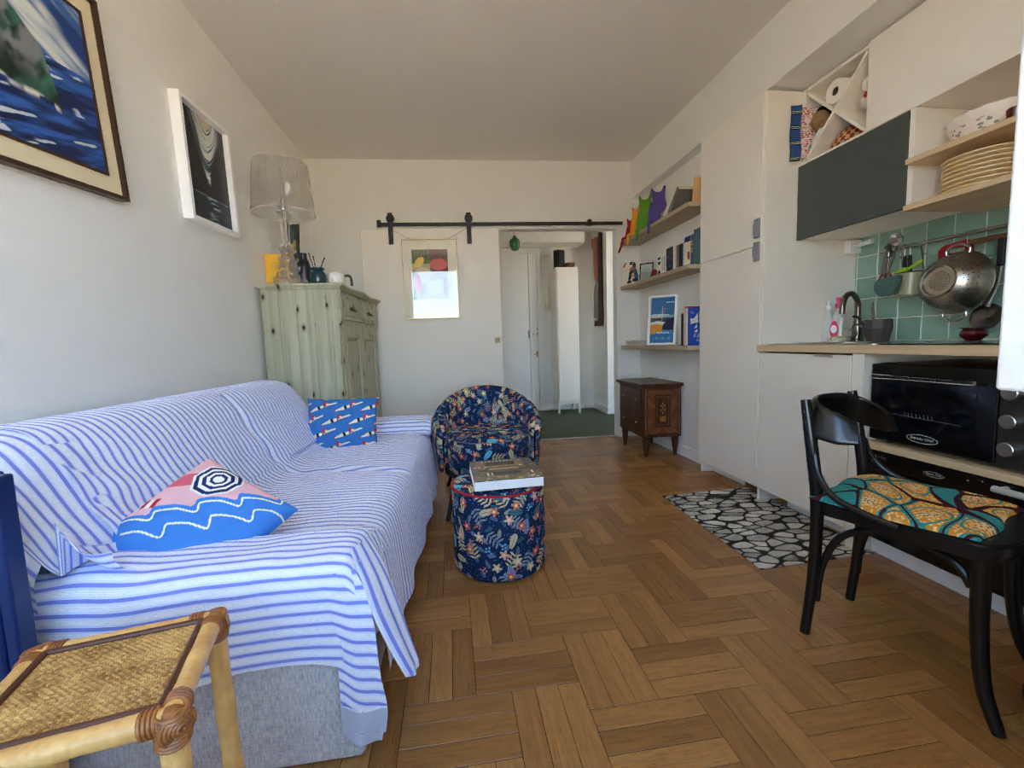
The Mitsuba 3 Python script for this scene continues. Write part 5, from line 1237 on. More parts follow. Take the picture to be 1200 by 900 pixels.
for i, (dx, dz) in enumerate(((-0.05, 0.21), (0.045, 0.18), (-0.025, 0.19))):
    pth = spline([(VX, VY, TZ + 0.05), (VX + dx * 0.5, VY, TZ + 0.12), (VX + dx, VY + 0.01, TZ + dz)], 12)
    bs = [mv(trimesh.creation.icosphere(subdivisions=1, radius=0.0048), *(q + [0, 0, 0])) for q in pth[5::1]]
    add(t + '__sprig', cat_(tube(pth, 0.0014, 6), *bs), mat('berry_dark', (62, 44, 48), 0.5))
add('white_small_bowl', mv(lathe([(0, 0), (0.034, 0), (0.052, 0.025), (0.058, 0.06), (0.05, 0.09), (0.025, 0.102), (0, 0.104)], 30), -0.752, 3.13, TZ), 'white_china', 'rounded white pot right of the teal vase', 'pot')
add('dark_curved_handle', tube(spline([(-0.692, 3.12, TZ + 0.075), (-0.668, 3.125, TZ + 0.078), (-0.652, 3.125, TZ + 0.06), (-0.648, 3.125, TZ + 0.0095)], 24), 0.0085, 10), 'dark_stoneware', 'small dark curved handle object at the right end of the cupboard top', 'ornament')
# ------------------------------------------------------------------ sofa with its striped throw
def linen(p, n, uv):
    a = noise(p.x * 420, p.y * 420, p.z * 70)
    b = noise(p.x * 120, p.y * 120, p.z * 620)
    return mix(lin((150, 146, 144)), lin((214, 209, 204)), dr.clip(a * 0.6 + b * 0.5 - 0.05, 0, 1))
mat('grey_linen', linen, 0.95, spec=0.1, sheen=0.2)
STP = 0.0268
def stripes(p, n, uv):
    s = uv.y / STP
    f = s - dr.floor(s)
    w = dr.abs(f - 0.5)
    c = mix(lin((240, 240, 244)), lin((232, 233, 240)), noise(uv.x * 400, uv.y * 400))
    c = mix(c, mi.Color3f(lin((178, 196, 232))), 0.55 * smoothstep(0.36, 0.30, w) * smoothstep(0.13, 0.16, w))
    thin = smoothstep(0.012, 0.006, dr.abs(w - 0.40)) + smoothstep(0.012, 0.006, dr.abs(w - 0.46)) * 0.8
    c = mix(c, mi.Color3f(lin((142, 152, 172))), dr.clip(thin, 0, 1) * 0.7)
    blue = smoothstep(0.158, 0.13, w)
    return mix(c, mi.Color3f(lin((104, 116, 206))), blue * 0.88)
mat('striped_cotton', stripes, 0.9, spec=0.15, sheen=0.15)
SH = 0.05
def sofa(m):
    v = np.array(m.vertices); v[:, 0] += SH * (v[:, 1] - 1.0)
    return tri(v, m.faces)
t = thing('sofa', 'light grey linen two seat sofa along the left wall under the striped throw', 'sofa')
add(t + '__base', sofa(rbox(-1.165, -0.255, 1.19, 2.66, 0.04, 0.30, 0.02)), 'grey_linen')
add(t + '__arm', sofa(rbox(-1.165, -0.245, 0.981, 1.185, 0.0035, 0.464, 0.016)), 'grey_linen')
add(t + '__arm', sofa(rbox(-1.165, -0.245, 2.665, 2.86, 0.0035, 0.515, 0.016)), 'grey_linen')
add(t + '__backrest', sofa(extr(Polygon([(-1.165, 0.30), (-0.80, 0.30), (-0.84, 0.45), (-0.97, 0.70), (-1.03, 0.765), (-1.10, 0.775), (-1.155, 0.72)]), 1.24, 'xz', 1.19)), 'grey_linen')
for y0, y1 in ((1.19, 1.922), (1.926, 2.66)):
    add(t + '__seat_cushion', sofa(rbox(-0.80, -0.26, y0, y1, 0.302, 0.422, 0.03)), 'grey_linen')
FB = meshkit.fbm
def wr(x, y, z, f, amp, seed):
    return (FB(np.stack([x * f, y * f, z * f], -1), 3, seed) - 0.5) * 2 * amp
prof = np.array([(-1.165, 0.60), (-1.168, 0.74), (-1.155, 0.792), (-1.11, 0.815), (-1.05, 0.818), (-0.985, 0.80), (-0.935, 0.745), (-0.895, 0.665), (-0.85, 0.575), (-0.805, 0.50), (-0.765, 0.458), (-0.71, 0.441),
                 (-0.60, 0.444), (-0.48, 0.447), (-0.36, 0.445), (-0.29, 0.438), (-0.250, 0.420), (-0.234, 0.385), (-0.228, 0.34), (-0.224, 0.28), (-0.220, 0.22), (-0.217, 0.16), (-0.215, 0.105)])
pc = spline(prof, 150)
pl_ = np.concatenate([[0], np.cumsum(np.linalg.norm(np.diff(pc, axis=0), axis=1))])
Y0T, Y1T, YM0 = 1.175, 2.665, 1.125
def main_throw(u, v):
    s = u * pl_[-1]
    x = np.interp(s, pl_, pc[:, 0]); z = np.interp(s, pl_, pc[:, 1])
    y = YM0 + (Y1T - YM0) * v
    front = np.clip((x + 0.30) / 0.08, 0, 1) * np.clip((0.44 - z) / 0.05, 0, 1)
    seat = np.clip((z < 0.47) * (x > -0.80) * 1.0, 0, 1) * (1 - front)
    back = (x < -0.80) * 1.0
    # rounded far end of the back, cushion joints
    endf = np.clip((y - 2.40) / 0.265, 0, 1)
    z = z - back * np.where(z > 0.47, 0.17 * endf ** 3 * np.clip((z - 0.47) / 0.3, 0, 1), 0)
    crease = np.exp(-((y - 1.924 - 0.03 * np.sin(x * 7)) / 0.018) ** 2)
    z = z - 0.012 * crease * seat
    x = x - 0.012 * crease * back * (z < 0.8)
    bulge = np.sin(np.clip((y - 1.19) / 0.734 % 1.0, 0, 1) * np.pi)
    z = z + 0.010 * bulge * seat
    x = x + 0.012 * bulge * back
    # drape folds on the front
    k = np.clip((0.42 - z) / 0.3, 0, 1)
    x = x + front * (0.008 * k * np.sin(y * 21 + 1.5 * np.sin(y * 5)) + 0.012 * k)
    z = np.where(u > 0.999, z + 0.010 * np.sin(y * 5), z)
    # wrinkles: oblique pulls in the back, small creases on the seat
    z = z + seat * (0.0035 * np.sin(y * 55 + x * 30 + 3 * np.sin(x * 9)) * np.clip(FB(np.stack([x * 4, y * 4, z * 0], -1), 2, 4) * 2 - 0.8, 0, 1) + wr(x, y, z, 9, 0.006, 1))
    x = x + back * (wr(x, y, z, 7, 0.010, 2) + 0.006 * np.sin((y * 1.0 + z * 2.2) * 22) * np.clip(FB(np.stack([y * 2.5, z * 2.5, x * 0], -1), 2, 8) * 2.4 - 1.1, 0, 1))
    return x, y, z
m1, uv1 = grid(main_throw, 230, 230, 0.0)
s_v = YM0 + (Y1T - YM0) * uv1[:, 1]
x_v, z_v = np.array(m1.vertices)[:, 0], np.array(m1.vertices)[:, 2]
# the cloth is pulled askew: stripes bend a little on the back and where it meets the near arm
back_w = np.clip((-0.80 - x_v) / 0.3, 0, 1)
uvA = np.stack([uv1[:, 0] * pl_[-1], s_v + 0.020 * np.sin(s_v * 5) * back_w + 0.012 * (meshkit.fbm(np.array(m1.vertices) * 3, 2, 6) - 0.5) + 0.06 * back_w * np.clip((1.6 - s_v) / 0.6, 0, 1) * (z_v - 0.45)], 1)
# near arm: the cloth climbs the inner side, lies over the top, hangs down the outer face
pa = spline([(1.29, 0.450), (1.235, 0.456), (1.195, 0.478), (1.165, 0.497), (1.10, 0.503), (1.03, 0.501), (0.992, 0.487), (0.975, 0.455), (0.970, 0.42), (0.968, 0.36), (0.966, 0.30), (0.966, 0.262)], 90)
la = np.concatenate([[0], np.cumsum(np.linalg.norm(np.diff(pa, axis=0), axis=1))])
def arm_throw(u, v):
    s = v * la[-1]
    y = np.interp(s, la, pa[:, 0]); z = np.interp(s, la, pa[:, 1])
    x = -1.15 + (0.924) * u
    over = np.clip((x + 0.95) / 0.1, 0, 1)
    # towards the wall the cloth rises to meet the back
    up = np.clip((-0.88 - x) / 0.10, 0, 1)
    ins = np.clip((y - 1.10) / 0.1, 0, 1)
    hang = np.clip((0.50 - z) / 0.2, 0, 1) * (y < 1.05)
    y = y + hang * (0.008 * np.sin(x * 26 + 2 * np.sin(x * 7)) * np.clip((0.5 - z) / 0.2, 0, 1)) - hang * 0.006
    z = z + np.where(v > 0.995, 0.010 * np.sin(x * 14 + 1), 0) + 0.004 * hang * np.sin(x * 10)
    z = z + (1 - hang) * wr(x, y, z, 8, 0.007, 11) + 0.012 * np.exp(-((x + 0.80) / 0.10) ** 2) * (1 - hang)
    # front corner rounds off
    c = np.clip((x + 0.30) / 0.055, 0, 1)
    z = z - (0.012 * c ** 2 + 0.055 * np.clip((x + 0.262) / 0.036, 0, 1) ** 2) * (1 - hang)
    return x, y, z
m2, uv2 = grid(arm_throw, 150, 120)
uvB = np.stack([uv2[:, 0], Y0T + 0.115 - uv2[:, 1] * la[-1] + 0.010 * (meshkit.fbm(np.array(m2.vertices) * 4, 2, 16) - 0.5) + 0.015 * np.exp(-((uv2[:, 0] - 0.45) / 0.1) ** 2) * uv2[:, 1]], 1)
# back part turning down onto the near arm beside the wall: end of the backrest
def back_end(u, v):
    # u: along the profile from the top rear to the arm, v: from the backrest outwards to the near side
    s = u * pl_[-1] * 0.52
    x = np.interp(s, pl_, pc[:, 0]); z = np.interp(s, pl_, pc[:, 1])
    y = Y0T + 0.03 - 0.215 * np.sin(v * np.pi / 2)
    drop = (1 - np.cos(v * np.pi / 2))
    zt = 0.535 + 0.02 * np.sin(u * 20)
    z2 = np.where(z > 0.52, z - (z - 0.50) * 0.30 * drop ** 1.5, z + 0.085 * drop + 0.03 * v)
    z2 = np.maximum(z2, np.where(v > 0.15, 0.455 + 0.05 * v, 0))
    x = x - 0.02 * drop + 0.008 * np.sin(v * 9 + u * 22) * v
    return x, y, z2 + 0.006 * np.sin(u * 40 + v * 5) * v
m3_, uv3 = grid(back_end, 110, 46)
uvC = np.stack([uv3[:, 0] * pl_[-1] * 0.52, Y0T + 0.03 - 0.26 * uv3[:, 1] + 0.06 * np.clip((1.6 - Y0T + 0.2 * uv3[:, 1]) / 0.6, 0, 1.3) * (np.array(m3_.vertices)[:, 2] - 0.45) * np.clip((-0.80 - np.array(m3_.vertices)[:, 0]) / 0.3, 0, 1)], 1)
# its outer end hanging down over the near side of the sofa
def end_hang(u, v):
    s = u * pl_[-1] * 0.40
    x = np.interp(s, pl_, pc[:, 0]) ; z = np.interp(s, pl_, pc[:, 1])
    zt = np.where(z > 0.52, z - (z - 0.50) * 0.30, 0.505)
    y = Y0T + 0.03 - 0.215 - 0.022 * np.sin(np.minimum(v * 6, 1) * np.pi / 2) + 0.008 * np.sin(u * 26 + v * 3) * v
    zz = zt + (0.27 - zt) * v
    return x - 0.02, y, zz
m4, uv4 = grid(end_hang, 70, 50)
uvD = np.stack([uv4[:, 0] * pl_[-1] * 0.40, Y0T + 0.03 - 0.26 - 0.3 * uv4[:, 1]], 1)
# far arm
pf = spline([(2.60, 0.448), (2.635, 0.462), (2.655, 0.495), (2.69, 0.524), (2.76, 0.530), (2.83, 0.526), (2.868, 0.505), (2.876, 0.45), (2.878, 0.36), (2.880, 0.27)], 70)
lf = np.concatenate([[0], np.cumsum(np.linalg.norm(np.diff(pf, axis=0), axis=1))])
def far_arm(u, v):
    s = v * lf[-1]
    y = np.interp(s, lf, pf[:, 0]); z = np.interp(s, lf, pf[:, 1])
    x = -0.98 + (0.98 - 0.225) * u
    return x, y, z + wr(x, y, z, 7, 0.005, 31) - 0.012 * np.clip((x + 0.28) / 0.055, 0, 1) ** 2
m5, uv5 = grid(far_arm, 90, 60)
uvE = np.stack([uv5[:, 0], 2.60 + uv5[:, 1] * lf[-1]], 1)
# front faces of the arms where the cloth falls over
def front_fall(y0, y1, zb, seed, ztop=0.508):
    def fn(u, v):
        y = y0 + (y1 - y0) * u
        zt = ztop + 0.0 * u
        z = zt + (zb - zt) * v
        x = -0.238 + 0.016 * np.sin(np.minimum(v * 4, 1) * np.pi / 2) + 0.010 * v * np.sin(y * 40 + seed)
        return x, y, z + 0.004 * np.sin(u * 7 + seed) * v
    return grid(fn, 40, 60)
m6, uv6 = front_fall(2.655, 2.875, 0.12, 2.0)
uvF = np.stack([uv6[:, 1], 2.69 + uv6[:, 0] * 0.22], 1)
m7, uv7 = front_fall(1.0, 1.20, 0.25, 0.6, 0.478)
uvG = np.stack([uv7[:, 1], 1.05 + uv7[:, 0] * 0.19], 1)
# the corner of the cloth at the near front: one lobe falls to the front, one hangs down the outer face
A0 = spline([(-0.259, 1.02, 0.504), (-0.226, 0.984, 0.44), (-0.199, 0.961, 0.365), (-0.166, 0.958, 0.28), (-0.138, 0.968, 0.205)], 40)
A1 = spline([(-0.240, 1.13, 0.490), (-0.204, 1.115, 0.425), (-0.178, 1.090, 0.36), (-0.160, 1.06, 0.28), (-0.146, 1.03, 0.215)], 40)
def lobe(P, Q, amp, ph):
    def fn(u, v):
        iu = v * (len(P) - 1)
        p = np.stack([np.interp(iu, np.arange(len(P)), P[:, k]) for k in range(3)], -1)
        q = np.stack([np.interp(iu, np.arange(len(Q)), Q[:, k]) for k in range(3)], -1)
        r = p + (q - p) * u[..., None]
        bul = np.sin(u * np.pi) * amp * (0.4 + v)
        return r[..., 0] + bul + 0.006 * np.sin(u * 11 + ph) * v, r[..., 1] - 0.004 * np.sin(u * 9 + ph) * v, r[..., 2] - 0.012 * np.sin(u * np.pi) * (v > 0.98)
    return grid(fn, 40, 60)
m8, uv8 = lobe(A0, A1, 0.022, 0.0)
uvH = np.stack([uv8[:, 1] * 0.4, 1.02 + uv8[:, 0] * 0.105], 1)
B0 = spline([(-0.318, 0.976, 0.468), (-0.298, 0.967, 0.43), (-0.288, 0.961, 0.36), (-0.284, 0.958, 0.25), (-0.284, 0.956, 0.155), (-0.283, 0.954, 0.088)], 40)
B1 = spline([(-0.243, 0.990, 0.470), (-0.220, 0.978, 0.43), (-0.200, 0.962, 0.36), (-0.192, 0.954, 0.25), (-0.180, 0.952, 0.16), (-0.196, 0.948, 0.072)], 40)
def lobe2(u, v):
    iu = v * (len(B0) - 1)
    p = np.stack([np.interp(iu, np.arange(len(B0)), B0[:, k]) for k in range(3)], -1)
    q = np.stack([np.interp(iu, np.arange(len(B1)), B1[:, k]) for k in range(3)], -1)
    r = p + (q - p) * u[..., None]
    return r[..., 0], r[..., 1] - 0.012 * np.sin(u * np.pi) * (0.3 + 0.7 * v) + 0.005 * np.sin(u * 8 + 1) * v, r[..., 2] - 0.025 * u * v * (v < 0.9)
m9, uv9 = grid(lobe2, 40, 80)
vz = np.array(m9.vertices)[:, 2]
vv = uv9[:, 1]
o_z, o_s = pa[::-1, 1], la[::-1]
tail_ = np.arange(len(o_z)) < np.argmax(o_z)
s_of = np.where(vz >= 0.262, np.interp(vz, o_z[tail_], o_s[tail_]), la[-1] + 0.262 - vz)
srow = Y0T + 0.115 - s_of + 0.060 * uv9[:, 0] * vv
plain = vv > 0.78
lim = np.floor((Y0T + 0.115 - la[-1] - 0.10) / STP) * STP + STP * 0.90
uvI = np.stack([uv9[:, 0], np.where(plain, lim + 0.0005 * (vv - 0.78), srow)], 1)
parts_ = [(m1, uvA), (m2, uvB), (m3_, uvC), (m4, uvD), (m5, uvE), (m6, uvF), (m7, uvG), (m8, uvH), (m9, uvI)]
V, F, UV_, o_ = [], [], [], 0
for m, uv in parts_:
    v = np.array(m.vertices); v[:, 0] += SH * (v[:, 1] - 1.0)
    V.append(v); F.append(np.array(m.faces) + o_); UV_.append(uv); o_ += len(v)
# cloth has a second skin 2 mm below so that it is not paper
add('striped_throw', tri(np.concatenate(V), np.concatenate(F)), 'striped_cotton', 'blue and white striped cotton throw covering the sofa', 'throw', smooth=True, uv=np.concatenate(UV_))

# ------------------------------------------------------------------ two cushions
def cushion(w, h, t_, n=90, seed=1, back=False, sag=0.0):
    def fn(u, v):
        a, b = 2 * u - 1, 2 * v - 1
        e = (1 - np.abs(a) ** 3.2) * (1 - np.abs(b) ** 3.2)
        z = t_ / 2 * np.clip(e, 0, 1) ** 0.42
        pin = 1 - 0.07 * (1 - np.abs(a) ** 2) * np.abs(b) ** 4, 1 - 0.07 * (1 - np.abs(b) ** 2) * np.abs(a) ** 4
        x = a * w / 2 * pin[1]; y = b * h / 2 * pin[0]
        z = z + (meshkit.fbm(np.stack([a * 2.2 + seed, b * 2.2, a * 0], -1), 3, seed) - 0.5) * 0.022 * np.clip(e, 0, 1)
        return x, y, (-z if back else z)
    m, uv = grid(fn, n, n)
    if back: m = tri(m.vertices, m.faces[:, ::-1])
    return m, uv
def place_frame(m, o, ex, ey, ez):
    M = np.eye(4); M[:3, 0], M[:3, 1], M[:3, 2], M[:3, 3] = ex, ey, ez, o
    m = m.copy(); m.apply_transform(M); return m
def frame3(ex, nrm):
    ex = np.array(ex, float); ex /= np.linalg.norm(ex)
    nz = np.array(nrm, float); nz -= ex * (nz @ ex); nz /= np.linalg.norm(nz)
    return ex, np.cross(nz, ex), nz
def wave(z0, amp, ph, n=5):
    """stepped wave line across the cushion as polyline"""
    pts = []
    for q in range(n):
        x0 = -0.05 + q * 1.15 / n + ph
        pts += [(x0, z0 + amp * 0.5), (x0 + 0.09, z0 + amp * 0.3), (x0 + 0.16, z0 - amp * 0.25), (x0 + 0.195, z0 - amp * 0.55), (x0 + 0.212, z0 - amp * 0.45), (x0 + 0.216, z0), (x0 + 0.218, z0 + amp * 0.35)]
    return pts
def beach(uv):
    ang = 0.0
    L = []
    def octa(r, cx=0.50, cy=0.755): return Polygon([(cx + r * 1.0 * math.cos(math.pi / 8 + q * math.pi / 4), cy + r * 0.92 * math.sin(math.pi / 8 + q * math.pi / 4)) for q in range(8)])
    L.append((el(0.30, 0.80, 0.15, 0.055, -10), (206, 96, 112)))
    L.append((el(0.80, 0.72, 0.12, 0.04, -35), (172, 48, 66)))
    for r, c in ((0.165, (232, 226, 222)), (0.148, (34, 46, 92)), (0.122, (236, 230, 226)), (0.100, (34, 46, 92)), (0.076, (236, 230, 226)), (0.055, (34, 46, 92)), (0.034, (236, 230, 226))): L.append((octa(r), c))
    for q in range(5): L.append((affinity.rotate(sbox(0.03 + 0.034 * q, 0.63, 0.06 + 0.034 * q, 0.70), -20, origin=(0.1, 0.66)), (176, 44, 54) if q % 2 == 0 else (232, 220, 212)))
    w1 = wave(0.585, 0.05, 0.0)
    sea = Polygon([(-0.1, -0.1)] + [(-0.1, 0.57)] + w1 + [(1.2, 0.56), (1.2, -0.1)]).buffer(0)
    L.append((sea, (66, 126, 200)))
    for z0, ph in ((0.545, 0.02), (0.43, 0.09), (0.24, -0.06)):
        L.append((LineString(spline(wave(z0, 0.055 if z0 > 0.5 else 0.075, ph), 200)).buffer(0.0055), (232, 228, 190)))
    return paint(uv, (226, 176, 180), L)
t = thing('beach_cushion', 'square cushion with pink beach, blue waves and a striped parasol at the near end of the sofa', 'cushion')
labels[t]['label'] = 'cushion printed with pink beach, blue waves and parasol, near end of the sofa'
ex, ey, ez = frame3((0.92, 0.26, 0.01), (0.22, -0.58, 0.76))
cf, cu = cushion(0.335, 0.325, 0.135, 140, 3)
oc = (-0.675, 1.205, 0.512)
br = 0.80
ex, ey = ex * math.cos(br) + ey * math.sin(br), ey * math.cos(br) - ex * math.sin(br)
# the print stands upright although the cushion lies on its corner
ca_, sa_ = math.cos(br), math.sin(br)
cq = cu - 0.5
cu = np.stack([0.40 + 0.80 * (cq[:, 0] * ca_ - cq[:, 1] * sa_), 0.49 + 0.80 * (cq[:, 0] * sa_ + cq[:, 1] * ca_)], 1)
mat('cushion_print', VC, 0.85, spec=0.15)
add(t + '__front', place_frame(cf, oc, ex, ey, ez), 'cushion_print', smooth=True, color=beach(cu))
cb_, cu2 = cushion(0.335, 0.325, 0.10, 50, 4, True)
add(t + '__back', place_frame(cb_, oc, ex, ey, ez), mat('ecru_cloth', (206, 200, 184), 0.9), 'plain ecru back')
def swim(uv):
    L = []
    for r in range(5):
        for c in range(-1, 5):
            x, y = 0.02 + c * 0.36 + (r % 2) * 0.17, 0.04 + r * 0.25
            A = lambda pts: affinity.rotate(Polygon([(x + 1.25 * px, y + 1.35 * py) for px, py in pts]), 20, origin=(x, y))
            L.append((A([(-0.13, -0.02), (-0.02, -0.028), (0.0, 0.0), (-0.02, 0.024), (-0.12, -0.008)]), (226, 212, 188)))
            L.append((A([(-0.005, -0.026), (0.07, -0.018), (0.075, 0.016), (-0.01, 0.02)]), (232, 218, 194)))
            L.append((A([(-0.022, -0.028), (0.008, -0.026), (0.012, 0.022), (-0.018, 0.024)]), (34, 32, 40)))
            L.append((A([(0.048, -0.022), (0.062, -0.02), (0.066, 0.016), (0.052, 0.018)]), (34, 32, 40)))
            L.append((A([(0.07, -0.012), (0.21, 0.0), (0.20, 0.018), (0.07, 0.014)]), (230, 214, 190)))
            L.append((affinity.rotate(el(x + 0.106, y + 0.036, 0.03, 0.045), 20, origin=(x, y)), (190, 44, 50)))
            L.append((affinity.rotate(el(x + 0.122, y + 0.02, 0.017, 0.026), 20, origin=(x, y)), (232, 212, 190)))
            L.append((affinity.rotate(el(x - 0.165, y - 0.022, 0.014, 0.010), 20, origin=(x, y)), (190, 60, 60)))
    return paint(uv, (58, 112, 176), L)
t = thing('swimmer_cushion', 'blue cushion printed with rows of red capped swimmers at the far end of the sofa', 'cushion')
ex, ey, ez = frame3((0.98, 0.05, -0.03), (0.10, -0.80, 0.30))
cf, cu = cushion(0.375, 0.295, 0.10, 130, 7)
oc = (-0.60, 2.43, 0.562)
add(t + '__front', place_frame(cf, oc, ex, ey, ez), 'cushion_print', smooth=True, color=swim(cu))
cb_, cu2 = cushion(0.375, 0.295, 0.07, 50, 8, True)
add(t + '__back', place_frame(cb_, oc, ex, ey, ez), 'ecru_cloth', 'plain ecru back')

# ------------------------------------------------------------------ dark blue box at the left edge
t = thing('dark_blue_panel', 'glossy dark blue folded panel standing at the left edge beside the sofa arm', 'panel')
mat('dark_blue', (8, 36, 84), 0.28, spec=0.5)
add(t + '__front', rbox(-1.17, -0.835, 0.865, 0.893, 0.001, 0.773, 0.006), 'dark_blue')
add(t + '__side', rbox(-0.8345, -0.812, 0.868, 0.905, 0.001, 0.765, 0.005), 'dark_blue')
add(t + '__rear', rbox(-1.17, -0.835, 0.894, 0.915, 0.001, 0.768, 0.005), 'dark_blue')

# ------------------------------------------------------------------ rattan side table
def rattan(p, n, uv):
    a, b = uv.x, uv.y
    k = cell_rand(dr.floor(a), dr.floor(b), 2)
    fa, fb = a - dr.floor(a), b - dr.floor(b)
    chk = dr.floor(a) + dr.floor(b)
    odd = chk - 2 * dr.floor(chk / 2)
    sh = dr.select(odd > 0.5, dr.sin(fa * math.pi), dr.sin(fb * math.pi))
    g = fbm(a * 0.13, b * 0.13, 0.0, 3)
    c = mix(lin((138, 92, 42)), lin((224, 178, 106)), dr.clip(k * 0.6 + g * 0.9 - 0.2, 0, 1))
    return mix(mi.Color3f(lin((92, 62, 34))), c, smoothstep(0.05, 0.4, sh))
def rattan_b(p, n, uv):
    a, b = uv.x, uv.y
    fa, fb = a - dr.floor(a), b - dr.floor(b)
    chk = dr.floor(a) + dr.floor(b)
    odd = chk - 2 * dr.floor(chk / 2)
    return dr.select(odd > 0.5, dr.sin(fa * math.pi), dr.sin(fb * math.pi))
mat('rattan_weave', rattan, 0.7, spec=0.3)
def bamboo(p, n, uv):
    g = fbm(p.x * 30, p.y * 30, p.z * 30, 3)
    s = noise(p.x * 180, p.y * 180, p.z * 12)
    return mix(lin((196, 140, 74)), lin((236, 192, 118)), dr.clip(g * 0.9 + s * 0.3 - 0.1, 0, 1))
mat('bamboo', bamboo, 0.35, spec=0.5)
mat('cane_binding', lambda p, n, uv: mix(lin((112, 64, 28)), lin((176, 112, 58)), fbm(p.x * 90, p.y * 90, p.z * 90, 2)), 0.4)
mat('dark_cane', (84, 46, 26), 0.45)
t = thing('rattan_side_table', 'small bamboo side table with woven rattan top before the sofa arm', 'side table')
TH = 0.5
c_ = {'fr': np.array([-0.455, 0.822]), 'nr': np.array([-0.397, 0.600]), 'nl': np.array([-0.638, 0.550]), 'fl': np.array([-0.695, 0.772])}
order = ['nl', 'nr', 'fr', 'fl']
rr = 0.0155
for a, b in zip(order, order[1:] + order[:1]):
    p, q = c_[a], c_[b]
    d_ = (q - p) / np.linalg.norm(q - p)
    pth = [(*(p + d_ * s * np.linalg.norm(q - p)), TH - rr) for s in np.linspace(0.02, 0.98, 9)]
    add(t + '__rail', tube(pth, [rr * (1 + 0.05 * math.sin(i * 2.1)) for i in range(9)], 16), 'bamboo', 'bamboo rail')
cen = sum(c_.values()) / 4
inn = {k: cen + (v - cen) * 0.90 for k, v in c_.items()}
def topfn(u, v):
    P = (1 - u)[..., None] * ((1 - v)[..., None] * inn['nl'] + v[..., None] * inn['fl']) + u[..., None] * ((1 - v)[..., None] * inn['nr'] + v[..., None] * inn['fr'])
    A, B = u * 46, v * 44
    chk = (np.floor(A) + np.floor(B)) % 2
    fa, fb = A - np.floor(A), B - np.floor(B)
    hgt = np.where(chk > .5, np.abs(np.sin(fa * np.pi)), np.abs(np.sin(fb * np.pi)))
    return P[..., 0], P[..., 1], TH - 0.0085 + 0.0022 * hgt
mt_, uvt = grid(topfn, 231, 221)
add(t + '__woven_top', mt_, 'rattan_weave', 'woven rattan panel', smooth=True, uv=uvt * [46, 44])
add(t + '__top_board', extr(Polygon([tuple(inn[k]) for k in order]), 0.004, off=TH - 0.0165), 'dark_cane')
for a, b in zip(order, order[1:] + order[:1]):
    p, q = cen + (c_[a] - cen) * 0.882, cen + (c_[b] - cen) * 0.882
    add(t + '__inner_edge', tube([(*p, TH - 0.0045), (*q, TH - 0.0045)], 0.005, 8), 'dark_cane', 'dark cane edging')
for k in order:
    out = (c_[k] - cen) / np.linalg.norm(c_[k] - cen)
    top = np.array([*c_[k], TH - rr * 1.0]); ft = np.array([*(c_[k] + out * 0.012), 0.002])
    pth = [top + (ft - top) * s for s in np.linspace(0.02, 1, 14)]
    lg = add(t + '__leg', tube(pth, [0.0165 * (1 + 0.05 * math.sin(i * 1.7)) for i in range(14)], 16), 'bamboo', 'bamboo leg')
    # cane binding wound around the corner: wraps on leg and both rails, knot of coils outside
    W = []
    for q in range(9):
        z = TH - 0.002 - 0.0052 * q - 0.004
        W.append(tube([(c_[k][0] + 0.0185 * math.cos(a), c_[k][1] + 0.0185 * math.sin(a), z + 0.0012 * math.sin(2 * a)) for a in np.linspace(0, 2 * math.pi, 19)[:-1]], 0.0034, 6, True))
    i = order.index(k)
    for o2 in (order[(i + 1) % 4], order[i - 1]):
        dd_ = (c_[o2] - c_[k]) / np.linalg.norm(c_[o2] - c_[k]); nn_ = np.array([-dd_[1], dd_[0]])
        for q in range(4):
            cc = c_[k] + dd_ * (0.014 + 0.0055 * q)
            W.append(tube([(*(cc + nn_ * 0.0165 * math.cos(a) + dd_ * 0.002 * math.sin(a)), TH - rr + 0.0165 * math.sin(a)) for a in np.linspace(0, 2 * math.pi, 19)[:-1]], 0.0027, 6, True))
    for q in range(5):
        r_ = 0.022 - 0.0042 * q
        ctr = np.array([*c_[k], TH - 0.024]) + np.array([*out, 0]) * (0.012 + 0.0022 * q)
        tx_ = np.array([-out[1], out[0], 0]); W.append(tube([ctr + tx_ * r_ * math.cos(a) + np.array([0, 0, 1]) * r_ * 0.9 * math.sin(a) for a in np.linspace(0, 2 * math.pi, 17)[:-1]], 0.003, 6, True))
    W.append(mv(trimesh.creation.icosphere(subdivisions=3, radius=0.0172), c_[k][0], c_[k][1], TH - 0.0165))
    add(t + '__binding', cat_(*W), 'cane_binding', 'brown cane corner binding')
for a, b in (('nl', 'fl'), ('nr', 'fr'), ('nl', 'nr'), ('fl', 'fr')):
    p, q = c_[a] + (c_[a] - cen) * 0.05, c_[b] + (c_[b] - cen) * 0.05
    add(t + '__stretcher', tube([(*p, 0.16), (*q, 0.16)], 0.009, 12), 'bamboo')
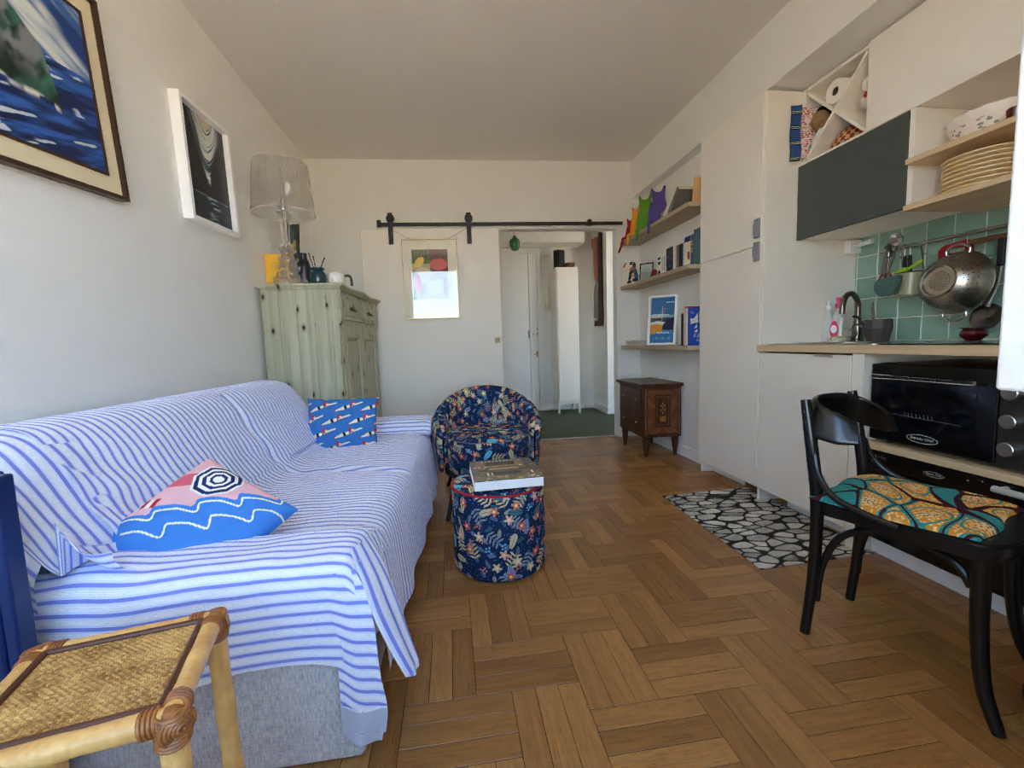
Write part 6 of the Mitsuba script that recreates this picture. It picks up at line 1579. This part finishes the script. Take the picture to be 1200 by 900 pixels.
# ------------------------------------------------------------------ flowered tub chair and pouffe
def floral(p, n, uv):
    base = mix(lin((16, 32, 62)), lin((24, 46, 82)), noise(uv.x * 300, uv.y * 300))
    # tiny white dots
    d, d2, r = voronoi(uv.x * 70, uv.y * 70)
    c = mix(base, mi.Color3f(lin((150, 160, 178))), smoothstep(0.14, 0.09, d) * dr.select(r > 0.45, 0.8, 0.0))
    def layer(c, sc, seed, kind, keep, pal, rot_):
        X = (uv.x * math.cos(rot_) - uv.y * math.sin(rot_)) * sc + seed * 3.7
        Y = (uv.x * math.sin(rot_) + uv.y * math.cos(rot_)) * sc + seed * 1.9
        ix, iy = dr.floor(X), dr.floor(Y)
        h1, h2, h3, h4 = cell_rand(ix, iy, seed), cell_rand(ix, iy, seed + 50), cell_rand(ix, iy, seed + 90), cell_rand(ix, iy, seed + 130)
        x, y = X - ix - 0.5 - (h1 - 0.5) * 0.16, Y - iy - 0.5 - (h2 - 0.5) * 0.16
        a = h3 * 6.2832
        ca, sa = dr.cos(a), dr.sin(a)
        x, y = x * ca - y * sa, x * sa + y * ca
        on = dr.select(h4 < keep, 1.0, 0.0)
        col = mi.Color3f(lin(pal[0]))
        for q, pc_ in enumerate(pal[1:]):
            col = dr.select(h2 * len(pal) > q + 1, mi.Color3f(lin(pc_)), col)
        if kind == 'flower':
            rr_ = dr.sqrt(x * x + y * y); th = dr.atan2(y, x)
            edge = 0.26 + 0.09 * dr.cos(th * 5)
            m_ = smoothstep(edge, edge - 0.04, rr_)
            c2 = mix(col, col * 0.55, smoothstep(0.04, 0.0, dr.abs(dr.abs(dr.sin(th * 2.5)) * rr_ - 0.0)) * 0.6)
            c2 = mix(c2, mi.Color3f(lin((232, 206, 150))), smoothstep(0.10, 0.07, rr_))
            return mix(c, c2, m_ * on)
        if kind == 'sprig':
            # stem with paired leaves
            t_ = y + 0.42
            m_ = smoothstep(0.022, 0.010, dr.abs(x)) * smoothstep(0.42, 0.40, dr.abs(y))
            c = mix(c, col * 0.7, m_ * on)
            k = dr.floor((y + 0.42) / 0.2)
            yy = (y + 0.42) / 0.2 - k - 0.5
            xx = dr.abs(x) - 0.02
            lx_, ly_ = xx * 0.86 + yy * 0.2 * -0.5, xx * 0.5 + yy * 0.2 * 0.86
            e_ = dr.square((lx_ - 0.12) / 0.12) + dr.square((yy * 0.2 - xx * 0.35 + 0.03) / 0.062)
            m2 = smoothstep(1.0, 0.8, e_) * smoothstep(0.42, 0.40, dr.abs(y))
            inner = smoothstep(0.12, 0.06, dr.abs(e_ - 0.45)) * 0.45
            return mix(c, col * (1 - inner), m2 * on)
        if kind == 'leaf':
            e_ = dr.square(y / 0.40) + dr.square(x / (0.17 * (1 - 0.5 * y)))
            m_ = smoothstep(1.0, 0.88, e_)
            vein = smoothstep(0.018, 0.008, dr.abs(x)) + smoothstep(0.3, 0.15, dr.abs(dr.sin((dr.abs(x) * 1.2 - y) * 34))) * 0.5
            return mix(c, mix(col, mi.Color3f(lin((30, 44, 84))), dr.clip(vein, 0, 1) * 0.65), m_ * on)
        if kind == 'berries':
            m_ = 0.0
            for (bx, by, br) in ((0.0, 0.0, 0.10), (0.2, 0.1, 0.085), (-0.16, 0.14, 0.09), (0.05, 0.25, 0.08), (-0.05, -0.2, 0.075)):
                m_ = dr.maximum(m_, smoothstep(br, br - 0.03, dr.sqrt(dr.square(x - bx) + dr.square(y - by))))
            st = smoothstep(0.02, 0.008, dr.abs(x + 0.1 * y)) * smoothstep(0.40, 0.36, dr.abs(y + 0.06))
            c = mix(c, mi.Color3f(lin((120, 118, 96))), st * on)
            return mix(c, col, m_ * on)
        return c
    c = layer(c, 21.0, 3, 'leaf', 0.75, [(104, 118, 146), (50, 92, 100), (150, 146, 126), (84, 104, 130)], 0.4)
    c = layer(c, 17.0, 11, 'berries', 0.55, [(206, 116, 122), (108, 172, 208), (190, 96, 70)], 1.1)
    c = layer(c, 12.5, 21, 'sprig', 0.45, [(206, 190, 150), (130, 140, 150), (196, 178, 130)], 0.2)
    c = layer(c, 12.0, 31, 'leaf', 0.38, [(102, 184, 206), (124, 132, 164), (196, 182, 142), (60, 104, 112)], 0.9)
    c = layer(c, 15.0, 41, 'flower', 0.5, [(206, 116, 84), (216, 164, 150), (190, 88, 70), (202, 186, 150)], 0.6)
    return c
mat('floral_fabric', floral, 0.85, spec=0.15, sheen=0.1)
t = thing('floral_tub_chair', 'dark blue flowered tub armchair facing the viewer beyond the sofa', 'armchair')
AX, AY = 0.205, 2.66
def chair_at(m): return mv(m, AX, AY, 0)
# outer shell: wraps from the left arm front round the back to the right arm front, top edge dips towards the arms
TH0, THS = -0.13, 1.26
def shell(u, v):
    th = np.pi * (TH0 + THS * u)             # 0 = right, pi/2 = back
    b = np.sin(np.clip(th, 0, np.pi))
    fr = np.clip(np.maximum(-th, th - np.pi) / (-TH0 * np.pi), 0, 1)
    rnd = np.sqrt(np.clip(1 - fr ** 4, 0, 1))    # arms close in a round front edge
    top = 0.515 + 0.178 * np.clip(b, 0, 1) ** 0.85 - 0.05 * fr ** 2
    bot = 0.205
    RX, RY = 0.343, 0.315
    tk = 0.085
    pr_k = [0, 0.36, 0.43, 0.5, 0.57, 0.64, 1.0]
    rr_ = np.interp(v, pr_k, [0.03, 0.0, 0.012, 0.040, 0.070, tk, tk + 0.02])
    mid = 0.042
    rr_ = mid + (rr_ - mid) * (0.12 + 0.88 * rnd)
    hz = np.interp(v, pr_k, [0.0, 0.88, 0.965, 1.0, 0.965, 0.88, 0.05])
    hz = 0.5 + (hz - 0.5) * (0.80 + 0.20 * rnd)
    x = (RX - rr_) * np.cos(th)
    y = (RY - rr_) * np.sin(th)
    return x, y, bot + (top - bot) * hz
ms, us = grid(shell, 140, 60)
vs_ = np.array(ms.vertices)
thv = np.pi * (TH0 + THS * us[:, 0])
uvs = np.stack([thv * 0.32, np.where(us[:, 1] < .5, vs_[:, 2], 1.4 - vs_[:, 2])], 1)
add(t + '__shell', chair_at(ms), 'floral_fabric', smooth=True, uv=uvs)
# seat cushion: rounded front, fills the shell
def seat(u, v):
    a = 2 * np.pi * u
    R = np.interp(v, [0, 0.12, 0.45, 0.62, 0.74, 0.86, 1.0], [0.0, 0.12, 0.235, 0.262, 0.268, 0.262, 0.255])
    z = np.interp(v, [0, 0.12, 0.45, 0.62, 0.74, 0.86, 1.0], [0.445, 0.445, 0.438, 0.420, 0.385, 0.345, 0.215])
    sx = np.where(np.sin(a) < 0, 1.0, 1.0)
    return R * np.sign(np.cos(a)) * np.abs(np.cos(a)) ** 0.9 * 1.0, R * np.sin(a) * np.where(np.sin(a) < 0, 1.12, 0.95), z
mse, use = grid(seat, 90, 50)
vse = np.array(mse.vertices)
uve = np.where((use[:, 1] < 0.62)[:, None], vse[:, :2] + 3.0, np.stack([np.arctan2(vse[:, 1], vse[:, 0]) * 0.26 + 5, vse[:, 2]], 1))
add(t + '__seat', chair_at(mse), 'floral_fabric', smooth=True, uv=uve)
mat('dark_hem', (22, 26, 40), 0.9)
add(t + '__underside', chair_at(mv(extr(affinity.scale(Point(0, 0).buffer(1, 32), 0.275, 0.255), 0.03), 0, 0.0, 0.19)), 'dark_hem')
for x in (-0.23, 0.23):
    for y in (-0.20, 0.18):
        add(t + '__leg', tube([(AX + x * 1.16, AY + y * 1.6, 0.002), (AX + x * 0.9, AY + y, 0.205)], [0.010, 0.016], 12), 'matt_black')
# pouffe
t = thing('floral_pouffe', 'round dark blue flowered pouffe with red piping before the tub chair', 'pouffe')
PX, PY, PR_, PH = 0.178, 1.86, 0.203, 0.388
def pouf(u, v):
    a = 2 * np.pi * u
    R = np.interp(v, [0, 0.02, 0.05, 0.5, 0.62, 0.66, 0.7, 1.0], [0.9, 0.985, 1.0, 1.012, 0.995, 0.975, 0.93, 0.0]) * PR_
    z = np.interp(v, [0, 0.02, 0.05, 0.5, 0.62, 0.66, 0.7, 1.0], [0.004, 0.006, 0.018, 0.20, 0.352, 0.366, 0.374, 0.388])
    return PX + R * np.cos(a), PY + R * np.sin(a), z
mp, up_ = grid(pouf, 100, 60)
vp = np.array(mp.vertices)
side = up_[:, 1] < 0.655
uvp = np.where(side[:, None], np.stack([up_[:, 0] * 2 * np.pi * PR_, vp[:, 2]], 1), (vp[:, :2] + 7.3))
add(t + '__body', mp, 'floral_fabric', smooth=True, uv=uvp)
add(t + '__piping', tube([(PX + PR_ * 0.985 * math.cos(a), PY + PR_ * 0.985 * math.sin(a), 0.364) for a in np.linspace(0, 2 * math.pi, 61)[:-1]], 0.005, 8, True), mat('red_piping', (166, 24, 34), 0.8), 'red piping')
# large book lying on the pouffe
def cover(uv):
    L = [(sbox(0, 0.0, 1, 0.20), (110, 98, 70)), (sbox(0, 0.42, 1, 0.62), (66, 46, 34)), (sbox(0.10, 0.5, 0.22, 0.95), (120, 88, 56)), (sbox(0.72, 0.5, 0.84, 0.95), (120, 88, 56)), (sbox(0.2, 0.62, 0.75, 0.68), (150, 116, 78)),
         (sbox(0.24, 0.68, 0.7, 0.90), (44, 34, 28)), (sbox(0.86, 0.3, 1, 1), (60, 54, 44)), (sbox(0, 0.3, 0.1, 1), (74, 82, 74)), (el(0.48, 0.30, 0.26, 0.09), (44, 30, 24)), (sbox(0.2, 0.36, 0.76, 0.44), (96, 66, 40)),
         (sbox(0.26, 0.46, 0.72, 0.56), (150, 124, 88))]
    rg = np.random.default_rng(5)
    for q in range(70):
        x, y = rg.uniform(0, 1), rg.uniform(0, 0.20) if q < 50 else rg.uniform(0.62, 0.66)
        c = [(196, 170, 60), (170, 60, 44), (206, 200, 180), (70, 84, 60), (120, 140, 150), (40, 36, 30)][rg.integers(6)]
        L.append((el(x, y, rg.uniform(0.012, 0.035), rg.uniform(0.01, 0.03)), c))
    for q in range(9): L.append((el(0.20 + q * 0.06, 0.90 + 0.01 * (q % 3), 0.012, 0.022), (226, 222, 206)))
    for x in (0.22, 0.28, 0.88): L.append((sbox(x, 0.22, x + 0.02, 0.34), (222, 214, 190)))
    return paint(uv, (92, 84, 62), L)
t = thing('large_picture_book', 'large thick picture book lying flat on the flowered pouffe', 'book')
e1 = np.array([0.9995, 0.03, 0]); e1 /= np.linalg.norm(e1); e2 = np.array([-e1[1], e1[0], 0])
bo = np.array([0.068, 1.672, 0.3895]); bw, bh, bt = 0.283, 0.30, 0.040
k = (0, 0, 1)
add(t + '__pages', obox(bo + np.array([0.002, 0.0, 0.003]), e1, e2, k, bw - 0.004, bh - 0.003, bt - 0.006, 0.001), mat('page_white', (236, 234, 232), 0.85), 'white page edges')
add(t + '__back_cover', obox(bo, e1, e2, k, bw, bh, 0.0028, 0.0008), 'book_white')
m, UV, C_ = card(bo + np.array([0, 0, bt]), e1, e2, bw, bh, 0.0028, 110, 110, cover)
add(t + '__front_cover', m, mat('glossy_print', VC, 0.2, spec=0.5), 'printed cover photograph', smooth=False, color=C_)

# ------------------------------------------------------------------ black bentwood chair
mat('black_lacquer', (12, 12, 13), 0.22, spec=0.5)
t = thing('bentwood_chair', 'black bentwood chair with wax print seat pad before the ovens', 'chair')
S_ = np.array([0.919, 0.394]); B_ = np.array([-0.394, 0.919])    # to its right side in the picture, and to its back
C0 = np.array([1.335, 1.055])
def cw(m):
    v = np.array(m.vertices)
    xy = C0 + v[:, 0:1] * S_ + v[:, 1:2] * B_
    return tri(np.concatenate([xy, v[:, 2:3]], 1), m.faces)
def P3(l): return [np.array(p, float) for p in l]
SEATZ = 0.452
so = Polygon(spline([(-0.165, 0.185), (0, 0.198), (0.165, 0.185), (0.182, 0.10), (0.196, -0.06), (0.190, -0.17), (0.14, -0.212), (0, -0.224), (-0.14, -0.212), (-0.190, -0.17), (-0.196, -0.06), (-0.182, 0.10)], 120, True))
add(t + '__seat', cw(cat_(extr(so, 0.022, off=SEATZ - 0.022), extr(so.buffer(-0.006), 0.008, off=SEATZ - 0.0005), extr(so.buffer(-0.008), 0.016, off=SEATZ - 0.038))), 'black_lacquer')
for sx in (-1, 1):
    # back leg and post are one bent piece
    pth = spline([(sx * 0.163, 0.212, 0.002), (sx * 0.163, 0.193, 0.22), (sx * 0.166, 0.188, 0.44), (sx * 0.166, 0.206, 0.60), (sx * 0.162, 0.232, 0.765)], 40)
    add(t + '__back_leg', cw(tube(pth, np.interp(np.linspace(0, 1, len(pth)), [0, 0.5, 0.8, 1], [0.014, 0.0185, 0.017, 0.0135]), 14)), 'black_lacquer', 'back leg running up into the post')
    pth = spline([(sx * 0.186, -0.222, 0.002), (sx * 0.172, -0.188, 0.10), (sx * 0.160, -0.172, 0.24), (sx * 0.156, -0.168, 0.418)], 36)
    add(t + '__front_leg', cw(tube(pth, np.interp(np.linspace(0, 1, len(pth)), [0, 0.25, 1], [0.013, 0.0155, 0.0205]), 14)), 'black_lacquer', 'curved front leg')
    # bent brace from post down along the seat edge
    pth = spline([(sx * 0.176, 0.196, 0.60), (sx * 0.186, 0.178, 0.54), (sx * 0.200, 0.13, 0.487), (sx * 0.204, 0.05, 0.462), (sx * 0.200, -0.02, 0.448)], 34)
    add(t + '__side_brace', cw(tube(pth, 0.0095, 10)), 'black_lacquer', 'bent side brace')
    # hoop under the seat between back and front leg
    pth = spline([(sx * 0.148, 0.188, 0.12), (sx * 0.146, 0.176, 0.24), (sx * 0.143, 0.130, 0.350), (sx * 0.140, 0.04, 0.402), (sx * 0.142, -0.05, 0.402), (sx * 0.146, -0.120, 0.375), (sx * 0.150, -0.152, 0.33)], 44)
    add(t + '__under_brace', cw(tube(pth, 0.0105, 10)), 'black_lacquer', 'arched brace under the seat')
for z in (0.695, 0.728):
    for sx in (-1, 1):
        add(t + '__screw', cw(mv(rot(lathe([(0.006, 0), (0.006, 0.004), (0, 0.006)], 10), sx * math.pi / 2, (0, 1, 0)), sx * 0.177, 0.223 + (z - .7) * .2, z)), 'black_metal')
# curved crest rail wrapping forward
cr = spline([(-0.128, 0.105, 0.672), (-0.150, 0.150, 0.684), (-0.150, 0.205, 0.70), (-0.10, 0.245, 0.712), (0.0, 0.262, 0.716), (0.10, 0.245, 0.712), (0.150, 0.205, 0.70), (0.150, 0.150, 0.684), (0.128, 0.105, 0.672)], 64)
hh = np.interp(np.linspace(0, 1, len(cr)), [0, 0.12, 0.3, 0.7, 0.88, 1.0], [0.030, 0.046, 0.052, 0.052, 0.046, 0.030])
tg = np.gradient(cr, axis=0); tg[:, 2] = 0; tg /= np.linalg.norm(tg, axis=1, keepdims=True)
nn_ = np.stack([-tg[:, 1], tg[:, 0], np.zeros(len(cr))], 1)
sec = [(math.copysign(abs(math.cos(a)) ** 0.6, math.cos(a)), math.copysign(abs(math.sin(a)) ** 0.45, math.sin(a))) for a in np.linspace(0, 2 * math.pi, 21)[:-1]]
rows = np.concatenate([np.stack([cr[i] + nn_[i] * 0.011 * c1 + np.array([0, 0, 1]) * hh[i] * c2 + nn_[i] * 0.012 * (c2) * -1.0 for c1, c2 in sec]) for i in range(len(cr))])
fc = []
ns = len(sec)
for i in range(len(cr) - 1):
    for j in range(ns):
        k2 = (j + 1) % ns
        fc += [(i * ns + j, i * ns + k2, (i + 1) * ns + k2), (i * ns + j, (i + 1) * ns + k2, (i + 1) * ns + j)]
v0 = len(rows); rows = np.concatenate([rows, cr[:1], cr[-1:]])
for j in range(ns):
    k2 = (j + 1) % ns
    fc += [(v0, k2, j), (v0 + 1, (len(cr) - 1) * ns + j, (len(cr) - 1) * ns + k2)]
add(t + '__crest_rail', cw(tri(rows, fc)), 'black_lacquer', 'wide curved crest rail')
# seat pad with wax print
def wax(p, n, uv):
    x, y = uv.x * 14.0, uv.y * 14.0
    wx = x + 0.55 * dr.sin(y * 1.1) + 0.4 * noise(x * 0.5, y * 0.5)
    wy = y * 1.35 + 0.5 * dr.sin(x * 0.9 + 1.0)
    d, d2, r = voronoi(wx * 0.62, wy * 0.62)
    e = d2 - d
    spots, s2, sr = voronoi(uv.x * 95, uv.y * 95)
    yel_ = mix(lin((196, 128, 44)), lin((226, 190, 128)), smoothstep(0.42, 0.20, spots))
    core = smoothstep(0.26, 0.20, d) * smoothstep(0.02, 0.05, d)
    dots = smoothstep(0.30, 0.22, spots) * core
    yel_ = mix(yel_, mi.Color3f(lin((236, 206, 150))), core * 0.6)
    yel_ = mix(yel_, mi.Color3f(lin((58, 30, 40))), dots * 0.9)
    band = smoothstep(0.13, 0.16, e)
    lines = smoothstep(0.2, 0.6, dr.sin((wx + wy * 0.6) * 34 + dr.sin(wy * 2) * 2) * 0.5 + 0.5)
    teal = mix(lin((30, 116, 112)), lin((64, 138, 132)), lines)
    brown = mi.Color3f(lin((58, 26, 34)))
    alt = dr.select(cell_rand(dr.floor(wx * 0.62 + 0.5), dr.floor(wy * 0.62 + 0.5), 9) > 0.42, teal, brown)
    c = mix(alt, yel_, band)
    # big teal cells and ring arcs
    c = dr.select(r > 0.62, mix(brown, teal, smoothstep(0.10, 0.13, e)), c)
    ring = smoothstep(0.035, 0.02, dr.abs(d - 0.44)) * dr.select(r < 0.45, 1.0, 0.0) * smoothstep(0.06, 0.1, e)
    c = mix(c, mi.Color3f(lin((40, 130, 124))), ring)
    return mix(c, brown, smoothstep(0.05, 0.03, e))
mat('wax_print', wax, 0.85, spec=0.15)
def pad(u, v):
    a, b = 2 * u - 1, 2 * v - 1
    e = np.clip((1 - np.abs(a) ** 6) * (1 - np.abs(b) ** 6), 0, 1)
    wdt = np.interp(b, [-1, -0.2, 1], [0.180, 0.198, 0.186])
    x = a * wdt - 0.004
    y = b * 0.186 + 0.012 + 0.006 * np.sin(a * 5)
    z = SEATZ + 0.0095 + 0.024 * e ** 0.4 + 0.005 * (1 + b) * e + (meshkit.fbm(np.stack([a * 2.5, b * 2.5, a * 0], -1), 2, 12) - 0.5) * 0.012 * e
    drop = 0.0 * a
    return x - 0.012 * drop, y, z - 0.030 * drop
mpd, upd = grid(pad, 80, 80)
add(t + '__seat_pad', cw(mpd), 'wax_print', 'wax print seat pad in ochre, teal and maroon', smooth=True, uv=upd * [0.37, 0.37])
# black rounded bin cut by the right edge of the picture
add('black_bin', mv(lathe([(0, 0), (0.085, 0.0), (0.102, 0.02), (0.112, 0.09), (0.108, 0.16), (0.092, 0.20), (0.05, 0.214), (0, 0.216)], 36), 1.395, 0.70, 0.001), 'matt_black', 'black rounded bin on the floor at the right edge before the chair', 'bin')
